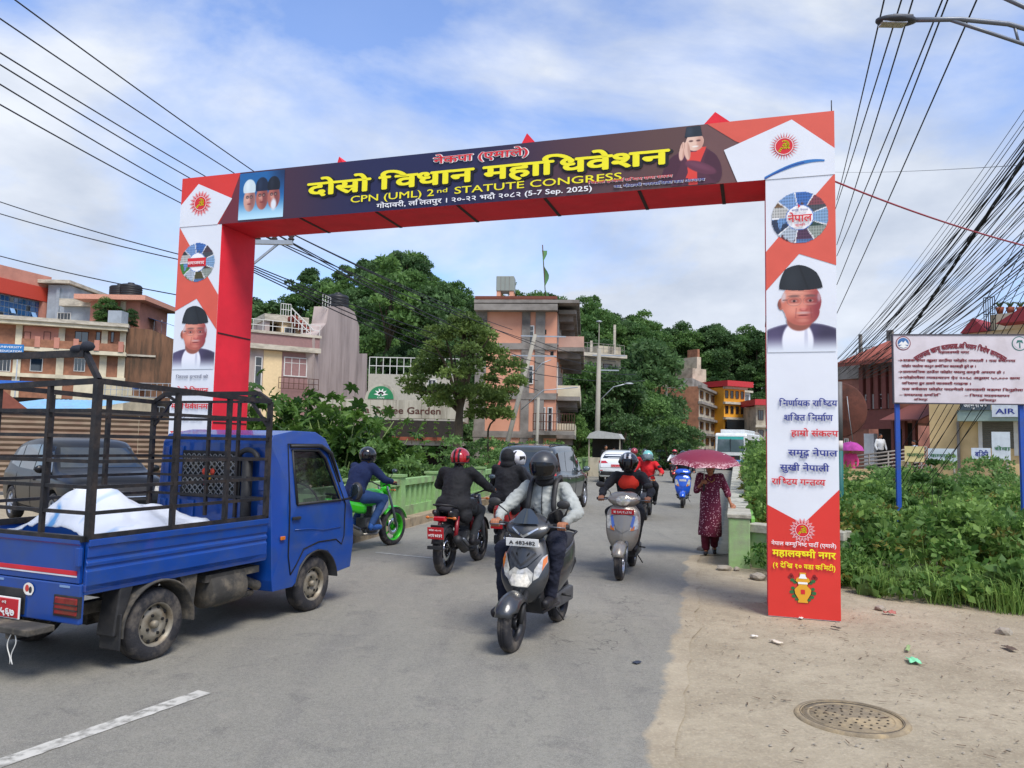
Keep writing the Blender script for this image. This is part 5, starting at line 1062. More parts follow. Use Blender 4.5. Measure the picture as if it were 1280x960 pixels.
def facial_bits(H, root, r=1.):
 Hh=Vector(H)
 for s in(-1, 1):
  g=MB();g.ell(Hh+Vector((s*.030, .074, .002))*r, (.014*r, .008*r, .008*r), 10);e=g.build('eye', [mat('eye_white', '#d8d2ca', .3, 0, 0)], root)
  g=MB();g.ell(Hh+Vector((s*.030, .081, .002))*r, (.006*r, .003*r, .006*r), 8);g.build('iris', [mat('print_black', '')], e)
  g=MB();g.tube([Hh+Vector((s*.014, .088, .024))*r, Hh+Vector((s*.032, .086, .030))*r, Hh+Vector((s*.050, .074, .022))*r], .004*r, 6);g.build('eyebrow', [HAIR], root)
 g=MB();g.ell(Hh+Vector((0, .086, -.056))*r, (.022*r, .006*r, .005*r), 10);g.build('lips', [mat('lips', '#8a4238', .5, 0, 0)], root)
def helmet(root, H, col, kind='full', stripe=None, rz=0., pitch=0., visor='dark', s=1., deco=None):
 """kind full (chin bar), open (three quarter)"""
 hp=thing('helmet', None, None);hp.parent=root;hp.location=H;hp.rotation_euler=(pitch, 0, rz);hp.name='helmet'
 def sh(th, ph):
  x=.128*math.sin(th)*math.sin(ph);y=.150*math.sin(th)*math.cos(ph);z=.135*math.cos(th)
  if z<0:k=1-.10*(-z/.135);x*=k;y=y*(k if y<0 else 1.0)
  if z<-.02 and y>0:y+=.02*min(1, -z/.08)
  return(x*s, y*s-.01, z*s+.01)
 g=MB();top=R(138 if kind=='full' else 116);A=[[sh(top*i/16+.001, 2*PI*j/32)for j in range(32)]for i in range(17)]
 if kind!='full':A=[[(x, y-(.03 if(y>.02 and z<.035*s)else 0), z)for x, y, z in r_]for r_ in A]
 g.grid(A, 0, True, False, True, True);sh_=g.build('shell', [col], hp);bv_=bvh_of(sh_)
 vis={'dark':mat('visor_dark', '#08090b', .12, 0, 0, spec=.45), 'clear':glass('visor_clear', '#6f7f85'), 'none':None}[visor]
 zt, zb=(.055*s, -.058*s)if kind=='full' else(.06*s, -.075*s)
 if vis:
  patch(bv_, [(-.108*s, zb+.035), (-.09*s, zb), (.09*s, zb), (.108*s, zb+.035), (.116*s, .01), (.104*s, zt-.01), (.05*s, zt+.004), (-.05*s, zt+.004), (-.104*s, zt-.01), (-.116*s, .01)], 'Y', 1, .005, .02, vis, 'visor', hp)
  for sd_ in(-1, 1):q=MB();q.lathe([(0, sd_*.006), (.018, sd_*.006), (.02, 0)], (sd_*.127*s, .005, .015), 'X', 14);q.build('visor_hinge', [BLKP], hp)
 if kind=='full':
  patch(bv_, [(-.03*s, -.085*s), (.03*s, -.085*s), (.024*s, -.068*s), (-.024*s, -.068*s)], 'Y', 1, .005, .02, BLKP, 'chin_vent', hp)
 if stripe:
  for sx in((-.045, -.018), (.018, .045))if deco!='one' else((-.02, .02), ):
   patch(bv_, [(sx[0], zt+.012), (sx[1], zt+.012), (sx[1], .125*s), (sx[0], .125*s)], 'Y', 1, .004, .015, stripe, 'stripe', hp)
   patch(bv_, [(sx[0], -.10), (sx[1], -.10), (sx[1], .12*s), (sx[0], .12*s)], 'Y', -1, .004, .015, stripe, 'stripe', hp)
  for sd_ in(-1, 1):patch(bv_, [(-.09, -.02), (.02, .03), (.03, .05), (-.09, .045)], 'X', sd_, .004, .015, stripe, 'stripe', hp)
 q=MB();q.tube([tuple(Vector(sh(top, 2*PI*j/24)))for j in range(24)], .008*s, 6, closed=True);q.build('edge_trim', [BLKP], hp)
 return hp
def rider(label, loc, rz, J, top, legs, shoes, headgear, skin=None, vox=.014, hands=True, fat=1., extras=None, group=None, wr=.010, coat=False, face=False, collar=None, gloves=None, name='person'):
 """J: joints in the bike's frame (x right, y forward, z up)"""
 sk=skin or SKIN;root=thing(name, label, 'person', loc, rz, group);P={k:Vector(v)for k, v in J.items()}
 for k in('shoulder', 'elbow', 'wrist', 'hip', 'knee', 'ankle', 'toe', 'grip'):
  if k+'L' not in P and k+'R' in P:v=P[k+'R'];P[k+'L']=V3(-v.x, v.y, v.z)
 pel, ch, nk, H=P['pelvis'], P['chest'], P['neck'], P['head'];f=fat
 sp=(ch-pel);rot=Matrix.Rotation(0, 3, 'X');B=[]
 B+=[('e', pel, (.14*f, .10*f, .10), None), ('e', ch, (.145*f, .10*f, .13), None), ('c', pel, ch, .11*f, .12*f), ('c', ch+(nk-ch)*.5, nk, .085, .055), ('c', nk, H, .052, .055)]
 B+=face_parts(H)
 for s_, sd_ in((1, 'R'), (-1, 'L')):
  sh_, el_, wr_=P['shoulder'+sd_], P['elbow'+sd_], P['wrist'+sd_]
  B+=[('c', ch+V3(0, 0, .06), sh_+V3(-.03*s_, 0, -.02), .075, .045), ('c', sh_+V3(-.03*s_, 0, -.02), el_, .042, .034), ('c', el_, wr_, .038, .026)]
  if hands and 'grip'+sd_ in P:B+=grip_hand(P['grip'+sd_], s_, wr_)
  elif 'hand'+sd_ in P:B+=free_hand(wr_, P['hand'+sd_], s_)
  elif 'grip'+sd_ in P:B+=[('c', wr_, P['grip'+sd_], .026, .034)]
  hp_, kn, an, to=P['hip'+sd_], P['knee'+sd_], P['ankle'+sd_], P['toe'+sd_]
  B+=[('c', pel, hp_, .10, .09), ('c', hp_, kn, .082, .055), ('c', kn, an, .05, .026), ('c', an+V3(0, -.02, -.04), to, .026, .02)]
 vb=vox*(.62 if hands else 1.0);shell('body', B, vb, sk, root, 3)
 T_=[('e', pel+V3(0, 0, .05), (.175*f, .135*f, .13), None), ('e', ch, (.185*f, .135*f, .165), None), ('c', pel+V3(0, 0, .03), ch, .140*f, .150*f), ('c', ch+(nk-ch)*.5, nk-(nk-ch)*.1, .11*f, .072)]
 T_+=[('e', ch+V3(.09*f, -.02, -.01), (.092, .105*f, .15), None), ('e', ch+V3(-.09*f, -.02, -.01), (.092, .105*f, .15), None)]
 for s_, sd_ in((1, 'R'), (-1, 'L')):
  sh_, el_, wr_=P['shoulder'+sd_], P['elbow'+sd_], P['wrist'+sd_];w2=el_.lerp(wr_, P.get('sleeve', V3(.92, 0, 0)).x)
  T_+=[('c', ch+V3(0, 0, .05), sh_+V3(-.012*s_, 0, -.01), .098*f, .066*f), ('c', sh_+V3(-.012*s_, 0, -.01), el_, .066*f, .056*f), ('c', el_, w2, .056*f, .043)]
  if coat:T_+=[('c', pel+V3(s_*.06, -.02, .02), pel+V3(s_*.15*f, -.10, -.17), .13*f, .10), ('c', P['hip'+sd_]+V3(0, 0, .02), P['hip'+sd_].lerp(P['knee'+sd_], .45)+V3(0, 0, .015), .115, .105)]
 if coat:T_+=[('e', pel+V3(0, -.06, -.02), (.235*f, .17*f, .17), None), ('c', pel+V3(0, -.03, 0), ch+V3(0, -.01, -.03), .185*f, .165*f)]
 shell('jacket', T_, vox, top, root, 5, wr, 10., seed=hash(label)%50 if False else len(label))
 G_=[('e', pel+V3(0, 0, -.01), (.165*f, .13*f, .12), None)]
 for sd_ in 'RL':
  hp_, kn, an, to=P['hip'+sd_], P['knee'+sd_], P['ankle'+sd_], P['toe'+sd_]
  G_+=[('c', pel, hp_, .12, .10), ('c', hp_, kn, .100*f, .074), ('c', kn, kn.lerp(an, 1.0), .074, .054)]
 shell('trousers', G_, vox, legs, root, 4, wr*.7, 12., seed=3)
 for sd_ in 'RL':
  an, to=P['ankle'+sd_], P['toe'+sd_];d=(to-an);q=an+V3(0, -.03, -.05);shell('shoe', [('c', an+V3(0, 0, .015), q, .046, .044), ('c', q, to, .042, .036), ('c', q+V3(0, 0, -.022), to+V3(0, 0, -.018), .034, .030)], max(.009, vox*.6), shoes, root, 2)
 if face:facial_bits(H, root)
 if headgear:headgear(root, H)
 if collar:shell('scarf', [('e', nk+V3(0, .015, .02), (.085, .085, .05), None), ('e', nk+V3(0, .03, -.01), (.09, .075, .05), None)], .012, collar, root, 2, .006, 16)
 if extras:extras(root, P)
 return root
def seated(**k):
 J=dict(pelvis=(0, -.26, .865), chest=(0, -.22, 1.17), neck=(0, -.18, 1.36), head=(0, -.13, 1.475), shoulderR=(.185, -.20, 1.315), elbowR=(.30, -.02, 1.09), wristR=(.315, .20, 1.03), gripR=(.31, .27, 1.0), hipR=(.10, -.22, .84), kneeR=(.17, .22, .84), ankleR=(.14, .14, .42), toeR=(.15, .31, .36))
 J.update(k);return J
 # ================================================================== scooters and motorcycles
def mirror_pair(rt, x, y, z0, dx, z1, m=None, rx=.055, rz=.035):
 for s in(-1, 1):
  g=MB();g.tube([(s*x, y, z0), (s*(x+.02), y, z0+.07), (s*(x+dx), y-.01, z1)], .006, 6);o=g.build('mirror_stalk', [BLKP], rt)
  g=MB();g.ell((s*(x+dx+.02), y, z1+.02), (rx, .022, rz), 16);o=g.build('mirror', [m or BLKP], rt)
  g=MB();g.ell((s*(x+dx+.02), y-.016, z1+.02), (rx*.86, .010, rz*.84), 16);g.build('mirror_glass', [GLB], o)
def half_y(z, hw, yf, yb, v=.02):return[(0, yf, z), (hw*.35, yf-v, z), (hw*.75, yf-v*2.6, z), (hw, yf-v*4.6, z), (hw*.98, yf-v*6.5, z), (hw*.8, yb, z), (hw*.35, yb, z), (0, yb, z)]
def full_y(h):return h+[(-x, y, z)for x, y, z in h[::-1]if abs(x)>1e-6]
def scooter(label, loc, rz, P1, P2, style='sharp', plate=('', 'white'), lamp='apron', steer=0., mirrorm=None, cat='scooter', rearplate=True, group=None):
 """local frame: y forward, origin on the ground under the middle"""
 rt=thing('scooter', label, cat, loc, rz, group);sharp=style=='sharp';wy=.62;Rf=.232
 ms=wheel_meshes('scooter', Rf, .10, .145, 5, mat('dark_rim', '#2b2c2f', .4, .3, .1)if sharp else ALLOY)
 F=bpy.data.objects.new('front_wheel_pivot', None)
 wo=shared('front_wheel', ms[0], rt, (0, wy, Rf), (0, 0, steer));shared('rim', ms[1], wo);wo=shared('rear_wheel', ms[0], rt, (0, -.60, Rf));shared('rim', ms[1], wo)
 for s in(-1, 1):
  g=MB();g.tube([(s*.075, wy, Rf), (s*.075, wy-.05, Rf+.12), (s*.06, wy-.17, .46)], [.018, .022, .024], 8);g.build('fork', [BLKP if sharp else mat('fork_metal', '#70757c', .4, .6, .1)], rt)
 g=MB();A=[]
 for i in range(13):
  a=R(20+i*10.5);w_=(.105 if sharp else .092)if 1<i<10 else .075;rr=Rf+.03
  A.append([(x, wy+(rr-abs(x/.09)**2*.06)*math.cos(a), Rf+(rr-abs(x/.09)**2*.06)*math.sin(a))for x in(-w_, -w_*.75, -w_*.3, 0, w_*.3, w_*.75, w_)])
 g.grid(A, 0, True);o=g.build('front_fender', [P1], rt);sd_=o.modifiers.new('s', 'SOLIDIFY');sd_.thickness=.006
 if sharp:S=[(.36, .10, .44, .30), (.46, .17, .475, .26), (.58, .215, .46, .24), (.70, .205, .42, .23), (.82, .165, .375, .22), (.90, .12, .34, .22)]
 else:S=[(.34, .11, .43, .30), (.45, .18, .455, .27), (.58, .215, .45, .25), (.72, .225, .42, .24), (.85, .205, .385, .24), (.93, .14, .34, .24)]
 mb=loftmb([full_y(half_y(z, hw, yf, yb, .022 if sharp else .014))for z, hw, yf, yb in S], 3, 3);ap=mb.build('apron', [P1], rt);bv=bvh_of(ap)
 g=MB();g.prism([(-.12, .27), (.30, .27), (.36, .40), (.31, .80), (.26, .80), (.26, .36), (-.12, .335)], 'X', -.155, .155);g.build('leg_shield_and_floor', [P2], rt, .015)
 g=MB();g.b2((-.165, -.15, .255), (.165, .30, .285));g.build('floor_edge', [BLKP], rt, .01)
 rb=[(-.10, .11, .34, .66), (-.22, .145, .33, .70), (-.42, .155, .38, .73), (-.62, .145, .46, .76), (-.80, .105, .56, .79), (-.90, .05, .66, .80)]
 mb=loftmb([[(x, y, z)for x, z in ymirror([(0, zb), (hw*.7, zb), (hw, zb+(zt-zb)*.35), (hw*.95, zt-.04), (hw*.7, zt), (0, zt)])]for y, hw, zb, zt in rb], 3, 3);body=mb.build('rear_body', [P1], rt);bvb=bvh_of(body)
 mb=loftmb([[(x, y, z)for x, z in ymirror([(0, zb), (hw*.8, zb), (hw, zb+.03), (hw*.85, zt-.01), (hw*.4, zt), (0, zt)])]for y, hw, zb, zt in[(-.10, .07, .69, .74), (-.18, .125, .70, .785), (-.40, .145, .715, .79), (-.60, .135, .74, .825), (-.82, .09, .78, .84)]], 3, 3);mb.build('seat', [SEATM], rt)
 g=MB();g.tube([(.10, -.62, .80), (.10, -.86, .84), (0, -.91, .85), (-.10, -.86, .84), (-.10, -.62, .80)], .012, 8);g.build('grab_rail', [BLKP], rt)
 patch(bvb, [(-.06, .66), (.06, .66), (.08, .74), (-.08, .74)], 'Y', -1, .006, .03, REDLN, 'tail_lamp', rt)
 if rearplate:g=MB();g.b2((-.09, -.98, .46), (.09, -.965, .58));g.build('rear_plate', [PLR], rt)
 g=MB();g.box((0, -.88, .50), (.13, .20, .05), rot=Matrix.Rotation(R(-28), 4, 'X'));g.build('rear_mudguard', [BLKP], rt)
 g=MB();g.b2((-.12, -.72, .20), (-.05, -.20, .34));g.b2((-.10, -.35, .22), (.10, -.12, .36));g.build('engine', [mat('engine_grey', '#5a5c5f', .55, .5, .15)], rt, .02)
 g=MB();g.tube([(.10, -.25, .24), (.13, -.40, .20)], .018, 8);g.tube([(.13, -.40, .22), (.155, -.50, .25), (.16, -.86, .31), (.16, -.88, .312)], [.03, .05, .052, .035], 12);g.build('exhaust', [BLKP], rt)
 g=MB();g.tube([(.155, -.50, .285), (.16, -.82, .355)], .014, 6);g.build('exhaust_guard', [CHR], rt)
 g=MB();g.tube([(-.12, -.1, .26), (-.20, -.16, .12)], .008, 6);g.build('side_stand', [BLKP], rt)
 for s in(-1, 1):g=MB();g.tube([(s*.13, -.30, .32), (s*.22, -.32, .31)], .012, 6);g.build('footpeg', [BLKP], rt)
 if sharp:C=[(.86, .10, .37, .22), (.93, .17, .40, .20), (1.0, .20, .36, .20), (1.06, .13, .29, .20), (1.10, .05, .25, .21)]
 else:C=[(.90, .10, .36, .22), (.96, .19, .385, .19), (1.02, .215, .37, .18), (1.08, .15, .32, .18), (1.10, .08, .28, .20)]
 mb=loftmb([full_y(half_y(z, hw, yf, yb, .018))for z, hw, yf, yb in C], 3, 3);co=mb.build('handlebar_cowl', [P1], rt);bvc=bvh_of(co)
 for s in(-1, 1):
  g=MB();g.tube([(s*.12, .27, 1.0), (s*.24, .27, 1.005)], .014, 8);g.build('handlebar', [BLKP], rt);g=MB();g.tube([(s*.23, .27, 1.005), (s*.37, .255, 1.0)], .019, 10);g.build('grip', [BLKP], rt)
  g=MB();g.tube([(s*.20, .32, 1.0), (s*.27, .33, 1.0), (s*.35, .31, .995)], .006, 6);g.build('brake_lever', [mat('fork_metal', '')], rt)
 mirror_pair(rt, .17, .28, 1.03, .13, 1.17, mirrorm, .062, .038)
 Y=lambda poly, m, nm, b=bv, off=.005, c=.03, mir=False:([patch(b, poly, 'Y', 1, off, c, m, nm, rt)]+([patch(b, [(-x, z)for x, z in poly], 'Y', 1, off, c, m, nm, rt)]if mir else[]))
 if sharp:
  Y([(-.07, .50), (.07, .50), (.10, .54), (.105, .61), (.05, .655), (0, .635), (-.05, .655), (-.105, .61), (-.10, .54)], CLRL, 'headlight', off=.016);Y([(.107, .55), (.15, .58), (.20, .70), (.185, .76), (.16, .74), (.11, .64)], CLRL, 'position_lamp', off=.010, mir=True)
  Y([(.17, .63), (.196, .70), (.186, .75), (.165, .72)], AMB, 'indicator', off=.013, mir=True);Y([(-.06, .505), (.06, .505), (.085, .545), (.06, .60), (-.06, .60), (-.085, .545)], mat('lit_lamp_inner', '#e9e2d2', .12, .2, .20, 40), 'reflector', off=.019)  # inner lamp colour brightened to cream to imitate a lit headlamp, no emission
  Y([(0, .645), (.05, .665), (.15, .77), (.10, .85), (-.10, .85), (-.15, .77), (-.05, .665)], P1, 'nose_panel', off=.018);Y([(-.012, .67), (0, .655), (.012, .67), (.11, .76), (.10, .775)], BLKP, 'nose_crease', off=.020);Y([(.012, .67), (0, .655), (-.012, .67), (-.11, .76), (-.10, .775)], BLKP, 'nose_crease', off=.020)
  for s in(-1, 1):Y([(s*.035, .74), (s*.055, .76), (s*.052, .775), (s*.035, .755)], DARKV, 'vent', off=.024)
  Y([(-.05, .93), (0, .905), (.05, .93), (.12, .975), (.115, .985), (.05, .95), (0, .925), (-.05, .95), (-.115, .985), (-.12, .975)], CHR, 'cowl_chevron', bvc, .006);Y([(-.035, 1.02), (.035, 1.02), (.015, 1.06), (-.015, 1.06)], mat('badge_red', '#c2182a', .4, 0, 0), 'badge', bvc, .006)
  g=MB();g.grid([[(x, .37-abs(x)*.35-(z-1.04)*.55, z)for x in np.linspace(-w_, w_, 7)]for z, w_ in((1.02, .12), (1.07, .10), (1.12, .06), (1.145, .03))]);g.build('small_screen', [GLS], rt)
  pz, py=.865, .405
 else:
  if lamp=='cowl':Y([(-.085, .965), (-.04, .935), (.04, .935), (.085, .965), (.09, 1.01), (.05, 1.045), (-.05, 1.045), (-.09, 1.01)], CLRL, 'headlight', bvc, .012);Y([(-.012, .945), (.012, .945), (.006, .99), (.06, 1.03), (.045, 1.038), (0, 1.0), (-.045, 1.038), (-.06, 1.03), (-.006, .99)], mat('lamp_chrome', '#b8b6a0', .3, .5, 0), 'lamp_divider', bvc, .016)
  Y([(.09, .60), (.20, .63), (.215, .78), (.165, .80), (.12, .70)], CLRL, 'position_lamp', off=.008, mir=True);Y([(.10, .60), (.15, .61), (.16, .66), (.12, .66)], AMB, 'indicator', off=.011, mir=True)
  Y([(-.08, .62), (0, .575), (.08, .62), (.15, .80), (-.15, .80)], P1, 'nose_panel', off=.012)
  if style=='blue':Y([(-.10, .74), (.10, .74), (.09, .80), (-.09, .80)], CLRL, 'headlight', off=.016);Y([(-.09, .955), (.09, .955), (.06, .99), (-.06, .99)], BLKP, 'cowl_trim', bvc, .006)
  else:Y([(.13, .63), (.16, .78), (.13, .80), (.10, .67)], mat('blue_decal', '#4a6cb8', .5), 'decal', off=.014, mir=False);Y([(-.13, .63), (-.16, .78), (-.13, .80), (-.10, .67)], mat('blue_decal', ''), 'decal', off=.014)
  pz, py=.845, .40
 if plate[0]:
  m=PLW if plate[1]=='white' else PLR;lm=mat('plate_ink', '#22242c', .5, 0, 0)if plate[1]=='white' else LETW;w_=.15
  g=MB();g.box((0, py+.012, pz), (w_*2, .006, .07), rot=Matrix.Rotation(R(-8), 4, 'X'));pl_=g.build('number_plate', [m], rt, .002)
  X=Matrix.Translation((0, py+.016, pz))@Matrix.Rotation(R(-8), 4, 'X')@Matrix.Rotation(PI, 4, 'Z')
  lettering('plate_lettering', plate[0], lm, rt, X@Matrix.Translation((0, 0, -.018)), .045, .018, width=.24, align='c')
 return rt
def motorcycle(label, loc, rz, paint, accent=None, loud=False, rimm=None, plate=None, lampoff=False, group=None, screen=False):
 rt=thing('motorcycle', label, 'motorcycle', loc, rz, group);Rw=.31;fy, ry=.66, -.66
 ms=wheel_meshes('moto', Rw, .11, .225, 5, rimm or mat('black_rim', '#1a1a1c', .4, .4, .1))
 for nm, y in(('front_wheel', fy), ('rear_wheel', ry)):wo=shared(nm, ms[0], rt, (0, y, Rw));shared('rim', ms[1], wo)
 fm=mat('fork_metal', '#70757c', .4, .6, .1);eng=mat('engine_grey', '#5a5c5f', .55, .5, .15)
 for s in(-1, 1):
  g=MB();g.tube([(s*.09, fy, Rw), (s*.09, fy-.08, .55), (s*.09, fy-.27, .98)], [.022, .024, .018], 10);g.build('fork', [fm], rt)
  g=MB();g.tube([(s*.10, ry, Rw), (s*.10, -.10, .36)], .02, 6);g.build('swing_arm', [BLKP], rt)
  g=MB();g.tube([(s*.12, ry+.05, .42), (s*.12, ry+.12, .74)], .028, 10);g.build('shock_absorber', [accent or fm], rt)
  g=MB();g.tube([(s*.03, .36, .98), (s*.18, .34, 1.04), (s*.27, .28, 1.04)], .012, 8);g.build('handlebar', [BLKP], rt);g=MB();g.tube([(s*.26, .285, 1.04), (s*.39, .25, 1.03)], .018, 10);g.build('grip', [BLKP], rt)
  g=MB();g.tube([(s*.24, .33, 1.04), (s*.38, .33, 1.02)], .006, 6);g.build('brake_lever', [fm], rt)
  g=MB();g.tube([(s*.10, -.08, .34), (s*.22, -.08, .34)], .012, 6);g.build('footpeg', [BLKP], rt)
  g=MB();g.tube([(s*.07, -.80, .74), (s*.17, -.83, .74)], .008, 6);g.ell((s*.185, -.83, .74), (.03, .02, .02), 10);g.build('rear_indicator', [AMB], rt)
  g=MB();g.tube([(s*.08, .44, .92), (s*.18, .45, .92)], .008, 6);g.ell((s*.195, .45, .92), (.03, .02, .02), 10);g.build('front_indicator', [AMB], rt)
 mb=loftmb([[(x, y, z)for x, z in ymirror([(0, zb), (hw*.8, zb), (hw, (zb+zt)/2), (hw*.7, zt-.02), (0, zt)])]for y, hw, zb, zt in[(.34, .07, .74, .88), (.28, .13, .70, .93), (.12, .155, .68, .95), (-.04, .12, .69, .88), (-.14, .07, .70, .82)]], 3, 3);tk_=mb.build('fuel_tank', [paint], rt)
 if accent:b_=bvh_of(tk_);[patch(b_, [(.26, .82), (.05, .80), (-.06, .78), (.05, .87), (.24, .88)], 'X', s, .003, .03, accent, 'tank_decal', rt)for s in(-1, 1)]
 mb=loftmb([[(x, y, z)for x, z in ymirror([(0, zb), (hw*.8, zb), (hw, zb+.03), (hw*.8, zt), (0, zt)])]for y, hw, zb, zt in[(-.06, .07, .74, .80), (-.2, .12, .74, .80), (-.45, .13, .76, .83), (-.68, .10, .80, .87)]], 3, 3);mb.build('seat', [SEATM], rt)
 for s in(-1, 1):
  mb=loftmb([[(s*(.09+x), y, z)for x, z in((0, zb), (.045, zb+.03), (.04, zt), (0, zt))]for y, zb, zt in((-.15, .58, .73), (-.35, .60, .76), (-.60, .68, .80), (-.80, .76, .83))], 3, 2);mb.build('tail_panel', [paint], rt)
  mb=loftmb([[(s*(.10+x), y, z)for x, z in((0, zb), (.05, zb+.04), (.045, zt), (0, zt))]for y, zb, zt in((.02, .50, .68), (.20, .52, .74), (.36, .62, .80))], 3, 2);mb.build('shroud', [accent or paint], rt)
 g=MB();g.b2((-.10, -.12, .26), (.10, .22, .50));g.b2((-.07, .05, .48), (.07, .22, .66))
 for i in range(5):g.b2((-.085, .035, .50+i*.03), (.085, .235, .51+i*.03))
 g.lathe([(0, .13), (.08, .13), (.09, .10), (.09, .09)], (0, -.02, .36), 'X', 20);g.build('engine', [eng], rt, .012)
 g=MB();g.tube([(0, .36, .90), (0, .30, .62), (0, .25, .30), (0, .0, .24)], .022, 8);g.tube([(0, .30, .82), (0, -.10, .66), (0, -.75, .72)], .02, 8);g.build('frame', [BLKP], rt)
 g=MB();g.tube([(.05, .22, .52), (.07, .30, .36), (.10, .15, .24), (.12, -.20, .26)], .02, 8);g.tube([(.12, -.22, .27), (.15, -.34, .30), (.19, -.72, .46), (.192, -.76, .475)], [.03, .06, .062, .045], 14);g.build('exhaust', [BLKP if not loud else mat('steel_exhaust', '#9a958a', .35, .7, .1)], rt)
 g=MB();g.tube([(.215, -.38, .36), (.25, -.66, .47)], .02, 6);g.build('exhaust_guard', [fm], rt)
 for cy, a0_, a1_, nm, pm in((fy, 20, 150, 'front_fender', paint), (ry, 60, 165, 'rear_fender', BLKP)):
  A=[[(x, cy+(Rw+.04-abs(x)*.3)*math.cos(R(a)), Rw+(Rw+.04-abs(x)*.3)*math.sin(R(a)))for x in(-.07, -.04, 0, .04, .07)]for a in range(a0_, a1_, 10)]
  g=MB();g.grid(A);o=g.build(nm, [pm], rt);q=o.modifiers.new('s', 'SOLIDIFY');q.thickness=.006
 g=MB();g.ell((0, .46, .90), (.10, .07, .085), 18);g.build('headlight_shell', [paint], rt);g=MB();g.lathe([(0, .065), (.075, .05), (.085, .03)], (0, .47, .90), 'Y', 24);g.build('headlight', [CLRL], rt)
 if screen:g=MB();g.grid([[(x, .50-abs(x)*.3-(z-.95)*.4, z)for x in np.linspace(-w_, w_, 5)]for z, w_ in((.96, .11), (1.04, .10), (1.12, .05))]);g.build('small_screen', [paint], rt)
 g=MB();g.b2((-.08, -.90, .70), (.08, -.82, .76));g.build('tail_lamp', [REDLN], rt, .012);g=MB();g.tube([(-.10, -.45, .84), (-.12, -.80, .90), (0, -.86, .91), (.12, -.80, .90), (.10, -.45, .84)], .012, 8);g.build('grab_rail', [BLKP], rt)
 g=MB();g.b2((-.10, -1.02, .36), (.10, -.97, .40));g.box((0, -.94, .50), (.14, .02, .34), rot=Matrix.Rotation(R(18), 4, 'X'));g.build('mudguard_extension', [BLKP], rt)
 if plate:
  g=MB();g.box((0, -1.00, .56), (.22, .008, .15), rot=Matrix.Rotation(R(8), 4, 'X'));g.build('number_plate', [PLR], rt, .002)
  lettering('plate_lettering', plate[0], LETW, rt, Matrix.Translation((0, -1.012, .59)), .028, .014, width=.17, align='c');lettering('plate_lettering', plate[1], LETW, rt, Matrix.Translation((0, -1.006, .515)), .055, .022, width=.19, align='c')
 mirror_pair(rt, .20, .30, 1.05, .09, 1.22, None, .055, .036)
 return rt
 # ================================================================== who rides what
def hdg(hx_, hy_):return math.atan2(-hx_, hy_)
HG=mat('helmet_grey', '#34373b', .42, .1, .05, coat=.15);HB=mat('helmet_black', '#15161a', .25, 0, .05, coat=.8);HR=mat('helmet_red', '#b81622', .25, 0, .08, coat=.8);HWT=mat('helmet_white', '#dcdde0', .3, 0, .04, coat=.6);HT=mat('helmet_teal', '#6fb6b0', .3, 0, .1, coat=.6)
NAVYC=cloth('navy', '#1a2a52');JEAN=cloth('denim', '#2b4a78', .18);BLKC_=cloth('black', '#131418', .2, .8);GRYJ=cloth('light_grey', '#9da19d', .16, .85, .9);NAVT=cloth('dark_navy', '#12172a', .15);REDJ=cloth('red', '#c4141d', .1);SHOE=cloth('shoe_black', '#16151a', .1, .6);SHB=cloth('shoe_blue', '#2c5fa8', .1, .6);WHC=cloth('white', '#dcdedd', .05);MARC=cloth('dark_red_sleeve', '#3d1520', .1)
DG=mat('scooter_dark_grey', '#33363a', .35, .25, .08, 6, coat=.5, dirt='#6a6761', dscale=5, damt=.25)
h=Vector((-.37, -.93, 0)).normalized();c=Vector((.04, 6.43, 0))-h*.62;rz=hdg(h.x, h.y)
scooter('dark grey scooter with white number plate, nearest to the camera in mid road', c, rz, DG, BLKP, 'sharp', ('A 483482', 'white'), rearplate=False)
def straps(root, P):
 for s in(-1, 1):
  a=P['shoulder'+('R' if s>0 else 'L')];x=s*.115
  pts=[(x, a.y-.10, a.z+.03), (x, a.y-.02, a.z+.085), (x*1.02, a.y+.075, a.z+.04), (x*1.04, a.y+.135, a.z-.08), (x*1.1, a.y+.155, a.z-.20), (x*1.25, a.y+.10, a.z-.32)]
  g=MB();A=catmull(np.array(pts), 4);g.grid([[(p[0]-.026, p[1], p[2]), (p[0], p[1]+.012, p[2]+.003), (p[0]+.026, p[1], p[2])]for p in A]);o=g.build('backpack_strap', [BLKP], root);q=o.modifiers.new('s', 'SOLIDIFY');q.thickness=.012
 g=MB();g.ell((0, P['chest'].y-.21, P['chest'].z-.02), (.15, .09, .21), 18);g.build('backpack', [cloth('backpack', '#16171c', .15)], root)
 g=MB();g.tube([(0, P['chest'].y+.142, P['chest'].z+.15), (0, P['chest'].y+.155, P['chest'].z), (0, P['chest'].y+.135, P['chest'].z-.15)], .005, 5);g.build('zip', [BLKP], root)
 shell('waist_panel', [('e', P['pelvis']+V3(0, .06, .09), (.18, .118, .10), None), ('e', P['chest']+V3(.09, .05, -.13), (.09, .08, .09), None), ('e', P['chest']+V3(-.09, .05, -.13), (.09, .08, .09), None)], .014, BLKC_, root, 3, .006)
rider('rider in light grey jacket with black straps and dark full helmet on the nearest scooter', c, rz, seated(kneeR=(.31, .10, .76), ankleR=(.29, .10, .30), toeR=(.31, .26, .22), kneeL=(-.25, .20, .80), ankleL=(-.17, .14, .40), toeL=(-.18, .31, .35), elbowR=(.36, -.03, 1.10), elbowL=(-.36, -.03, 1.10), head=(0, -.11, 1.50), neck=(0, -.17, 1.37)), GRYJ, NAVT, SHOE, lambda r_, H:helmet(r_, H, HG, 'full', s=1.04, pitch=R(-8), visor='dark'), vox=.011, extras=straps, collar=BLKC_, wr=.017)
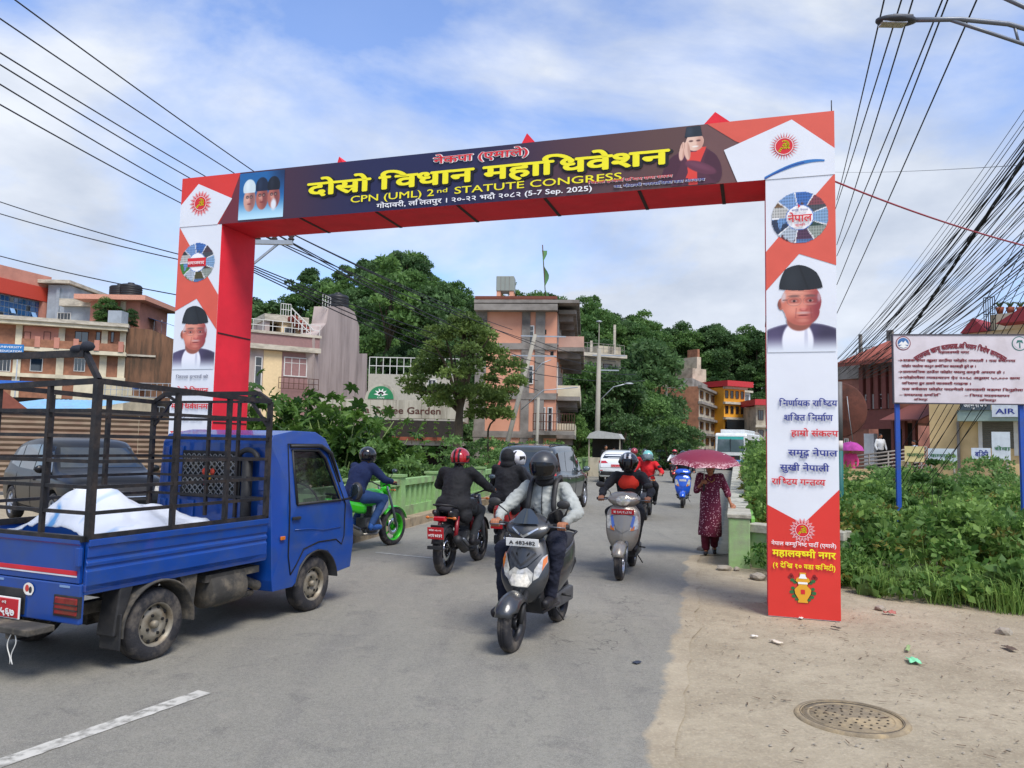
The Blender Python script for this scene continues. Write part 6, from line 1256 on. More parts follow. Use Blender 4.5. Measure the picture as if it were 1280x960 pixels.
BG=mat('scooter_beige', '#8f8a80', .35, .35, .06, 6, coat=.5, dirt='#6a6459', dscale=5, damt=.3)
h=Vector((-.28, -.96, 0)).normalized();c=Vector((1.43, 9.92, 0))-h*.62;rz=hdg(h.x, h.y)
scooter('beige grey scooter with red plate and round cowl headlight coming behind the nearest scooter', c, rz, BG, BLKP, 'round', ('बा १०९ प ८१२४', 'red'), 'cowl')
def redpanel(root, P):shell('red_chest_panel', [('e', P['chest']+V3(0, .055, .02), (.155, .105, .115), None), ('e', P['chest']+V3(0, .03, .10), (.12, .10, .06), None)], .013, cloth('orange_red', '#d1301c', .08), root, 3, .004)
rider('rider in black and orange red jacket with striped helmet on the beige grey scooter', c, rz, seated(elbowR=(.33, -.02, 1.10), kneeR=(.20, .18, .82)), cloth('black_jacket', '#17181d', .1), BLKC_, SHOE, lambda r_, H:helmet(r_, H, HB, 'full', mat('helmet_stripe_white', '#c9ccce', .3, 0, 0), s=1.05, pitch=R(-4))and None, vox=.014, extras=lambda r_, P:(redpanel(r_, P)), wr=.010)
h=Vector((.29, .957, 0)).normalized();c=Vector((-.83, 10.08, 0))+h*.66;rz=hdg(h.x, h.y)
motorcycle('black motorcycle with red number plate seen from behind, in the middle of the road', c, rz, mat('moto_black', '#1a1b1f', .35, .1, .08, coat=.4, dirt='#55524c', dscale=6, damt=.3), mat('moto_dark_red', '#7c1620', .35, .1, .05), plate=('प^देश ०३-०१', '०१प ७२४१'))
rider('heavy rider in long black coat with red striped helmet on the black motorcycle', c, rz, seated(pelvis=(0, -.30, .90), chest=(0, -.26, 1.19), neck=(0, -.22, 1.38), head=(0, -.17, 1.49), shoulderR=(.21, -.25, 1.32), elbowR=(.36, -.06, 1.12), wristR=(.36, .20, 1.06), gripR=(.335, .27, 1.04), kneeR=(.20, .16, .78), ankleR=(.19, -.10, .42), toeR=(.20, .06, .35)), BLKC_, cloth('dark_trousers', '#24282c', .15), SHOE, lambda r_, H:helmet(r_, H, HR, 'open', mat('helmet_stripe_black', '#1a1516', .3, 0, 0), s=1.06, visor='none'), vox=.015, fat=1.15, coat=True, wr=.012)
h=Vector((.50, .866, 0));c=gr(457, 689)+Vector((-.05, .2, 0));rz=hdg(h.x, h.y);GM=mat('moto_green', '#3fd21c', .3, .05, .05, coat=.6)
motorcycle('bright green motorcycle with green wheel rims beside the bridge balustrade', c, rz, GM, mat('moto_white', '#c8ccd0', .35, .1, .05), rimm=mat('green_rim', '#38b81c', .4, .2, .05), loud=True, screen=True)
rider('rider in navy jumper and blue jeans with black helmet on the green motorcycle', c, rz, seated(pelvis=(0, -.30, .88), chest=(0, -.17, 1.17), neck=(0, -.07, 1.35), head=(0, 0, 1.47), shoulderR=(.19, -.10, 1.31), elbowR=(.31, .06, 1.10), wristR=(.33, .22, 1.07), gripR=(.33, .265, 1.04), kneeR=(.19, .20, .80), ankleR=(.18, -.06, .42), toeR=(.19, .12, .36)), NAVYC, JEAN, SHB, lambda r_, H:helmet(r_, H, HB, 'full', s=1.02, pitch=R(-10)), vox=.015, wr=.008, fat=1.13)
h=Vector((.27, .963, 0));c=gr(642, 697)+Vector((.0, .62, 0));rz=hdg(h.x, h.y);RS=mat('scooter_red', '#b3121c', .3, .1, .05, coat=.6)
scooter('red scooter carrying two people away, half hidden behind the nearest rider', c, rz, RS, BLKP, 'round', cat='scooter')
rider('passenger in black hooded coat, back to the camera, on the red scooter', c, rz, seated(pelvis=(0, -.50, .90), chest=(0, -.47, 1.20), neck=(0, -.44, 1.39), head=(0, -.42, 1.49), shoulderR=(.19, -.46, 1.34), elbowR=(.27, -.30, 1.10), wristR=(.17, -.12, 1.0), gripR=(.12, -.06, .98), kneeR=(.24, -.12, .80), ankleR=(.22, -.22, .40), toeR=(.23, -.06, .33)), BLKC_, BLKC_, SHOE, lambda r_, H:shell('hood', [('e', H+V3(0, -.015, .01), (.112, .125, .135), None), ('e', H+V3(0, -.03, -.10), (.12, .11, .08), None)], .014, BLKC_, r_, 3, .006), vox=.016, hands=False, fat=1.05, coat=True, wr=.012)
rider('driver with black and white helmet on the red scooter, ahead of the hooded passenger', c, rz, seated(pelvis=(0, -.18, .88), chest=(0, -.12, 1.18), neck=(.02, -.06, 1.36), head=(.05, -.01, 1.47)), cloth('charcoal', '#2a2c33', .1), BLKC_, SHOE, lambda r_, H:helmet(r_, H, HWT, 'full', mat('helmet_stripe_black', ''), s=1.0, rz=R(-25)), vox=.018, hands=False)
h=Vector((-.25, -.968, 0));c=gr(806, 650)-h*.66;rz=hdg(h.x, h.y)
motorcycle('dark motorcycle coming behind the beige grey scooter', c, rz, mat('moto_black', ''), None)
rider('rider in bright red jacket with pale teal helmet on the dark motorcycle', c, rz, seated(pelvis=(0, -.28, .88), kneeR=(.22, .15, .78), ankleR=(.18, -.05, .42), toeR=(.19, .12, .36), gripR=(.33, .27, 1.04), wristR=(.34, .20, 1.07), elbowR=(.36, -.03, 1.10)), REDJ, BLKC_, SHOE, lambda r_, H:helmet(r_, H, HT, 'full', s=1.04, visor='clear'), vox=.018, extras=lambda r_, P:None)
h=Vector((.26, .965, 0));c=gr(793, 619);rz=hdg(h.x, h.y);motorcycle('motorcycle going away beside the white hatchback', c, rz, RS, None)
rider('person in red hooded jacket seen from behind beside the white hatchback', c, rz, seated(pelvis=(0, -.3, .90), head=(0, -.16, 1.52), kneeR=(.22, .12, .78), ankleR=(.18, -.08, .42), toeR=(.19, .1, .36)), cloth('deep_red', '#a8101c', .1), BLKC_, SHOE, lambda r_, H:helmet(r_, H, mat('helmet_maroon', '#8c2230', .3, 0, .1, coat=.6), 'open', s=1.02, visor='none'), vox=.02, hands=False)
h=Vector((-.25, -.968, 0));c=gr(853, 635)-h*.62;rz=hdg(h.x, h.y)
scooter('blue scooter coming along the parapet beside the woman with the umbrella', c, rz, mat('scooter_blue', '#1c55c0', .3, .1, .05, coat=.7), mat('scooter_silver', '#9aa0a8', .35, .4, .05), 'blue', mirrorm=BLKP)
rider('rider in black on the blue scooter, partly hidden by the maroon umbrella', c, rz, seated(), BLKC_, BLKC_, SHOE, lambda r_, H:helmet(r_, H, HB, 'full', s=1.0), vox=.02, hands=False)
far=[((806, 606), (.26, .965), cloth('charcoal', ''), HB, 'far rider in dark shirt seen from behind left of the teal car'), ((843, 603), (-.25, -.968), WHC, HR, 'far rider in white shirt with red helmet right of the teal car'), ((787, 596), (.26, .965), cloth('pale_blue', '#9db4cc', .05), HB, 'far rider in pale blue shirt by the teal car'), ((862, 598), (-.25, -.968), cloth('charcoal', ''), HB, 'far rider in dark clothes left of the bus'), ((940, 590), (-.25, -.968), BLKC_, HB, 'far rider in black right beside the bus'), ((884, 590), (-.25, -.968), BLKC_, HB, 'far rider in black ahead of the bus')]
for i, (pp, hh, tc_, hc, lab)in enumerate(far):
 h=Vector((*hh, 0));c=gr(*pp);rz=hdg(*hh)
 motorcycle('motorcycle of the '+lab, c, rz, [mat('moto_black', ''), RS, mat('scooter_blue', '')][i%3], None)if i%2 else scooter('scooter of the '+lab, c, rz, [BG, RS, DG][i%3], BLKP, 'round')
 rider(lab, c, rz, seated(), tc_, BLKC_, SHOE, lambda r_, H, hc=hc:helmet(r_, H, hc, 'full', s=1.0), vox=.03, hands=False, wr=0)
KUR=mat('cloth_maroon_floral', '#5a1230', .85, 0, .1, 5, .3, 40);t, b=nodes_of(KUR);s_=t.nodes.new('ShaderNodeTexCoord').outputs['Object']
v_=t.nodes.new('ShaderNodeTexVoronoi');v_.inputs['Scale'].default_value=36;t.links.new(s_, v_.inputs[0]);c_=mixc(t, mul(t, ramp(t, v_.outputs['Distance'], [(.28, 1.), (.36, 0.)]), ramp(t, nz(t, s_, 30, 2), [(.46, 0.), (.52, 1.)])), hx('#611432'), hx('#d8a8b4'));t.links.new(c_, b.inputs['Base Color'])
MAR=cloth('maroon', '#5c1029', .1)
wp=gr(888, 693);wrz=hdg(-.26, -.965)
def woman():
 J=dict(pelvis=(0, 0, .86), chest=(0, .02, 1.12), neck=(0, .03, 1.29), head=(0, .06, 1.40), shoulderR=(.155, .02, 1.25), elbowR=(.22, .0, 1.02), wristR=(.14, .17, 1.13), handR=(-.2, .25, .9), shoulderL=(-.155, .02, 1.25), elbowL=(-.25, -.02, 1.03), wristL=(-.31, .08, .84), handL=(-.35, .5, -.7), hipR=(.08, 0, .80), kneeR=(.075, .06, .45), ankleR=(.07, .02, .08), toeR=(.075, .16, .03), hipL=(-.08, 0, .80), kneeL=(-.07, .02, .46), ankleL=(-.06, -.14, .12), toeL=(-.065, -.02, .03), sleeve=(.45, 0, 0))
 root=thing('person', 'woman in maroon floral dress walking under a maroon umbrella by the parapet', 'person', wp, wrz);P={k:Vector(v)for k, v in J.items()};B=[('e', P['pelvis'], (.145, .11, .12)), ('e', P['chest'], (.13, .10, .13)), ('c', P['pelvis'], P['chest'], .11, .11), ('c', P['chest']+V3(0, 0, .1), P['neck'], .07, .045), ('c', P['neck'], P['head'], .045, .05)]+face_parts(P['head'], .93)
 for s_, sd_ in((1, 'R'), (-1, 'L')):
  B+=[('c', P['chest']+V3(0, 0, .08), P['shoulder'+sd_], .07, .05), ('c', P['shoulder'+sd_], P['elbow'+sd_], .044, .034), ('c', P['elbow'+sd_], P['wrist'+sd_], .034, .021), ('c', P['pelvis'], P['hip'+sd_], .09, .08), ('c', P['hip'+sd_], P['knee'+sd_], .075, .05), ('c', P['knee'+sd_], P['ankle'+sd_], .045, .03), ('c', P['ankle'+sd_]+V3(0, -.02, -.03), P['toe'+sd_], .032, .024)]
 B+=free_hand(P['wristL'], J['handL'], -1);B+=grip_hand((.10, .22, 1.16), 1, P['wristR']);shell('body', B, .009, SKIN, root, 2)
 K=[('e', P['chest'], (.165, .125, .15)), ('c', P['chest'], V3(0, 0, .82), .135, .165), ('c', V3(0, 0, .85), V3(.0, .01, .34), .165, .185), ('c', V3(.05, 0, .8), V3(.09, .03, .34), .12, .10), ('c', V3(-.05, 0, .8), V3(-.09, -.02, .34), .12, .10)]
 for sd_ in 'RL':K+=[('c', P['chest']+V3(0, 0, .07), P['shoulder'+sd_], .085, .068), ('c', P['shoulder'+sd_], P['elbow'+sd_], .066, .055), ('c', P['elbow'+sd_], P['elbow'+sd_].lerp(P['wrist'+sd_], .35), .055, .052)]
 k=shell('dress', K, .013, KUR, root, 5, .014, 7, 4, wz=.35)
 bm=bmesh.new();bm.from_mesh(k.data);bmesh.ops.bisect_plane(bm, geom=bm.verts[:]+bm.edges[:]+bm.faces[:], plane_co=(0, 0, .30), plane_no=(.05, 0, -1), clear_outer=True);bm.to_mesh(k.data);bm.free()
 T_=[]
 for sd_ in 'RL':T_+=[('c', P['hip'+sd_]+V3(0, 0, -.1), P['knee'+sd_], .085, .085), ('c', P['knee'+sd_], P['ankle'+sd_]+V3(0, 0, .03), .085, .065)]
 shell('trousers', T_, .013, MAR, root, 3, .01, 9)
 shell('hair', [('e', P['head']+V3(0, -.03, .035), (.083, .092, .085)), ('e', P['head']+V3(0, -.06, -.04), (.07, .05, .09))], .008, HAIR, root, 2, .004, 20);facial_bits(P['head'], root, .93)
 for sd_ in 'RL':an, to=P['ankle'+sd_], P['toe'+sd_];shell('shoe', [('c', an+V3(0, -.03, -.045), to, .036, .030)], .008, SHOE, root, 2)
 pts=[V3(*q)for q in((-.05, .055, 1.275), (-.06, .12, 1.19), (-.02, .14, 1.16), (.04, .125, 1.2), (.05, .06, 1.275))];g=MB();g.tube(pts, .006, 6);g.build('neckline', [mat('gold_trim', '#b08a4a', .5, .3, .1)], root)
 return root
woman()
def umbrella():
 base=Vector(wp)+Vector((.10*math.cos(wrz)-.22*math.sin(wrz), .10*math.sin(wrz)+.22*math.cos(wrz), 1.04));um=thing('umbrella', 'maroon umbrella with a pale flowered border held by the walking woman', 'umbrella', base, 0);um.rotation_euler=(R(8), R(-3), .3)
 UM=mat('umbrella_maroon', '#781a36', .6, 0, .06, 4, .1, 60);t, b=nodes_of(UM);s_=t.nodes.new('ShaderNodeTexCoord').outputs['Object'];sp_=t.nodes.new('ShaderNodeSeparateXYZ');t.links.new(s_, sp_.inputs[0])
 f=mul(t, ramp(t, nz(t, s_, 28, 4, .6, 1.), [(.50, 0.), (.56, 1.)]), ramp(t, sp_.outputs['Z'], [(0., 1.), (.46, 1.), (.53, 0.)]));c_=mixc(t, f, hx('#781a36'), hx('#d0acb0'));t.links.new(c_, b.inputs['Base Color']);b.inputs['Subsurface Weight'].default_value=0
 Rr, top, n=.56, .64, 8;rim=.43
 for i in range(n):
  A=[]
  for u in np.linspace(0, 1, 9):
   row=[]
   for v in np.linspace(0, 1, 7):
    a=2*PI*(i+v)/n;sag=1-.055*math.sin(PI*v)*u;r=Rr*math.sin(u*1.15)/math.sin(1.15)*sag*(1/max(.01, math.cos(abs(v-.5)*2*PI/n/1.)**0 or 1));z=top-(top-rim)*(1-math.cos(u*1.35))/(1-math.cos(1.35))+.02*math.sin(PI*v)*u*u
    row.append((r*math.cos(a), r*math.sin(a), z))
   A.append(row)
  g=MB();g.grid(A);o=g.build('canopy_panel', [UM], um);a=2*PI*i/n;g=MB();g.tube([(Rr*math.sin(u*1.15)/math.sin(1.15)*.99*math.cos(a), Rr*math.sin(u*1.15)/math.sin(1.15)*.99*math.sin(a), top-(top-rim)*(1-math.cos(u*1.35))/(1-math.cos(1.35))-.004)for u in np.linspace(0, 1, 8)], .003, 5);g.build('rib', [CHR], um)
  g=MB();g.tube([(0, 0, .44), (.55*Rr*math.cos(a), .55*Rr*math.sin(a), .60)], .0025, 5);g.build('stretcher', [CHR], um)
 g=MB();g.tube([(0, 0, .0), (0, 0, top+.03)], .006, 8);g.build('shaft', [CHR], um);g=MB();g.tube([(0, 0, -.02), (0, 0, .14)], .014, 8);g.build('handle', [BLKP], um);g=MB();g.tube([(0, 0, top), (0, 0, top+.05)], [.01, .004], 8);g.build('tip', [BLKP], um)
umbrella()
# ================================================================== buildings
def zat(px, py, Y):return at(px, py, Y).z
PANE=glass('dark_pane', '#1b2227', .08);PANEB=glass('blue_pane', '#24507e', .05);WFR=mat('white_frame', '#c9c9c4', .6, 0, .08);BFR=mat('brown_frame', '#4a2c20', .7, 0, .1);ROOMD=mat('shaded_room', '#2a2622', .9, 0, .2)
class Bld:
 """local x along the front to the right, y away from the viewer, z up; A and B are the (x,y) ends of the front"""
 def __init__(s, name, label, A, B, depth, cat='building', z0=0, group=None):
  s.A=Vector((A[0], A[1], z0));s.B=Vector((B[0], B[1], z0));d=s.B-s.A;s.w=d.length;s.d=depth;s.rz=math.atan2(d.y, d.x);s.root=thing(name, label, cat, s.A, s.rz, group);s.z0=z0
  s.inv=(Matrix.Translation(s.A)@Matrix.Rotation(s.rz, 4, 'Z')).inverted()
 def fx(s, px, py=500):
  r_=ray(px, py);o=s.inv@Vector((0, 0, CAMH));dd=s.inv.to_3x3()@r_;k=-o.y/dd.y;p=o+dd*k;return p.x, p.z
 def box(s, nm, lo, hi, m, bev=0):g=MB();g.b2(lo, hi);return g.build(nm, [m], s.root, bev)
 def pbox(s, nm, px0, py0, px1, py1, m, y0=0, y1=.3):
  a=s.fx(px0, py0);b=s.fx(px1, py1);return s.box(nm, (a[0], y0, min(a[1], b[1])), (b[0], y1, max(a[1], b[1])), m)
 def win(s, x, z, w, h, fm=WFR, pm=PANE, mull=1, face='f', at_=None, trans=0, out=.05, deep=.10):
  """window: surround, pane set back behind it, glazing bars"""
  X=Matrix()if face=='f' else(Matrix.Translation((s.w, 0, 0))@Matrix.Rotation(PI/2, 4, 'Z')if face=='r' else Matrix.Translation((0, s.d, 0))@Matrix.Rotation(-PI/2, 4, 'Z'))
  f=.06*max(1, w/1.5);g=MB()
  for lo, hi in(((x, z), (x+f, z+h)), ((x+w-f, z), (x+w, z+h)), ((x+f, z), (x+w-f, z+f)), ((x+f, z+h-f), (x+w-f, z+h))):g.box(((lo[0]+hi[0])/2, -out/2, (lo[1]+hi[1])/2), (hi[0]-lo[0], out+.04, hi[1]-lo[1]), X=X)
  for i in range(1, mull+1):g.box((x+w*i/(mull+1), -.02, z+h/2), (f*.7, .05, h-2*f), X=X)
  if trans:g.box((x+w/2, -.02, z+h*.7), (w-2*f, .045, f*.6), X=X)
  o=g.build('window', [fm], s.root);g=MB();g.box((x+w/2, -.006, z+h/2), (w-1.6*f, .012, h-1.6*f), X=X);g.build('pane', [pm], o);return o
 def pwin(s, px0, py0, px1, py1, **k):
  a=s.fx(px0, py1);b=s.fx(px1, py0);return s.win(a[0], a[1], b[0]-a[0], b[1]-a[1], **k)
 def rail(s, x0, x1, z, h, y=-1., m=None, n=8, posts=True, nm='railing'):
  g=MB()
  for k in(0, .5, 1):g.tube([(x0, y, z+h*k), (x1, y, z+h*k)], .03, 4, smooth=False)
  for i in range(n+1):x=x0+(x1-x0)*i/n;g.tube([(x, y, z), (x, y, z+h)], .025, 4, smooth=False)
  return g.build(nm, [m or WFR], s.root)
def xy(px, Y, py=540):v=at(px, py, Y);return(v.x, v.y)
def tank(px, py, Y, r, h, lab, m=None):
 p=at(px, py, Y);t=thing('water_tank', lab, 'water tank', p);g=MB();k=[(r, 0)]
 for i in range(5):k+=[(r, h*(.05+.16*i)), (r*1.04, h*(.10+.16*i)), (r, h*(.15+.16*i))]
 g.lathe([(0, 0)]+k+[(r*.9, h*.88), (r*.4, h*.97), (0, h)], n=20);g.build('barrel', [m or mat('tank_black', '#17181b', .5, 0, .1)], t);g=MB();g.lathe([(0, h*1.06), (r*.3, h*1.05), (r*.3, h*.94)], n=14);g.build('lid', [mat('tank_black', '')], t)
BRK=mat('brick_orange', '#96684f', .9, 0, .22, 2.5, .3, 9, dirt='#6a4a3c', dscale=.5, damt=.75);BRKM=mat('mossy_brick', '#73543f', .95, 0, .25, 1.5, .4, 9, dirt='#38332a', dscale=.9, damt=.95, stretch=(1.5, 1.5, .25));CRM=mat('cream_plaster', '#cfc6ac', .85, 0, .1, 1.5, dirt='#8f8a78', dscale=.6, damt=.5)
SALM=mat('salmon_plaster', '#b9806e', .85, 0, .08, 1.5, dirt='#96675a', dscale=.5, damt=.5);SLAB=mat('pale_slab', '#b9b2a2', .9, 0, .15, 2, dirt='#6a655a', dscale=.8, damt=.7, stretch=(1, 1, 3));WHW_=mat('white_wall', '#cfd2d4', .8, 0, .05, dirt='#9a9a94', dscale=1, damt=.4);GRYP=mat('grey_plaster', '#9aa3ab', .8, 0, .08, 2, dirt='#6e747a', dscale=.7, damt=.5)
b=Bld('glass_building', 'building with blue glass wall in a red and salmon frame at the far left', xy(-60, 82), xy(48, 92), 14)
t_, u_=b.fx(0, 350)[1], b.fx(0, 416)[1];w=b.w;b.box('wall', (0, .25, 0), (w, 14, t_+.6), GRYP);RF=mat('red_frame', '#b23c2a', .6, 0, .05)
b.box('red_band', (-.2, -.5, b.fx(20, 364)[1]-.6), (w+.0, .24, t_+.2), RF);b.box('salmon_band', (-.2, -.3, t_+.22), (w+.1, .24, t_+1.7), SALM);b.box('salmon_column', (w-1., -.45, 0), (w, .24, t_-1.3), SALM);b.box('base_band', (0, -.1, u_-2.0), (w-1., .24, u_-.2), RF)
x0_, x1_, zz=b.fx(-20)[0], w-1.05, u_-.2;nx_, nz_=11, 7;g=MB()
for i in range(nx_):
 for j in range(nz_):
  W_, H_=(x1_-x0_)/nx_, (t_-1.6-zz)/nz_;q=MB();q.b2((x0_+i*W_+.06, .05, zz+j*H_+.06), (x0_+(i+1)*W_-.06, .12, zz+(j+1)*H_-.06));p=q.build('pane', [PANEB if(i*3+j*5)%7 else PANE], b.root)
g.b2((x0_, .13, zz), (x1_, .2, t_-1.6));g.build('curtain_frame', [mat('alu_frame', '#8fa0b0', .4, .5, .05)], b.root)
for i, j in((9, 4), (4, 4), (7, 1), (9, 1)):q=MB();W_, H_=(x1_-x0_)/nx_, (t_-1.6-zz)/nz_;q.box((x0_+(i+.5)*W_, -.25, zz+(j+.45)*H_), (W_, .06, H_), rot=Matrix.Rotation(R(-28), 4, 'X'));q.build('open_pane', [glass('sky_pane', '#7fa6cf')], b.root)
b=Bld('stair_tower', 'tall grey stair tower between the glass building and the brick building', xy(48, 91), xy(75, 91), 10);b.box('wall', (0, 0, 0), (b.w, 10, b.fx(60, 356)[1]), GRYP);b.box('roof_slab', (-1.4, -.8, b.fx(60, 355)[1]), (b.w+.4, 10, b.fx(60, 351)[1]), SLAB);b.box('column', (b.w*.45, -.25, 0), (b.w*.6, -.01, b.fx(60, 360)[1]), GRYP)
b=Bld('roof_room', 'low grey rooftop room with white window beside the stair tower', xy(70, 89), xy(110, 89), 8);z1=b.fx(70, 383)[1];b.box('wall', (0, 0, 0), (b.w, 8, z1), GRYP);b.box('roof_slab', (-.3, -.6, z1), (b.w+.3, 8, b.fx(70, 374)[1]), SLAB);b.pwin(71, 391, 89, 405, mull=3)
b=Bld('brick_building', 'long orange brick building with white columns and balcony, beyond the truck cage', xy(-60, 78), xy(150, 84), 9, z0=-1.5);zr=b.fx(150, 411)[1];w=b.w;zf=[b.fx(150, y)[1]for y in(474, 443)];zr=b.fx(150, 412)[1]
b.box('wall', (0, 0, 0), (w, 9, zr), BRK);
for z in zf+[zr]:b.box('floor_slab', (-.2, -1.0 if z!=zf[0]else-.4, z-.25), (w+.2, 0-.001, z+.15), CRM)
b.box('roof_edge', (-.2, -1.2, zr+.15), (w+.3, 9, zr+.55), SLAB)
for px in(18, 72, 126, 149):x=b.fx(px)[0];b.box('column', (x-.35, -.16, 0), (x+.35, -.003, zf[0]-.26), CRM);b.box('column', (x-.35, -.16, zf[0]+.16), (x+.35, -.003, zf[1]-.26), CRM);b.box('column', (x-.3, -.12, zf[1]+.16), (x+.3, -.003, zr-.26), CRM)
for px0, px1 in((-2, 14), (37, 54), (92, 107)):b.pwin(px0, 448, px1, 464, mull=2 if px0!=37 else 0)
for px0, px1 in((29, 39), (54, 64), (93, 111), (119, 126), (138, 143)):b.pwin(px0, 415, px1, 428 if px0!=119 else 434, mull=1 if px1-px0>12 else 0, fm=BFR)
x=b.fx(24)[0];b.box('balcony_wall', (x, -1.0, zf[1]+.16), (w, -.88, zf[1]+1.0), BRK)
for px in(44, 68, 92, 118, 148):x=b.fx(px)[0];b.box('balcony_post', (x-.25, -1.1, zf[1]+.16), (x+.25, -.8, zf[1]+1.3), SALM)
b.box('pink_wall', (b.fx(24)[0], -.05, zf[1]+.2), (b.fx(72)[0], -.004, zr-.3), SALM)
sw=Bld('mossy_side_wall', 'tall windowless brick side wall streaked with black moss, left of the arch post', xy(151, 84.2), xy(214, 86), 3, z0=-1.5);g=MB();z1=sw.fx(152, 413)[1];z2=sw.fx(214, 425)[1];g.prism([(0, 0), (sw.w, 0), (sw.w, z2), (sw.w*.5, z1+.3), (0, z1+.4)], 'Y', 0, 3);g.build('wall', [BRKM], sw.root);sw.box('ledge', (0, -.15, zf[1]-.1), (sw.w*.6, -.001, zf[1]+.1), SLAB)
b=Bld('terrace_room', 'salmon rooftop room with a wide flat roof on the brick building', xy(103, 87.5), xy(166, 87.5), 5, z0=zat(152, 411, 84));z1=b.fx(100, 376)[1];b.box('wall', (0, 0, 0), (b.w, 7, z1), SALM);b.box('roof', (-1.2, -1.4, z1), (b.w+1.2, 8, b.fx(100, 370)[1]), mat('roof_salmon', '#c9917b', .8));b.box('corner_column', (b.w*.62, -.2, 0), (b.w*.72, -.01, z1), CRM);b.pwin(153, 388, 161, 397, fm=BFR)
tank(149, 371, 90.5, 1.1, 1.4, 'smaller black water tank on the salmon rooftop room');tank(163, 372, 90.5, 1.25, 1.7, 'larger black water tank on the salmon rooftop room');
p=at(147, 408, 84);t_=thing('steel_tank', 'square pale steel tank beside the rooftop plants', 'water tank', p);g=MB();g.box((0, 0, .9), (1.5, 1.5, 1.5));g.tube([(-.6, 0, 0), (-.6, 0, .2)], .06);g.build('box', [GRYP], t_, .05)
p=at(186, 412, 90);t_=thing('solar_panels', 'tilted grid of solar panels on thin legs at the roof end', 'solar panel', p)
for i in range(5):
 for j in range(2):g=MB();g.box((-1.6+i*.95, j*1.2*.8, 1.3+(i-2)*-.28), (.9, 1.1, .05), rot=Matrix.Rotation(R(16), 4, 'Y'));g.build('panel', [PANEB], t_)
for i in range(4):g=MB();g.tube([(-1.2+i*.9, 0, -.6), (-1.2+i*.9, 0, 1.2)], .03);g.build('leg', [GRYP], t_)
sgn=Bld('blue_signboard', 'blue signboard with two white text lines at the left edge', xy(-16, 74), xy(22, 74.5), .2, 'sign', z0=0);z1, z2=sgn.fx(10, 441)[1], sgn.fx(10, 430)[1];sgn.box('board', (0, 0, z1), (sgn.w, .1, z2), mat('sign_blue', '#2473b4', .5));lettering('lettering', 'G UNIVERSITY', LETW, sgn.root, Matrix.Translation((sgn.w*.02, -.02, (z1+z2)/2+.05)), .28, .01, width=sgn.w*.93);lettering('lettering', 'OF EDUCATION', LETW, sgn.root, Matrix.Translation((sgn.w*.02, -.02, z1+.08)), .28, .01, width=sgn.w*.93);g=MB();g.tube([(sgn.w*.8, .15, 0), (sgn.w*.8, .15, z1)], .06);g.build('post', [GRYP], sgn.root)
TINB=mat('blue_tin', '#7fb2d4', .5, .1, .1, 3, dirt='#8a8a80', dscale=1.2, damt=.5);TINR=mat('rust_tin', '#7a4436', .7, .1, .15, 3);TARP=mat('blue_tarp', '#2a62b8', .5, 0, .1)
b=Bld('blue_roofed_shed', 'low shed with pale blue tin roof behind the corrugated fence', xy(-40, 45), xy(92, 45), 7);z1, z2=b.fx(60, 512)[1], b.fx(20, 496)[1];b.box('wall', (0, 0, 0), (b.w, 7, z1-.1), CRM);g=MB();n=40
g.grid([[(b.w*(i/n), yy, z1+(z2-z1+.2)*yy/7+.04*(i%2))for i in range(n+1)]for yy in(-.4, 7)], 0, False);g.build('roof', [TINB], b.root)
b=Bld('rust_roofed_shed', 'shed with rusty brown tin roof at the left edge', xy(-60, 40), xy(38, 42), 6);z1, z2=b.fx(30, 513)[1], b.fx(0, 496)[1];b.box('wall', (0, 0, 0), (b.w, 6, z1-.1), BRK);g=MB();g.prism([(0, z1), (b.w, z1-.1), (b.w*.55, z2+.5), (0, z2+.7)], 'Y', -.3, 6);g.build('roof', [TINR], b.root)
b=Bld('cream_house', 'small cream house with sloping roof and grey railings below the brick building', xy(88, 60), xy(150, 60), 6);z1=b.fx(95, 482)[1];z2=b.fx(117, 471)[1];xm=b.fx(117)[0];g=MB();g.prism([(0, 0), (xm, 0), (xm, z2), (0, z1)], 'Y', 0, 6);g.b2((xm+.01, .2, 0), (b.w, 6, z1-.6));g.build('wall', [CRM], b.root);b.pwin(113, 503, 120, 511)
b.rail(xm, b.w+5, z1-.8, 1.1, -.1, GRYP, 16)
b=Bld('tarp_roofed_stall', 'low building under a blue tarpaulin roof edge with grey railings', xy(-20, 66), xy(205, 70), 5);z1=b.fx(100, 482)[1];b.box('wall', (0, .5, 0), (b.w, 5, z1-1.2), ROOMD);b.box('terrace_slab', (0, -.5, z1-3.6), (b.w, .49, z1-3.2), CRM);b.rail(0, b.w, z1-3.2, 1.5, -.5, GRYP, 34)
for k, (p0, p1)in enumerate(((0, 48), (160, 203))):x0_=b.fx(p0)[0];x1_=b.fx(p1)[0];b.box('tarpaulin', (x0_, -1.2, z1-.15), (x1_, .5, z1+.15), TARP)
for px in(60, 100, 140, 178):x=b.fx(px)[0];b.box('pillar', (x-.25, -.2, 0), (x+.25, .1, z1-.2), BRK)
FENC=mat('corrugated_brown', '#7d6c5a', .8, 0, .15, 2, dirt='#5c352a', dscale=.8, damt=.9, stretch=(.6, .6, 2.4));fr=thing('corrugated_fence', 'brown horizontally corrugated metal fence behind the black suv', 'fence', (*xy(-70, 21), 0), 0);A_=Vector((*xy(-70, 20.5), 0));B_=Vector((*xy(212, 23), 0));fr.rotation_euler=(0, 0, math.atan2((B_-A_).y, (B_-A_).x));L_=(B_-A_).length
zt_=zat(100, 517, 22);n=30;g=MB();g.grid([[(x, .05*(k%2), .1+(zt_-.1)*k/n)for x in(0, 1.19)]for k in range(n+1)], 0, False);fm_=g.mesh('sheet', [FENC])
for i in range(int(L_/1.2)+1):shared('sheet', fm_, fr, (i*1.2, .01*(i%2), 0));
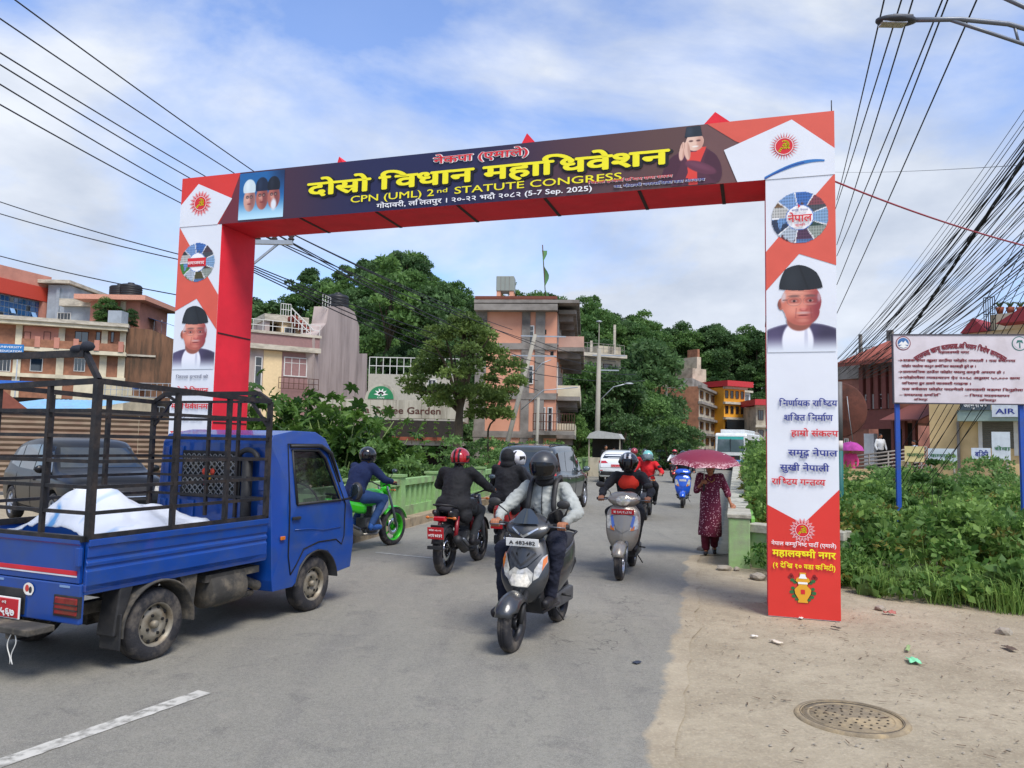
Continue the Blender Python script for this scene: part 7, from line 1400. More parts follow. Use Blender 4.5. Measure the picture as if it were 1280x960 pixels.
g=MB();g.b2((0, -.03, zt_+.0), (L_, .08, zt_+.07));g.build('top_rail', [mat('dark_rail', '#3a3430', .7)], fr)
BEI=mat('beige_plaster', '#a89a94', .85, 0, .1, 1.5, dirt='#6d625e', dscale=.6, damt=.8, stretch=(1.2, 1.2, .2));MAU=mat('mauve_band', '#8d6d6a', .8, 0, .08);YCR=mat('warm_cream', '#d6bf95', .8, 0, .06)
b=Bld('beige_house', 'beige house with mauve parapet, white windows and an outside roof stair', xy(296, 54), xy(393, 57), 12, z0=-1);w=b.w;zs=b.fx(380, 441)[1];zp=b.fx(380, 424)[1];b.box('wall', (0, 0, 0), (w, 12, zs), BEI);b.box('floor_slab', (-.2, -.5, zs), (w+.1, 12, zs+.35), SLAB);b.box('parapet', (-.1, -.4, zs+.36), (w, -.1, zp+.1), MAU);b.box('cap', (-.2, -.5, zp+.11), (w+.1, .0, zp+.3), SLAB)
x0_, x1_=b.fx(327)[0], b.fx(350)[0];b.box('cream_panel', (x0_, -.06, 0), (x1_, -.002, zs-.05), YCR);b.box('recess', (x1_+.02, -.03, 0), (b.fx(384)[0], -.002, zs-.05), MAU)
b.pwin(317, 446, 328, 484, mull=0, trans=1);b.pwin(354, 448, 384, 470, mull=2, trans=1);b.rail(b.fx(345)[0], w, b.fx(345, 470)[1]-.9, .8, -.5, BFR, 8);b.rail(0, w, zp+.3, .8, -.3, WFR, 8)
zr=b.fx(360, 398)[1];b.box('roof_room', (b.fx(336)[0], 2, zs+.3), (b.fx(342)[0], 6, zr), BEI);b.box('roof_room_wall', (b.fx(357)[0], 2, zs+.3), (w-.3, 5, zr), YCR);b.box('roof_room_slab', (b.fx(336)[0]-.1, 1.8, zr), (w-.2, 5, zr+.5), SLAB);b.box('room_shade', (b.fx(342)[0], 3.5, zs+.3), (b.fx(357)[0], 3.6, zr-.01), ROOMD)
a_=b.fx(364, 421);c_=b.fx(379, 406);o=b.win(a_[0], a_[1], c_[0]-a_[0], c_[1]-a_[1], mull=1);o.location.y=1.98
for i in range(10):t=i/10;x=b.fx(364)[0]+(b.fx(394)[0]-b.fx(364)[0])*t;z=b.fx(364, 392)[1]+(b.fx(394, 420)[1]-b.fx(364, 392)[1])*t;b.box('stair_tread', (x, .6, z-.28), (x+.4, 1.8, z), mat('stair_red', '#8a3e34', .8))
g=MB();A0=(b.fx(362)[0], .55, b.fx(362, 383)[1]);A1=(b.fx(392)[0], .55, b.fx(392, 412)[1]);g.tube([A0, A1], .05, 4);g.tube([(A0[0], .55, A0[2]-.5), (A1[0], .55, A1[2]-.5)], .04, 4)
for i in range(7):t=i/6;x=A0[0]+(A1[0]-A0[0])*t;z=A0[2]+(A1[2]-A0[2])*t;g.tube([(x, .55, z), (x, .55, z-1.1)], .035, 4)
g.build('stair_rail', [WFR], b.root);b.rail(b.fx(355)[0], b.fx(368)[0], zr+.5, .9, 1.9, WFR, 4)
s2=Bld('streaked_side_wall', 'tall windowless grey side wall of the beige house, streaked and stepped', xy(393, 57.02), xy(459, 69), 1.2, z0=-1);g=MB();f=lambda px, py:s2.fx(px, py);pts=[(0, 0), (s2.w, 0)]+[f(*q)for q in((459, 442), (449, 442), (449, 408), (443, 390), (432, 383), (411, 383), (408, 404), (393, 422))];g.prism(pts, 'Y', 0, 1.2);g.build('wall', [BEI], s2.root)
s2.rail(f(404, 400)[0], f(414, 400)[0], f(404, 383)[1], 1., .1, WFR, 3);tank(422, 389, 64, .9, 1.5, 'black water tank on top of the grey side wall')
b=Bld('coffee_garden', 'coffee garden with a wide white sign wall, green arched emblem and open ground floor', xy(440, 40), xy(574, 40), 9, z0=-1.7);w=b.w;WHW=mat('off_white_wall', '#aeaa9b', .85, 0, .1, 2, dirt='#6d6758', dscale=.9, damt=.7, stretch=(2, 2, .3));za, zb=b.fx(500, 523)[1], b.fx(500, 500)[1]
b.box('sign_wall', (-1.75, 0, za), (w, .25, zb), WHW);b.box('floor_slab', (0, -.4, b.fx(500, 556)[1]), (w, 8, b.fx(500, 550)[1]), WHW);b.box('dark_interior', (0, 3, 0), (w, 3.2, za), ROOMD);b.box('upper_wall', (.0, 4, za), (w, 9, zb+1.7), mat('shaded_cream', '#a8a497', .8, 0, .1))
for i in range(11):b.box('wall_board', (-1.75+(w+1.75)*i/11+.02, -.03, za+.02), (-1.75+(w+1.75)*(i+1)/11-.02, -.001, zb-.02), WHW)
for px in(444, 486, 528, 572):x=b.fx(px)[0];b.box('pillar', (x-.15, 0, 0), (x+.15, .4, b.fx(500, 556)[1]), ROOMD)
BRL=mat('sign_brown', '#4d2a20', .6);lettering('lettering', 'Siddhartha Coffee Garden', BRL, b.root, Matrix.Translation((b.fx(552)[0], -.035, b.fx(500, 517)[1])), .5, .02, width=6.3, align='r')
cx_, cz_=b.fx(476, 500);r_=b.fx(492)[0]-cx_;g=MB();n=24;g.prism([(cx_+1.25*r_*math.cos(PI*i/n), cz_+.01+1.25*r_*math.sin(PI*i/n))for i in range(n+1)], 'Y', -.02, .2);g.build('arch_board', [WHW], b.root);g=MB();g.prism([(cx_+r_*math.cos(PI*i/n), cz_+.06+r_*math.sin(PI*i/n))for i in range(n+1)], 'Y', -.05, -.021);g.build('emblem', [mat('emblem_green', '#1f7a4c', .5)], b.root)
g=MB()
for a in(0, 36, 72, 108, 144, 180):g.poly([(cx_+.10*math.cos(R(a-60)), -.056, cz_+.30+.10*math.sin(R(a-60))), (cx_+.38*math.cos(R(a)), -.056, cz_+.30+.33*math.sin(R(a))), (cx_+.10*math.cos(R(a+60)), -.056, cz_+.30+.10*math.sin(R(a+60)))])
g.build('leaf_mark', [LETW], b.root);lettering('lettering', 'CAFE', LETW, b.root, Matrix.Translation((cx_, -.056, cz_+.09)), .1, .01, width=.4, align='c')
b.box('planter', (b.fx(486)[0], -.6, b.fx(500, 550)[1]), (w, -.2, b.fx(500, 546)[1]), mat('terracotta', '#8a4a34', .8));b.rail(0, w, zb+1.7, 1.0, 4.2, WFR, 14);b.pwin(534, 474, 546, 496, mull=1)
b=Bld('white_annex', 'white annex with dark window right of the coffee garden emblem', xy(528, 46), xy(560, 46), 5);b.box('wall', (0, 0, 0), (b.w, 5, b.fx(540, 476)[1]), mat('white_wall', ''));b.pwin(540, 478, 549, 496)
PNK=mat('peach_brick', '#d0977c', .85, 0, .08, 2, .2, 9, dirt='#a9705a', dscale=.5, damt=.6);t, bb=nodes_of(PNK);s_=t.nodes.new('ShaderNodeTexCoord').outputs['Object'];CNC=mat('bare_concrete', '#85807a', .9, 0, .15, 2, .2, 9, dirt='#4f4a44', dscale=.8, damt=.8)
CR0=mat('dusty_pink', '#b89484', .85, 0, .1, 2);b=Bld('peach_building', 'four storey peach building with bare concrete bands, balconies and a roof tank', xy(592, 48), xy(694, 47.5), 13, z0=-1.5);w=b.w;zl_=[b.fx(640, y)[1]for y in(572, 547, 499, 437, 390)]
b.box('wall', (0, 0, 0), (w, 13, zl_[4]), PNK);b.box('parapet_wall', (.1, -.05, zl_[4]+.5), (w-.3, .15, b.fx(640, 378)[1]+.2), PNK);b.box('parapet_cap', (-.1, -.15, b.fx(640, 378)[1]+.2), (w, .25, b.fx(640, 378)[1]+.38), mat('rust_cap', '#6d3b2c', .8))
for k, z in enumerate(zl_):b.box('concrete_band', (-.05, -.12 if k<4 else-.7, z), (w+.05, -.002, z+.4), CNC)
for px, wd in((599, .5), (656, .26), (674, .30)):x=b.fx(px)[0];b.box('concrete_column', (x-wd, -.09, 0), (x+wd, -.001, zl_[4]), CNC)if px!=599 else b.box('concrete_column', (0, -.09, 0), (.7, -.001, zl_[4]), CNC)
for px0, px1, py0, py1 in((660, 668, 407, 430), (659, 667, 457, 480)):b.pwin(px0, py0, px1, py1, mull=0, trans=1)
for px, py in((681, 415), (660, 441), (677, 442), (690, 442)):x, z=b.fx(px, py);b.box('wall_hole', (x-.1, -.02, z-.15), (x+.1, -.003, z+.15), DARKV)
b.box('roof_slab', (-.1, -.5, zl_[4]+.5), (w+1.4, 13.5, zl_[4]+.7), CNC)
for k, (z, o_)in enumerate(((zl_[3], 1.7), (zl_[2], 1.5), (zl_[1], 1.2), (zl_[4], 1.2))):
 b.box('balcony_slab', (w+.06, .6, z), (w+o_, 12.5, z+.25), CNC)
 for j in range(4):b.box('bracket', (w+.06, 1.2+j*3.4, z-.4), (w+o_-.2, 1.5+j*3.4, z-.001), CNC)
 if k<3:
  g=MB();g.b2((w+o_-.12, .7, z+.26), (w+o_, 12.4, z+.95));g.b2((w+.1, .6, z+.26), (w+o_, .72, z+.95));g.build('balcony_wall', [CRM if k else CR0], b.root)
  for j in range(3):b.win(1.2+j*3.6, z+(.5 if k!=2 else .3), 1.7, 2.0, face='r', mull=3, trans=1)
b.pwin(684, 509, 691, 540, mull=0, trans=1);b.pwin(675.5, 509, 682, 540, mull=0, trans=1);b.rail(b.fx(668)[0], w+1.2, zl_[1]+.5, 1.0, -.9, BFR, 16);b.box('balcony_slab', (b.fx(668)[0], -1.0, zl_[1]+.2), (w+1.2, -.13, zl_[1]+.45), CNC)
p_=b.fx(622, 350);x=p_[0];TNK=mat('steel_tank_grey', '#8d948d', .6, .2, .08, 2, dirt='#6e7068', dscale=1)
tt=thing('roof_tank', 'square grey steel tank on a peach frame on the roof of the peach building', 'water tank', Vector(b.A)+Matrix.Rotation(b.rz, 3, 'Z')@Vector((x, 5, 0)), b.rz);zt=zat(622, 366, 53)+1.5
g=MB();g.b2((-.62, -.6, zt), (.62, .6, zt+1.05));g.build('tank', [TNK], tt, .04)
for dx in(-.45, .45):
 for dy in(-.4, .4):g=MB();g.b2((dx-.14, dy-.14, zl_[4]+.7), (dx+.14, dy+.14, zt));g.build('leg', [PNK], tt)
for dx in(-.3, 0, .3):g=MB();g.b2((dx-.015, -.615, zt), (dx+.015, -.601, zt+1.0));g.build('panel_seam', [CNC], tt)
p=at(683, 380, 54);fl=thing('prayer_flag', 'tall thin green and yellow prayer flag leaning on the roof of the peach building', 'flag', p);g=MB();g.tube([(0, 0, -.5), (-.35, 0, 4.3)], .04, 6);g.build('pole', [BFR], fl);g=MB();g.grid([[(-.02-.36*k/16+q*(.10+.09*math.sin(k*.9)), .06*math.sin(k*.8+q), 4.1*k/16-.2)for q in(0, 1, 2)]for k in range(17)]);g.build('cloth', [mat('flag_green', '#4e7a4a', .8, 0, .3, 1.5)], fl);g=MB();g.grid([[(-.02+q*.2, -.05, z)for q in(0, 1, 2)]for z in(-.3, .5)]);g.build('cloth', [mat('flag_yellow', '#c5c33a', .8)], fl)
b=Bld('pale_hill_building', 'pale cream building with roof terraces partly hidden by trees right of the peach building', xy(722, 78), xy(775, 80), 10);CR2=mat('stained_cream', '#b5ac98', .9, 0, .12, 1.5, dirt='#605a50', dscale=.6, damt=.8);za=b.fx(750, 447)[1];b.box('wall', (0, 0, 0), (b.w, 10, za), CR2);b.box('floor_slab', (-.3, -.8, za), (b.w+.3, 10, za+.35), SLAB);b.box('upper_wall', (b.w*.45, 0, za+.36), (b.w, 6, b.fx(750, 432)[1]), CR2)
for k, z in enumerate((za-3, za-6, za-9)):b.box('floor_band', (-.2, -.5, z), (b.w+.1, -.001, z+.3), SLAB);[b.win(1+j*1.9, z+.9, 1.1, 1.5, fm=BFR, mull=0)for j in range(2)]
b.rail(0, b.w, za+.35, 1.0, -.7, CNC, 8)
for px, py0, py1 in((739, 440, 426), (768, 446, 406)):q=at(px, py0, 79);t_=thing('concrete_post', 'thin pale post standing on the roof of the pale cream building', 'post', q, group='roof posts');g=MB();g.box((0, 0, (zat(px, py1, 79)-q.z)/2), (.24, .24, zat(px, py1, 79)-q.z));g.build('shaft', [SLAB], t_)
def row(name, label, p0, p1, Y0, Y1, ytop, wm, floors, cols, roof=None, dep=8, fm=WFR, pm=PANE, band=None, side=None):
 b=Bld(name, label, xy(p0, Y0), xy(p1, Y1), dep, z0=-.5);zt=b.fx(p0 if Y0<Y1 else p1, ytop)[1];b.box('wall', (0, 0, 0), (b.w, dep, zt), wm);fh=zt/floors
 if side:b.box('side_wall', (-.15, -.05, 0), (-.003, dep, zt), side)
 for k in range(1, floors+1):b.box('floor_band', (-.2, -.5, fh*k-.2), (b.w+.1, -.001, fh*k+.12), band or SLAB)
 for k in range(floors):
  for j in range(cols):cw=b.w/cols;b.win(j*cw+cw*.22, fh*k+fh*.3, cw*.56, fh*.5, fm=fm, pm=pm, mull=1)
 if roof:b.box('roof', (-.5, -1.2, zt+.12), (b.w+.5, dep, zt+.9), roof)
 return b, zt, fh
b, zt, fh=row('grey_terrace', 'long grey weathered apartment terrace with brick end, across the far end of the road', 873, 905, 98, 118, 483, CR2, 5, 5, None, 9, BFR, PANE, CNC, BRK);b.box('roof_clutter', (1, 1, zt), (b.w-1, 6, zt+1.2), CNC)
b=Bld('ruined_gable', 'stained stepped rooftop rising behind the grey terrace', xy(860, 115), xy(888, 118), 5);z1=b.fx(866, 478)[1];b.box('wall', (0, 0, 0), (b.w, 5, z1), BRK);b.box('step', (1, 0, z1), (b.w-1, 4, z1+2.2), CR2);b.box('step', (2, 0, z1+2.2), (b.w-2.2, 3, z1+4), CR2);b.box('step', (2.6, 0, z1+4), (b.w-3, 2, z1+5.2), BRK)
YEL2=mat('yellow_orange_wall', '#dc9a2c', .7, 0, .06);b, zt, fh=row('yellow_building', 'yellow orange building with red roof and dark window band behind the bus', 905, 931, 108, 110, 484, YEL2, 5, 4, mat('red_roof', '#b02a30', .6), 8, BFR)
b.box('dark_band', (0, -.6, fh*3-2.4), (b.w, -.51, fh*3-.2), PANE);row('pink_house', 'tall pink and lilac house right of the yellow building', 931, 946, 112, 116, 503, mat('lilac_wall', '#b98f9c', .8), 5, 2, None, 8, WFR)
row('white_gable_house', 'narrow pale house stepping down beside the pink house', 929, 938, 120, 121, 489, mat('white_wall', ''), 5, 1, None, 6);row('far_shop_house', 'small pale red roofed shop house next to the arch post', 945, 957, 104, 104, 508, CR2, 3, 1, mat('red_roof', ''), 6, BFR)
for k in range(4):b=Bld('shop_awning', ['brown', 'orange', 'rust', 'grey'][k]+' shop awning at street level under the lilac and yellow buildings', xy(906+k*12, 100), xy(917+k*12, 100), 2, 'awning');g=MB();g.prism([(-1.2, 3.0), (2, 3.9), (2, 4.0), (-1.2, 3.1)], 'X', 0, b.w);g.build('sheet', [[TINR, mat('orange_tin', '#b5562a', .7), BRK, CNC][k]], b.root);g=MB();g.tube([(0, -1.1, 0), (0, -1.1, 3)], .06);g.build('post', [CNC], b.root)
RB=mat('dark_red_brick', '#8e5e50', .9, 0, .18, 2, .3, 9, dirt='#4b302a', dscale=.8, damt=.7);MRN=mat('maroon_wood', '#703e38', .7, 0, .1);YW=mat('yellow_wall', '#cbb283', .8, 0, .08, 1.5, dirt='#9c8458', dscale=.6, damt=.5)
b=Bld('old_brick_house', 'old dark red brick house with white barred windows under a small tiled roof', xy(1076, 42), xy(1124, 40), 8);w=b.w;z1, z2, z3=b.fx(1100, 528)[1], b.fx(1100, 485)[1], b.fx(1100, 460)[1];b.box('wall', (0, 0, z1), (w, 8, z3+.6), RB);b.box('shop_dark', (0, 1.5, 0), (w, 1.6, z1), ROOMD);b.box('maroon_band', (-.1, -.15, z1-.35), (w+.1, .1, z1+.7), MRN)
g=MB();g.prism([(-1.3, z3+.1), (3.2, z3+1.7), (3.2, z3+1.85), (-1.3, z3+.25)], 'X', -.6, w+.5)
for i in range(22):g.tube([(-.5+i*(w+.9)/21, -1.3, z3+.28), (-.5+i*(w+.9)/21, 3.2, z3+1.88)], .05, 5)
g.build('tiled_roof', [mat('roof_tile_red', '#8a4a3e', .85, 0, .2, 4)], b.root);b.pwin(1082, 493, 1089, 514, mull=0, trans=1);b.pwin(1092, 492, 1111, 511, mull=4, trans=1)
for i in range(5):x=w*(i+.5)/5;b.box('timber_post', (x-.12, -.25, z1+.72), (x+.12, -.01, z3+.1), MRN)
b.box('white_panel', (.2, -.02, 0.4), (w*.35, .3, z1-.6), mat('white_wall', ''));b=Bld('brick_back_house', 'dark grey and brick flat roofed house left behind the old brick house', xy(1046, 52), xy(1086, 50), 6);z1=b.fx(1060, 474)[1];b.box('wall', (0, 0, 0), (b.w, 8, z1), RB);b.box('parapet', (0, -.1, z1), (b.w, 8, z1+1.0), CNC);b.box('roof_slab', (-.3, -.6, z1-1.6), (b.w+.4, 0-.001, z1-1.35), SLAB);b.pwin(1056, 548, 1061, 558)
b=Bld('grey_roof_house', 'grey concrete rooftop with thin pillars rising behind the old brick house', xy(1072, 58), xy(1122, 55), 5);z1=b.fx(1090, 452)[1];b.box('wall', (0, 0, 0), (b.w, 7, z1), CNC);b.rail(0, b.w, z1, 1.1, 0, CNC, 12);[b.box('pillar', (x_, 0, z1), (x_+.2, .2, z1+2.2), CNC)for x_ in(.2, 2.6, b.w-.5)]
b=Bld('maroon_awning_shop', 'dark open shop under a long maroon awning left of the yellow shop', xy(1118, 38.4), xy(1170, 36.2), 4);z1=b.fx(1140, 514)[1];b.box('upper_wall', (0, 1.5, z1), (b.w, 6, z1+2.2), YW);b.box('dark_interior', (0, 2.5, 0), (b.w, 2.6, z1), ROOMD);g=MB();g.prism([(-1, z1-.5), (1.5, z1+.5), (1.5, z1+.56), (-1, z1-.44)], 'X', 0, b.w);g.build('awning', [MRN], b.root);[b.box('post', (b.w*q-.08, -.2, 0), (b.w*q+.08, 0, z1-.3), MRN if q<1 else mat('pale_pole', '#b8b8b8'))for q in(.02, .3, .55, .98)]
for q in range(4):b.box('roof_pillar', (b.w*(.08+.25*q), 1.3, z1+.6), (b.w*(.08+.25*q)+.15, 1.45, z1+2.1), MRN)
b=Bld('yellow_shop', 'yellow shop house with a dark rolling shutter and signboards above it', xy(1162, 34), xy(1330, 31), 7);w=b.w;z1, z2=b.fx(1220, 527)[1], b.fx(1220, 560)[1];b.box('wall', (0, 0, 0), (w, 7, b.fx(1190, 506)[1]+1.5), YW);x0_, x1_=b.fx(1227)[0], b.fx(1266)[0];b.box('slab', (b.fx(1200)[0], -.9, z1), (w, 0-.001, z1+.45), mat('teal_slab', '#8fa39a', .8))
SH=mat('shutter_grey', '#6b6a62', .6, .2, .08);g=MB()
g.grid([[(x, -.03-.03*(k%2), z2+(z1-z2)*k/26)for x in(x0_, x1_)]for k in range(27)], 0, False);g.build('shutter', [SH], b.root);b.box('shutter_frame', (x0_-.15, -.08, z2-.3), (x0_, -.001, z1), WFR);b.box('shutter_frame', (x1_, -.08, z2-.3), (x1_+.15, -.001, z1), WFR);b.box('white_wall', (x1_+.2, -.06, z2-.5), (x1_+1.2, -.001, z1), mat('white_wall', ''))
for px0, px1, py0, py1, c, lab, tx in((1204, 1242, 504, 514, '#46525c', 'dark grey', 'अल्मुनियम'.replace('्', '~')), (1243, 1330, 504, 522, '#cdd6de', 'white', 'AIR ACE'), (1218, 1242, 560, 574, '#cfdbe6', 'pale', 'बि^की')):
 o=b.pbox('signboard', px0, py0, px1, py1, mat('sb'+c[1:], c, .5), -.98, -.92);o['label']=lab+' signboard';a_=b.fx(px0, py1);lettering('lettering', tx, BLUL if c!='#46525c' else LETW, b.root, Matrix.Translation((a_[0]+.15, -.985, a_[1]+.12)), .3, .02, width=b.fx(px1)[0]-a_[0]-.3 if px1<1300 else 1.6)
b.box('pipe', (b.fx(1197)[0]-.05, -.12, 0), (b.fx(1197)[0]+.05, -.002, z1), CNC);b.rail(b.fx(1205)[0], w, z1+1.6, .9, -.6, BFR, 8)
b=Bld('red_gabled_house', 'house with small red gable and cream roof terrace with potted plants, top right', xy(1205, 44), xy(1330, 40), 5);z1=b.fx(1220, 416)[1];b.box('wall', (0, 0, 0), (b.w, 5, z1), CRM);xa=b.fx(1206)[0];xb_=b.fx(1240)[0];g=MB();g.prism([(xa, z1), (xb_, z1), ((xa+xb_)/2, b.fx(1222, 398)[1])], 'Y', -.4, 4);g.build('gable', [mat('gable_red', '#8a3038', .8)], b.root);b.box('terrace_wall', (xb_+.1, -.2, z1), (b.w, 3, b.fx(1260, 392)[1]), CRM);b.rail(b.fx(1236)[0], b.fx(1250)[0], z1, 1.9, -.3, mat('print_black', ''), 5);g=MB();g.prism([(b.fx(1262)[0], b.fx(1262, 408)[1]), (b.w, b.fx(1262, 408)[1]), (b.w, z1+1.6)], 'Y', -1.5, -.3);g.build('side_roof', [mat('gable_red', '')], b.root)
for px in(1250, 1263, 1276):x, z=b.fx(px, 392);t_=thing('potted_plant', ['left', 'middle', 'right'][(px-1250)//13]+' potted plant of the three on the cream roof terrace', 'plant', Vector(b.A)+Matrix.Rotation(b.rz, 3, 'Z')@Vector((x, 0, z)));g=MB();g.lathe([(0, 0), (.14, 0), (.22, .35), (.18, .35), (0, .3)], n=12);g.build('pot', [mat('terracotta', '')], t_);g=MB();[g.tube([(0, 0, .3), (.18*math.cos(a), .18*math.sin(a), .6), (.32*math.cos(a), .32*math.sin(a), .62)], [.02, .03, .005], 4)for a in np.arange(0, 6.2, .6)];g.build('leaves', [mat('pot_leaf', '#3f5a2a', .6)], t_)
b=Bld('yellow_street_wall', 'low yellow and green street wall with gaps behind the weeds', xy(1052, 30), xy(1300, 27), .3, 'wall');w=b.w;z1, z2=b.fx(1100, 587)[1], b.fx(1150, 577)[1]
for p0, p1, zz, m in((1052, 1092, z1, YW), (1124, 1140, z2, YW), (1176, 1184, z2, YW), (1256, 1275, z2, YW)):x0_, x1_=b.fx(p0)[0], b.fx(p1)[0];b.box('wall_section', (x0_, 0, 0), (x1_, .3, zz), m)
b.box('low_wall', (b.fx(1140)[0], .05, 0), (w, .25, z2*.45), mat('green_wall', '#8fae8c', .8))
for p0, p1, py0, py1, c, tx in((1131, 1155, 558, 577, '#d8c68a', 'फलफूल'), (1160, 1196, 561, 577, '#c3cfd6', 'कम~प~यूटर'), (1240, 1262, 540, 575, '#c9d2d8', 'सेवा')):
 x0_, za=b.fx(p0, py1);x1_, zb=b.fx(p1, py0);t_=thing('banner', {'#d8c68a':'yellow printed banner', '#c3cfd6':'pale grey printed banner', '#c9d2d8':'white upright banner'}[c]+' on the street wall behind the signboard', 'banner', Vector(b.A)+Matrix.Rotation(b.rz, 3, 'Z')@Vector((x0_, -.1, za)), b.rz);g=MB();g.b2((0, 0, 0), (x1_-x0_, .05, zb-za));g.build('board', [mat('bn'+c[1:], c, .6, 0, .1)], t_);lettering('lettering', tx, mat('print_green', ''), t_, Matrix.Translation((.08, -.01, (zb-za)*.35)), .18, .02, width=(x1_-x0_)*.85);g=MB();g.tube([(.1, .03, -za), (.1, .03, 0)], .03);g.tube([(x1_-x0_-.1, .03, -za), (x1_-x0_-.1, .03, 0)], .03);g.build('legs', [CNC], t_)
t_=thing('stair_ramp', 'grey railed ramp in front of the old brick house', 'ramp', (*xy(1062, 34), 0));g=MB()
for k in range(7):g.tube([(0, 0, .5+.16*k), (3.4, 0, 1.0+.16*k)], .04, 5)
for k in range(5):g.tube([(k*.85, 0, 0), (k*.85, 0, 1.5+k*.12)], .04, 5)
g.build('railing', [CNC], t_)
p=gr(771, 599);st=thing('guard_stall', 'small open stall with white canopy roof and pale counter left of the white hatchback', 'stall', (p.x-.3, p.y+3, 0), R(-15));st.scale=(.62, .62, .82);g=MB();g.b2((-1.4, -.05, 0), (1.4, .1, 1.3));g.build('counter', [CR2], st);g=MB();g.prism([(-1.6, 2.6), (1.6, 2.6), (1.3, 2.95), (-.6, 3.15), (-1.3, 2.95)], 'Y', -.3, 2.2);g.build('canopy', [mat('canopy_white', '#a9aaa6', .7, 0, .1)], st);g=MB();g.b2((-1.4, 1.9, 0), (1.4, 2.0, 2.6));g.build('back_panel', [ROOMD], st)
for x in(-1.4, 1.4):g=MB();g.b2((x-.05, -.05, 0), (x+.05, .05, 2.6));g.build('post', [CR2], st)
J0=dict(pelvis=(0, 0, .9), chest=(0, .02, 1.2), neck=(0, .02, 1.42), head=(0, .04, 1.55), shoulderR=(.19, 0, 1.37), elbowR=(.27, 0, 1.1), wristR=(.25, .12, .88), hipR=(.09, 0, .85), kneeR=(.1, .03, .48), ankleR=(.1, 0, .1), toeR=(.1, .14, .04));CAPH=lambda r_, H:shell('hair', [('e', H+V3(0, -.02, .03), (.085, .1, .09))], .02, HAIR, r_, 2)
rider('guard in white shirt inside the stall', (p.x+.3, p.y+3.4, 0), R(165), J0, WHC, BLKC_, SHOE, CAPH, vox=.03, hands=False, wr=0)
q=at(757, 560, 41);rider('seated dark figure beside the stall behind the balustrade', (q.x, q.y, .1), R(200), J0, BLKC_, BLKC_, SHOE, CAPH, vox=.03, hands=False, wr=0)
q=xy(1063, 31.5);rider('person in bright pink clothes under the pink umbrella behind the arch post', (*q, .2), R(150), J0, cloth('pink', '#d2417f'), cloth('pink', ''), SHOE, CAPH, vox=.03, hands=False, wr=0)
t_=thing('pink_umbrella', 'pink and purple umbrella held up behind the arch post', 'umbrella', (*q, 1.75));g=MB();g.lathe([(0, .35), (.25, .30), (.45, .14), (.52, -.02)], n=10);g.build('canopy', [cloth('violet_pink', '#a63a8c', .3)], t_);g=MB();g.tube([(0, 0, -.6), (0, 0, .38)], .01);g.build('shaft', [CHR], t_)
q=xy(1100, 36.5);rider('man in white shirt standing by the old brick house', (*q, .9), R(190), J0, WHC, BLKC_, SHOE, CAPH, vox=.03, hands=False, wr=0);q=xy(1143, 34.5);rider('man in pale blue shirt bending in the maroon awning shop', (*q, .6), R(90), J0, cloth('pale_blue', ''), BLKC_, SHOE, CAPH, vox=.03, hands=False, wr=0)
# ================================================================== hill, trees, weeds
SIL=[(300, 395), (380, 350), (440, 320), (480, 305), (520, 320), (560, 350), (620, 372), (700, 368), (760, 378), (800, 392), (850, 388), (900, 390), (950, 398), (1040, 440), (1200, 470), (1500, 500)]
def crest(px, m=62):return at(px, lerp_tab(SIL, px)+m, 130).z
def hill_z(x, y):
 px=640+FPX*x/max(y, 1);y=y-40*sstep(800, 850, px);k=sstep(70, 132, y);return(crest(px)if 200<px<1500 else max(0, crest(max(200, min(1500, px)))))*k*sstep(-400, 300, px)-.3
HM=mat('hill_undergrowth', '#20301a', .95, 0, .3, .12, .3, 1.2);g=MB();xs_=axis_pts(-260, 330, 8, -80, 90, 1.25);ys_=list(np.arange(66, 186, 6))+[195, 240, 320]
g.grid([[(x, y, hill_z(x, y)*(1 if y<190 else max(0, 1-(y-190)/130)))for x in xs_]for y in ys_], 0, True);tag(g.build('hill', [HM], fix=False), 'dark green wooded hill behind the town', kind='structure')
TRK=mat('tree_bark', '#4d4335', .95, 0, .2, 6, .5, 20)
LM=[leafmat('leaf_deep', '#2f4b28', '#688853'), leafmat('leaf_mid', '#34582a', '#749652'), leafmat('leaf_olive', '#42582a', '#859c52'), leafmat('leaf_weed', '#335e24', '#93b45e'), leafmat('leaf_dry', '#5d5f2a', '#a09a4a')]  # deep and mid greens lightened to stand in for distance haze
def leaf_cloud(rg, cs, rs, n, size, asp=.55, droop=0.):
 """n small folded leaves on the outsides of clumps cs (centres) / rs (radii)"""
 cs=np.array(cs, float);rs=np.array(rs, float);w=rs**2;k=rg.choice(len(cs), n, p=w/w.sum());d=rg.normal(size=(n, 3));d/=np.linalg.norm(d, axis=1)[:, None];d[:, 2]=np.where(d[:, 2]<-.35, -d[:, 2]*.6, d[:, 2])
 rad=rs[k]*rg.uniform(.45, 1.08, n)**.7;p=cs[k]+d*rad[:, None]*np.array([1, 1, .72]);a=d+rg.normal(size=(n, 3))*.8;a[:, 2]-=droop;a/=np.linalg.norm(a, axis=1)[:, None];b=np.cross(a, rg.normal(size=(n, 3)));b/=np.linalg.norm(b, axis=1)[:, None]+1e-9
 s=(size*rg.uniform(.6, 1.3, n))[:, None];V=np.stack([p-a*s*.5, p+b*s*asp*.5, p+a*s*.55, p-b*s*asp*.5], 1).reshape(-1, 3);cl=rg.uniform(0, .55, len(cs));sh=np.clip(cl[k]+rg.normal(0, .13, n)+.25*d[:, 2]*0+.1, 0, 1);return V, sh
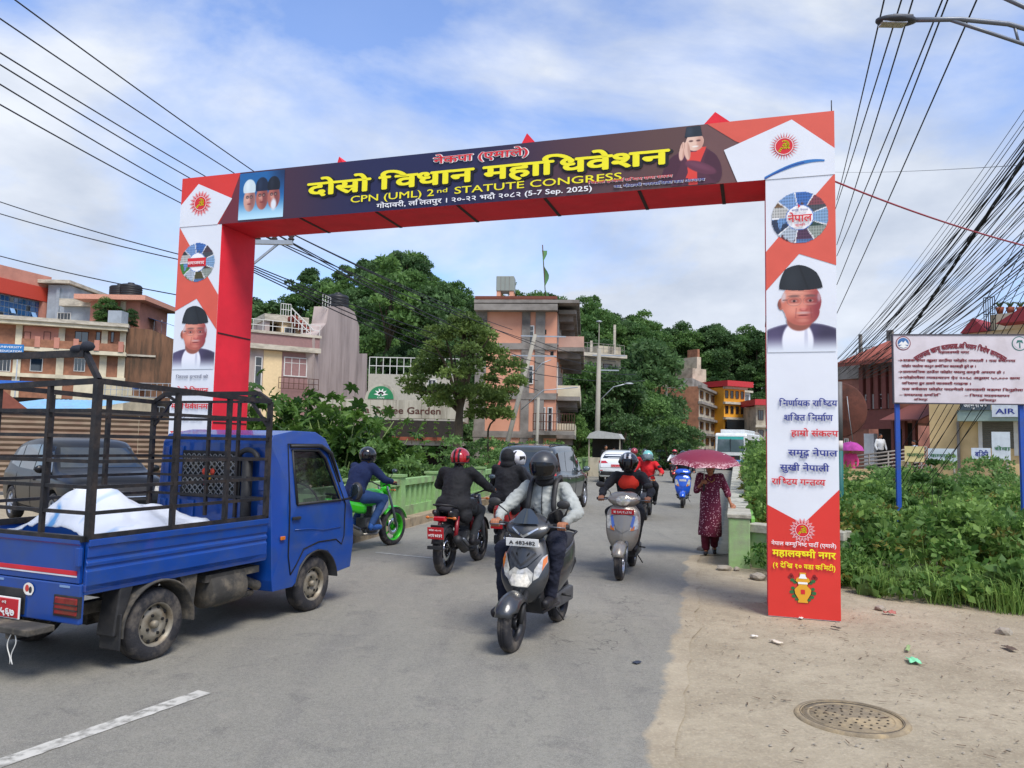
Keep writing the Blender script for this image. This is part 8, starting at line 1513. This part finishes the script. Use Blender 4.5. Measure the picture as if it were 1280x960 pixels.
def tree_mesh(seed, h, r, n, lm, size, clumps=26, base=.35, flat=1., trunk=.22, lean=0.):
 rg=np.random.default_rng(seed);cs=[];rs=[]
 for i in range(clumps):
  t=rg.uniform(0, 1);z=h*(base+(1-base)*t);rr=r*math.sin(PI*min(.97, .18+.8*t))**.7*rg.uniform(.35, 1.);a=rg.uniform(0, 2*PI);cs.append((rr*math.cos(a)*.8+lean*t, rr*math.sin(a)*.8, z-r*.15));rs.append(r*rg.uniform(.20, .42)*flat)
 V, sh=leaf_cloud(rg, cs, rs, n, size);me=npmesh('crown', V, 4, [lm], sh);g=MB();top=h*(base+.35);ax=[(0, 0, -.6), (.05*h*rg.uniform(-1, 1), .03*h, h*base*.6), (lean*.4, 0, h*base), (lean*.7, 0, top)]
 g.tube(catmull(np.array(ax), 3).tolist(), [trunk*(1-.07*i)for i in range(10)], 8)
 for i in range(min(len(cs), 11)):c=cs[i];g.tube(catmull(np.array([(lean*.3, 0, h*base*.85), (c[0]*.45, c[1]*.45, (h*base+c[2])/2), c]), 3).tolist(), [trunk*.42, trunk*.38, trunk*.33, trunk*.28, trunk*.22, trunk*.15, trunk*.08], 5)
 return me, g.mesh('trunk', [TRK])
def tree(label, p, ms, rz=0, s=1., group=None, name='tree'):
 t=thing(name, label, 'tree', p, rz, group);t.scale=(s, )*3;shared('crown', ms[0], t);shared('trunk', ms[1], t);return t
FAR=[tree_mesh(10+i, 11, 4.6, 8000, LM[(0, 0, 1, 0, 1)[i]], .44, 30, .25)for i in range(5)]+[tree_mesh(20, 14, 4.2, 4200, LM[1], .5, 20, .42), tree_mesh(21, 13, 5.5, 4200, LM[0], .55, 16, .5, .8)]
rr=random.Random(5)
for row_, (Y, d, st)in enumerate(((132, 0, 18), (120, 0, 19), (108, 0, 21), (97, 0, 24), (86, 0, 27), (76, 0, 33))):
 px=304+row_*7
 while px<(1010 if row_<5 else 840):
  y_=Y+rr.uniform(-4, 4)+40*sstep(800, 850, px);p=at(px, 500, y_)
  if not(row_>=4 and 590<px<700 and 0):
   k=rr.randrange(7 if row_<2 else 5);s=rr.uniform(.6, 1.0)*(.9 if row_ else .95)
   wh_=('ridge', 'upper slope', 'middle slope', 'middle slope', 'lower slope', 'foot')[row_]+' of the wooded hill, '+('above the beige house' if px<480 else 'left of the peach building' if px<590 else 'behind the peach building' if px<730 else 'right of the peach building' if px<850 else 'above the grey terrace')
   tree('dense tree, '+wh_, (p.x, y_, hill_z(p.x, y_)-.4), FAR[k], rr.uniform(0, 6), s, 'hill trees, '+wh_)
  px+=st*rr.uniform(.7, 1.3)
def topped(label, px, ytop, Y, h, ms, hm, rz=0, group=None, z0=None):
 z=zat(px, ytop, Y);p=at(px, 500, Y);return tree(label, (p.x, Y, z-h if z0 is None else z0), ms, rz, h/hm, group)
topped('tall airy light green tree above the beige house, highest on the hill', 483, 300, 78, 17, FAR[5], 15.5, 1);topped('dark bare-branched conifer left of the beige house', 335, 362, 80, 13, FAR[6], 14.5, 2);topped('tall tree with open crown just left of the highest tree', 408, 338, 76, 14, FAR[5], 15.5, 3);topped('broad tree right of the highest tree', 530, 335, 80, 15, FAR[1], 13, 4)
topped('flat-topped dark tree on the ridge right of the bus', 893, 397, 165, 15, FAR[6], 14.5, 1);topped('dark tree on the ridge by the arch post', 943, 405, 162, 14, FAR[0], 12.5, 5);topped('big dark round tree in the middle of the hillside', 806, 404, 92, 17, FAR[3], 12.5, 3)
ML=[tree_mesh(31, 8, 4.2, 9000, LM[1], .34, 30, .15), tree_mesh(32, 8, 4.0, 9000, LM[0], .34, 28, .15)]
for i, (px, yt, Y, lab)in enumerate(((735, 455, 66, 'green street tree right of the peach building'), (775, 462, 60, 'green street tree behind the leaning poles'), (815, 500, 62, 'bright green low tree behind the white hatchback'), (836, 505, 80, 'green tree left of the grey terrace'), (870, 552, 88, 'small tree in front of the grey terrace'), (790, 520, 50, 'low bushy tree right of the guard stall'), (715, 520, 56, 'low tree beside the balconies of the peach building'), (838, 535, 58, 'low bright bush behind the teal car'))):
 z=zat(px, yt, Y);topped(lab, px, yt, Y, z+.8, ML[i%2], 8.6, i*1.3, None, -.5)
for px in range(802, 1010, 12):topped('tree on the low right end of the ridge, above the grey terrace', px, 397+10*math.sin(px*.9)*.6+(px-800)*.05, 150+px%7, 14, FAR[px%5], 12.5, px, 'trees along the right end of the ridge')
om=tree_mesh(44, 8.6, 3.1, 15000, LM[2], .17, 54, .60, .56, .24, -.5);tree('olive green tree with a dark bare trunk in front of the peach building', (*xy(572, 34), -1.6), om, 2.2, 1.06)
m2=tree_mesh(42, 4, 1.9, 4000, LM[2], .15, 12, .4, .8, .06, .8);t_=tree('thin drooping branch tree leaning over the peach wall', (*xy(612, 35), 1.4), m2, .4, 1.0)
def palm_leaf():
 g=MB();n=7;pts=[]
 for i in range(n):a=R(-140+280*i/(n-1));L_=.19*(1-.22*abs(i-3)/3);pts+=[(.10*math.sin(a-.39), .10*math.cos(a-.39), .0), (L_*.72*math.sin(a-.20), L_*.72*math.cos(a-.20), .008), (L_*math.sin(a), L_*math.cos(a), -.035), (L_*.72*math.sin(a+.20), L_*.72*math.cos(a+.20), .008)]
 pts.append((0, -.02, .0));k=len(pts);g.v=[(0, 0, .02)]+pts;g.f=[[0, i+1, (i+1)%k+1]for i in range(k)];g.m=[0]*k;g.sm=[False]*k;return g
PL=[]
for i in range(3):me=palm_leaf().mesh('leaf', [leafmat('castor_leaf', '#1f4218', '#66883a', .45, .35)]);a=me.attributes.new('shade', 'FLOAT', 'FACE');a.data.foreach_set('value', [.12+.26*i]*len(me.polygons));PL.append(me)
for bi, (px, Y, h, r, nl, lab)in enumerate(((372, 20.5, 2.9, 1.5, 150, 'tall castor bush with big star leaves right behind the truck cab'), (425, 19.5, 2.3, 1.4, 160, 'castor bush behind the green motorcycle rider'), (470, 21, 2.0, 1.2, 120, 'castor bush below the coffee garden sign'), (325, 21.5, 2.5, 1.2, 90, 'castor bush left of the cab, in front of the beige house'), (515, 23, 1.2, .9, 70, 'smallest castor bush at the right end, under the coffee garden lettering'))):
 q=at(px, 500, Y);t_=thing('castor_bush', lab, 'bush', (q.x, Y, -1.0 if Y>19 else-.3));H=h+1.0;g=MB();tips=[]
 for i in range(14):a=rr.uniform(0, 6.28);e=r*rr.uniform(.2, 1.);tp=(e*math.cos(a), e*math.sin(a)*.7, H*rr.uniform(.55, 1.));tips.append(tp);g.tube([(0, 0, 0), (tp[0]*.35, tp[1]*.35, tp[2]*.55), tp], [.04, .03, .012], 5)
 g.build('stems', [mat('castor_stem', '#6a7d45', .7)], t_)
 for i in range(nl):
  tp=rr.choice(tips);d=Vector((rr.gauss(0, .36), rr.gauss(0, .3), rr.gauss(-.12, .34)));s=rr.uniform(.9, 1.9);o=shared('leaf', PL[rr.randrange(3)], t_, (tp[0]+d.x, tp[1]+d.y, max(.2, tp[2]+d.z)), (rr.uniform(.3, 1.3), rr.uniform(-.6, .6), rr.uniform(0, 6.28)), s)
 V, sh=leaf_cloud(np.random.default_rng(bi), [(t[0]*.8, t[1]*.8+.2, t[2]*.8)for t in tips], [.45]*len(tips), 2600, .20);me=npmesh('inner_foliage', V, 4, [leafmat('castor_leaf', '', '')], sh);o=link(bpy.data.objects.new('inner_foliage', me), t_);o['kind']='stuff'
def weeds(nm, lab, n, area, hf, size, lm, seed, blades=0, asp=.5):
 rg=np.random.default_rng(seed);C=[];Rr=[]
 while len(C)<n:
  x, y=rg.uniform(area[0], area[1]), rg.uniform(area[2], area[3]);k=hf(x, y)
  if k>0:C.append((x, y, ground_z(x, y)+k*rg.uniform(.25, .95)));Rr.append(rg.uniform(.14, .34)*min(1, .5+k*.6))
 V, sh=leaf_cloud(rg, C, Rr, n*42, size, asp);me=npmesh(nm, V, 4, [lm], sh);tag(link(bpy.data.objects.new(nm, me)), lab, nm.replace('_', ' '), kind='stuff')
def wedge(x):
 return lerp_tab([(3.4, 10.6), (3.9, 9.9), (4.4, 9.1), (4.9, 8.7), (5.6, 8.15), (6.5, 7.7), (8, 7.4), (12, 7.3)], x)+.25*noise.noise(Vector((x*1.5, 0, 0)))
def wh(x, y):
 if x<RX(y)+.42 or x<3.35:return 0
 d=y-wedge(x)
 if d<0 or(x<4.1 and 10.6<y<11.2):return 0
 k=min(1, .35+d*.35);n_=.5+.5*noise.noise(Vector((x*.5, y*.5, 2)));lim=1.15 if y<14 else 1.35+1.0*(y>16);return k*(.35+.8*n_)*lim*(.55 if x<4.6 and y<12 else 1)
weeds('weeds', 'dense waist high green weeds filling the plot behind the arch post', 2500, (3.3, 13.5, 7.2, 22), wh, .105, LM[3], 3, 0, .62)
weeds('far_weeds', 'taller mixed weeds between the parapet and the street wall', 900, (4.5, 17, 16, 28), lambda x, y:0 if x<RX(y)+.5 else 1.5+.9*noise.noise(Vector((x*.4, y*.4, 9))), .14, LM[1], 4)
weeds('climbing_weeds', 'yellow green weeds growing along the outside of the parapet', 420, (3.9, 16, 11.5, 48), lambda x, y:(.9 if RX(y)+.42<x<RX(y)+1.5+.03*y else 0), .10, LM[4], 5)
weeds('undergrowth', 'green undergrowth below the left balustrade', 800, (-11, 4, 16.5, 44), lambda x, y:(1.9 if LX(y)-5.5<x<LX(y)-1.1 else 0), .14, LM[1], 6)
weeds('verge_weeds', 'low weeds at the foot of the wing wall and the stones', 110, (3.3, 4.6, 9.5, 11.0), lambda x, y:(.38 if y>9.9-(x-3.4)*.2 and x>3.45 else 0), .06, LM[3], 7)
weeds('dry_weeds', 'pale yellowish flowering weeds scattered among the green weeds', 260, (3.6, 13, 7.4, 20), lambda x, y:wh(x, y)*1.12, .07, LM[4], 12)
weeds('broad_weeds', 'broad leaved darker weeds scattered in the plot', 240, (3.6, 13, 7.4, 20), lambda x, y:wh(x, y)*1.0, .19, LM[1], 13, 0, .75)
rg=np.random.default_rng(8);V=[];S_=[]
TF=[(x_, wedge(x_)+abs(rg.normal(0, .9))+.0)for x_ in rg.uniform(3.9, 9.5, 70)]
for i in range(4600):
 tf=TF[i%70];x, y=(tf[0]+rg.normal(0, .09), tf[1]+rg.normal(0, .08))if i%4 else(rg.uniform(3.6, 11), 0)
 if not y:y=wedge(x)+abs(rg.normal(0, .6))-.10+(rg.uniform(0, 9)if i%8==0 else 0)
 if x<RX(y)+.5 or(x<4.3 and y>10.5):continue
 L_=rg.uniform(.2, .55)if i%4 else rg.uniform(.12, .36);a=rg.uniform(0, 6.28);ca, sa=math.cos(a), math.sin(a);w=.006;l=rg.uniform(.15, .95)*L_;z=ground_z(x, y)+(wh(x, y)*.75 if i%8==0 else 0);q=Vector((-sa*w, ca*w, 0));p0=Vector((x, y, z));p1=p0+Vector((ca*l*.35, sa*l*.35, L_*.6));p2=p0+Vector((ca*l, sa*l, L_*(.95-.45*l/L_)));V+=[p0-q, p0+q, p1+q*.8, p1-q*.8, p1-q*.8, p1+q*.8, p2+q*.1, p2-q*.1];c=rg.uniform(.1, 1);S_+=[c, c]
me=npmesh('grass', np.array([v[:]for v in V]), 4, [LM[3]], S_);tag(link(bpy.data.objects.new('grass', me)), 'tufts of tall grass along the front edge of the weeds', 'grass', kind='stuff')
sap=tree_mesh(51, 2.6, .55, 900, LM[3], .12, 10, .2, .9, .03)
for px, Y, s, lab in((1160, 15, 1.0, 'tall leafy sapling between the signboard posts'), (1215, 14.5, .62, 'slender leafy weed stalk right of the sapling'), (1258, 14, .66, 'leafy weed stalk beside the right signboard post'), (1100, 17, .6, 'leafy stalk left of the left signboard post')):tree(lab, (*xy(px, Y), -.9), sap, px, s)
for i, (px, py, h)in enumerate(((132, 408, 3.0), (140, 408, 2.6), (124, 409, 1.8), (163, 410, 2.0))):q=at(px, py, 86);tree(['tallest', 'middle', 'small left', 'right'][i]+' leafy plant on the brick building roof', (q.x, q.y, q.z), ML[i%2], i, h/7.5)
q=at(462, 548, 39.3)
for i in range(7):v=at(470+i*15, 547, 39.3);tree('potted greenery on the ledge of the coffee garden', (v.x, v.y, v.z-.1), sap, i, .42, 'plants along the coffee garden ledge')
# ================================================================== poles, lamps, wires, signboard
WIREM=mat('black_wire', '#15161b', .6, 0, 0);POLEM=mat('concrete_pole', '#9a968a', .9, 0, .1, 2, .2, 20, dirt='#67635a', dscale=1, damt=.5);GALV=mat('galvanised', '#a3a9ae', .45, .6, .08);INS=mat('insulator_brown', '#3a2620', .4, 0, 0)
def wire(a, b, sag, r, lab, group, m=None):
 a, b=Vector(a), Vector(b);n=18;o=MB();o.tube([a.lerp(b, i/n)-Vector((0, 0, 4*sag*(i/n)*(1-i/n)))for i in range(n+1)], r, 5);return tag(o.build('wire', [m or WIREM], fix=False), lab, 'wire', group)
def pole(label, px, pyt, Y, r0, r1, lean=0, z0=-1.5):
 top=at(px, pyt, Y);t=thing('utility_pole', label, 'pole', (top.x-lean, Y, z0));g=MB();g.tube([(0, 0, 0), (lean, 0, top.z-z0)], [r0, r1], 10);g.build('shaft', [POLEM], t);return t, top, z0
t, tp, z0=pole('upright concrete pole with crossarm right of the peach building', 749, 436, 46, .18, .12, .1)
def arm(t, x0, x1, z, y=0, m=None, nm='crossarm', r=.05):g=MB();g.tube([(x0, y, z), (x1, y, z)], r, 4, smooth=False);return g.build(nm, [m or GALV], t)
h=tp.z-z0;arm(t, -.3, 1.7, h-.4);arm(t, .0, 1.3, h-1.3);g=MB();g.tube([(.1, 0, h-3.2), (1.0, 0, h-2.3), (1.8, -.2, h-2.1)], .035, 6);g.build('lamp_arm', [GALV], t);g=MB();g.ell((1.9, -.2, h-2.1), (.28, .1, .06));g.build('lamp_head', [GALV], t)
t, tp, z0=pole('leaning concrete pole in front of the peach building', 669, 418, 42, .16, .11, 2.2);h=tp.z-z0;arm(t, 1.4, 3.9, h-.1);arm(t, .9, 3.4, h-1.2);g=MB();g.tube([(1.8, 0, h-2.6), (2.6, 0, h-1.6), (3.1, 0, h-1.4)], .03, 6);g.tube([(1.5, 0, h-4.2), (2.7, 0, h-3.1), (4.6, 0, h-2.9)], .03, 6);g.build('lamp_arm', [GALV], t)
t, tp, z0=pole('thin steel pole beside the leaning concrete pole', 673, 497, 41.5, .09, .08, .1)
t, tp, z0=pole('far crossarm pole over the hillside trees', 833, 476, 90, .2, .14);h=tp.z-z0;arm(t, -.2, 2.4, h-.1);arm(t, 0, 2.0, h-.8)
t, tp, z0=pole('far lamp pole on the ridge right of the peach building', 749, 402, 70, .045, .03);g=MB();g.ell((0, 0, tp.z-z0), (.3, .2, .1));g.build('lamp_head', [GALV], t)
t, tp, z0=pole('concrete pole hidden behind the left arch post with three insulators on its arm', 300, 285, 20, .18, .14);h=tp.z-z0;xa=at(314, 305, 20).x-t.location.x;xb=at(366, 300, 20).x-t.location.x;za=at(340, 303, 20).z-z0;arm(t, xa-.4, xb, za, m=GALV, r=.08);g=MB();g.tube([(xb-.35, 0, za), (xa-.1, 0, za-.75)], .04, 4);g.build('arm_brace', [GALV], t)
INSP=[]
for px in(322, 343, 364):p=at(px, 299, 20);x=p.x-t.location.x;g=MB();g.lathe([(0, 0), (.05, 0), (.09, .05), (.05, .09), (.09, .13), (.05, .17), (.05, .22), (0, .22)], (x, 0, za+.05), n=12);g.build('insulator', [INS], t);INSP.append(Vector((p.x, 20, za+z0+.25)))
LG='power lines crossing the sky on the left'
for k, (a, b)in enumerate((((-15, -25), (385, 260)), ((-40, -4), (347, 250)), ((-40, 41), (317, 254)), ((-40, 56), (298, 256)), ((-40, 81), (289, 272)), ((-40, 108), (287, 284)))):
 A=at(a[0], a[1], 9);wire(A, at(b[0], b[1], 18), .05, .011, 'black power line running down from the upper left sky behind the arch', LG)
for k, (a, b)in enumerate((((-30, 242), (240, 322)), ((-30, 258), (240, 328)), ((-30, 312), (240, 372)))):wire(at(a[0], a[1], 30), at(b[0], b[1], 26), .1, .02, 'grey line passing left of the arch post', 'three lower lines at the left edge')
for k, (px, py)in enumerate(((600, 418), (560, 408), (640, 412), (668, 428), (655, 448), (690, 440))):wire(INSP[k%3], at(px, py, 41), .15, .018, 'power line running from the hidden pole towards the peach building', 'lines between the hidden pole and the leaning pole')
for k in range(4):wire(at(292, 322+k*2, 22), at(670+k, 452+k*12, 42), .3, .02, 'low slack cable from the hidden pole to the leaning pole', 'slack cables before the beige house')
for k in range(4):wire(at(668, 425+14*k, 42), at(770+12*k, 452+8*k, 52), .2, .02, 'cable between the leaning pole and the upright pole', 'cables by the peach building')
RG='steep lines right of the arch'
for(x0, x1, y1)in((1112, 1046, 250), (1136, 1044, 262), (1150, 1046, 306), (1190, 1046, 320), (1196, 1046, 356), (1234, 1046, 392)):wire(at(x0, -30, 9), at(x1, y1, 26), .05, .012, 'black line rising steeply to the top right of the arch', RG)
BG_='dense bundle of black cables fanning to the right edge';rw=random.Random(3)
for k in range(46):t_=k/45;wire(at(1300+8*t_, 120+215*t_+rw.uniform(-22, 22), 14.8+2*t_), at(1035+62*t_+rw.uniform(-10, 12), 462+rw.uniform(-14, 14), 32), .10+rw.random()*.35, rw.choice((.007, .009, .010, .014)), 'black cable in the dense bundle at the right edge', BG_)
for k in range(9):t_=k/8;wire(at(1300, 250+160*t_, 14.8), at(1098+60*t_, 620+rw.uniform(-15, 10), 19), .1, .008, 'loose cable hanging down behind the signboard', 'loose cables behind the signboard')
g=MB();tw=[at(1300, 170, 15).lerp(at(1120, 440, 26), i/60)for i in range(61)];[g.tube([p+Vector((.03*math.cos(i*.35+f), 0, .03*math.sin(i*.35+f)))for i, p in enumerate(tw)], .020, 5)for f in(0, 2.1, 4.2)];tag(g.build('cable_bundle', [WIREM], fix=False), 'thick twisted cable bundle at the right edge', 'cable')
wire(at(1044, 227, 7.9), at(1300, 312, 9), .05, .010, 'reddish guy rope from the arch top to the right edge', None, mat('red_rope', '#8a3a44', .8));wire(at(1040, 215, 26), at(1300, 205, 9), .05, .004, 'thin faint line crossing from the arch to the right edge', None)
SLM=mat('lamp_grey', '#6d737b', .45, .5, .08);YL=9.0;P_=lambda px, py:at(px, py, YL);bs=P_(1350, 80);sl_=thing('street_lamp', 'grey street lamp arm with flat led head reaching in at the top right', 'street lamp', (bs.x, YL, 0));O_=Vector((bs.x, YL, 0));g=MB();g.tube([(0, 0, 0), (0, 0, bs.z+.6)], [.09, .06], 12);g.build('pole', [SLM], sl_)
g=MB();g.tube([P_(*q)-O_ for q in((1138, 25), (1200, 24), (1260, 30), (1310, 44), (1350, 62))], .030, 10);g.build('arm', [SLM], sl_);g=MB();g.tube([P_(*q)-O_ for q in((1188, 25), (1240, 42), (1300, 62), (1350, 84))], .022, 8);g.build('lower_strut', [SLM], sl_);g=MB();g.tube([P_(*q)-O_ for q in((1268, 33), (1273, 52))], .016, 8);g.build('tie', [SLM], sl_);g=MB();g.tube([P_(*q)-O_ for q in((1248, -6), (1300, 18), (1350, 40))], .026, 8);g.build('upper_arm', [SLM], sl_)
c=P_(1120, 26)-O_;g=MB();g.ell(c, (.26, .12, .055), 20);g.box(c+Vector((.06, 0, .03)), (.26, .14, .06));g.build('lamp_head', [mat('lamp_dark', '#3a3e45', .5, .3)], sl_, .02);g=MB();g.box(c+Vector((-.04, 0, -.045)), (.30, .13, .02));g.build('led_panel', [CLRL], sl_)
A_=at(1118, 503, 13.9);B_=at(1286, 500, 13.6);zt=at(1118, 419, 13.9).z;zb=A_.z;d=B_-A_;W_=Vector((d.x, d.y, 0)).length;H_=zt-zb;sg=thing('signboard', 'white painted signboard with red nepali text and two emblems on blue posts', 'sign', (A_.x, A_.y, 0), math.atan2(d.y, d.x));WB_=mat('sign_white', '#d5cdd2', .6, 0, .06, 3, dirt='#a79a98', dscale=2, damt=.4);BP=mat('post_blue', '#1f4fae', .5, 0, .1, 6, dirt='#3a4a6a', dscale=6, damt=.5)
g=MB();g.b2((0, 0, zb), (W_, .03, zt));g.build('board', [WB_], sg);g=MB();[g.b2(a, b)for a, b in(((-.02, -.012, zb-.02), (W_, .04, zb)), ((-.02, -.012, zt), (W_, .04, zt+.02)), ((-.02, -.012, zb), (0, .04, zt)))];g.build('rim', [mat('rim_dark', '#4a4650', .6, .2)], sg)
for x in(.03, W_-.14):g=MB();g.b2((x, .035, -1.3), (x+.075, .10, zt));g.build('post', [BP], sg)
DR=mat('sign_dark_red', '#7d1c2c', .6, 0, 0);arc=words('सरसफाइ खाना वतावरण अभियान विशेष कार~यक^म'.replace('भि', 'िभ').replace('वि', 'िव'), .045);k=W_*.70/arc.width;g=MB()
for v in arc.v:a=(v[0]/arc.width-.5)*1.25;R_=W_*.70/1.25;rr_=R_+v[1]*k*1.5;g.v.append((W_*.5+rr_*math.sin(a), -.004-v[2], zt-.24-R_+rr_*math.cos(a)))
g.f=arc.f;g.m=[0]*len(g.f);g.sm=[False]*len(g.f);g.build('arched_lettering', [DR], sg, fix=False)
def sl2(s, x, z, w, sz=.05):lettering('lettering', s, DR, sg, Matrix.Translation((x*W_, -.004, zt-z*H_)), sz*1.45, .035, width=w*W_)
sl2('२०८०', .43, .20, .07, .04);sl2('महालक~ष~मी नगर', .34, .27, .23, .045)
for i, (s, x, w)in enumerate((('→सडक तथा खुला ठाउँमा फोहोर नफालाैं । यस स~थानमा', .03, .88), ('फोहोर फालेमा कानुन बमाेिजम कारबाही हुने छ ।', .06, .56), ('→सावर~जिनक ठाउँमा फोहोर फाल~नु कानुनी अपराध हाे ।', .03, .80), ('→फोहोरमैला व~यवस~थापन ऐन २०६८ अनुसार ५०,००० सम~म', .03, .91), ('जिरवाना हुन सक~ने जानकारी गराइन~छ ।', .06, .52), ('यस क~षेत^मा फोहोर फाल~नेकाे जानकारी वडामा िदनुहाेला', .06, .90))):sl2(s, x, .39+.085*i, w, .042)
sl2('– सरसफाइ समिति', .04, .90, .30, .04);sl2('लिलतपुर', .15, .965, .10, .035);sl2('– िवपद व~यवस~थापन', .53, .90, .33, .04);sl2('लिलतपुर', .64, .965, .12, .035)
def disc(cx, cz, r, m, y, nm='emblem'):g=MB();g.poly([(cx+r*math.cos(2*PI*i/28), y, cz+r*math.sin(2*PI*i/28))for i in range(28)]);g.build(nm, [m], sg, fix=False)
for cx, col in((.075*W_, '#3c6aa0'), (.945*W_, '#2f6f66')):
 cz=zt-.15;disc(cx, cz, .13, DR if cx<1 else mat('em2', '#2f6f66', .6), -.004);disc(cx, cz, .115, WB_, -.007);disc(cx, cz+.005, .095, mat('em'+col[1:4], col, .6)if cx<1 else WB_, -.010);g=MB()
 if cx<1:g.poly([(cx-.09, -.013, cz-.03), (cx-.03, -.013, cz+.035), (cx, -.013, cz+.01), (cx+.035, -.013, cz+.05), (cx+.09, -.013, cz-.03)]);g.poly([(cx-.08, -.014, cz-.06), (cx, -.014, cz-.02), (cx+.08, -.014, cz-.06), (cx, -.014, cz-.09)])
 else:g.poly([(cx-.012, -.013, cz-.08), (cx+.012, -.013, cz-.08), (cx+.008, -.013, cz+.02), (cx-.008, -.013, cz+.02)]);g.poly([(cx-.06, -.013, cz), (cx-.04, -.013, cz+.06), (cx+.04, -.013, cz+.06), (cx+.06, -.013, cz), (cx, -.013, cz+.03)])
 g.build('emblem_mark', [LETW if cx<1 else mat('em2', '')], sg, fix=False)
c=at(1046, 512, 12.3);rs_=thing('round_sign', 'rusty back of a round road sign half hidden behind the right arch post', 'sign', (c.x+.04, c.y, 0), R(-8));RST=mat('rust', '#5d3428', .85, .1, .25, 5, .3, 40, dirt='#2e1a16', dscale=4, damt=.7);g=MB();g.lathe([(0, 0), (.43, 0), (.45, .01), (.45, .03), (.43, .04), (0, .04)], (0, .05, c.z), 'Y', 36);g.build('disc', [RST], rs_)
for z0_, z1_, cc in((c.z-.5, c.z+.45, '#6a6a6a'), (c.z-.66, c.z-.5, '#c9c3bd'), (c.z-2.2, c.z-.66, '#14605e')):g=MB();g.tube([(0, 0, max(0, z0_)), (0, 0, z1_)], .05, 12);g.build('post_section', [mat('post'+cc[1:], cc, .6, 0, .1)], rs_)
g=MB();g.tube([(.13, .03, c.z+.22), (.15, 0, c.z-.1), (.2, 0, c.z-.5)], .006, 5);g.build('loose_strap', [GALV], rs_)
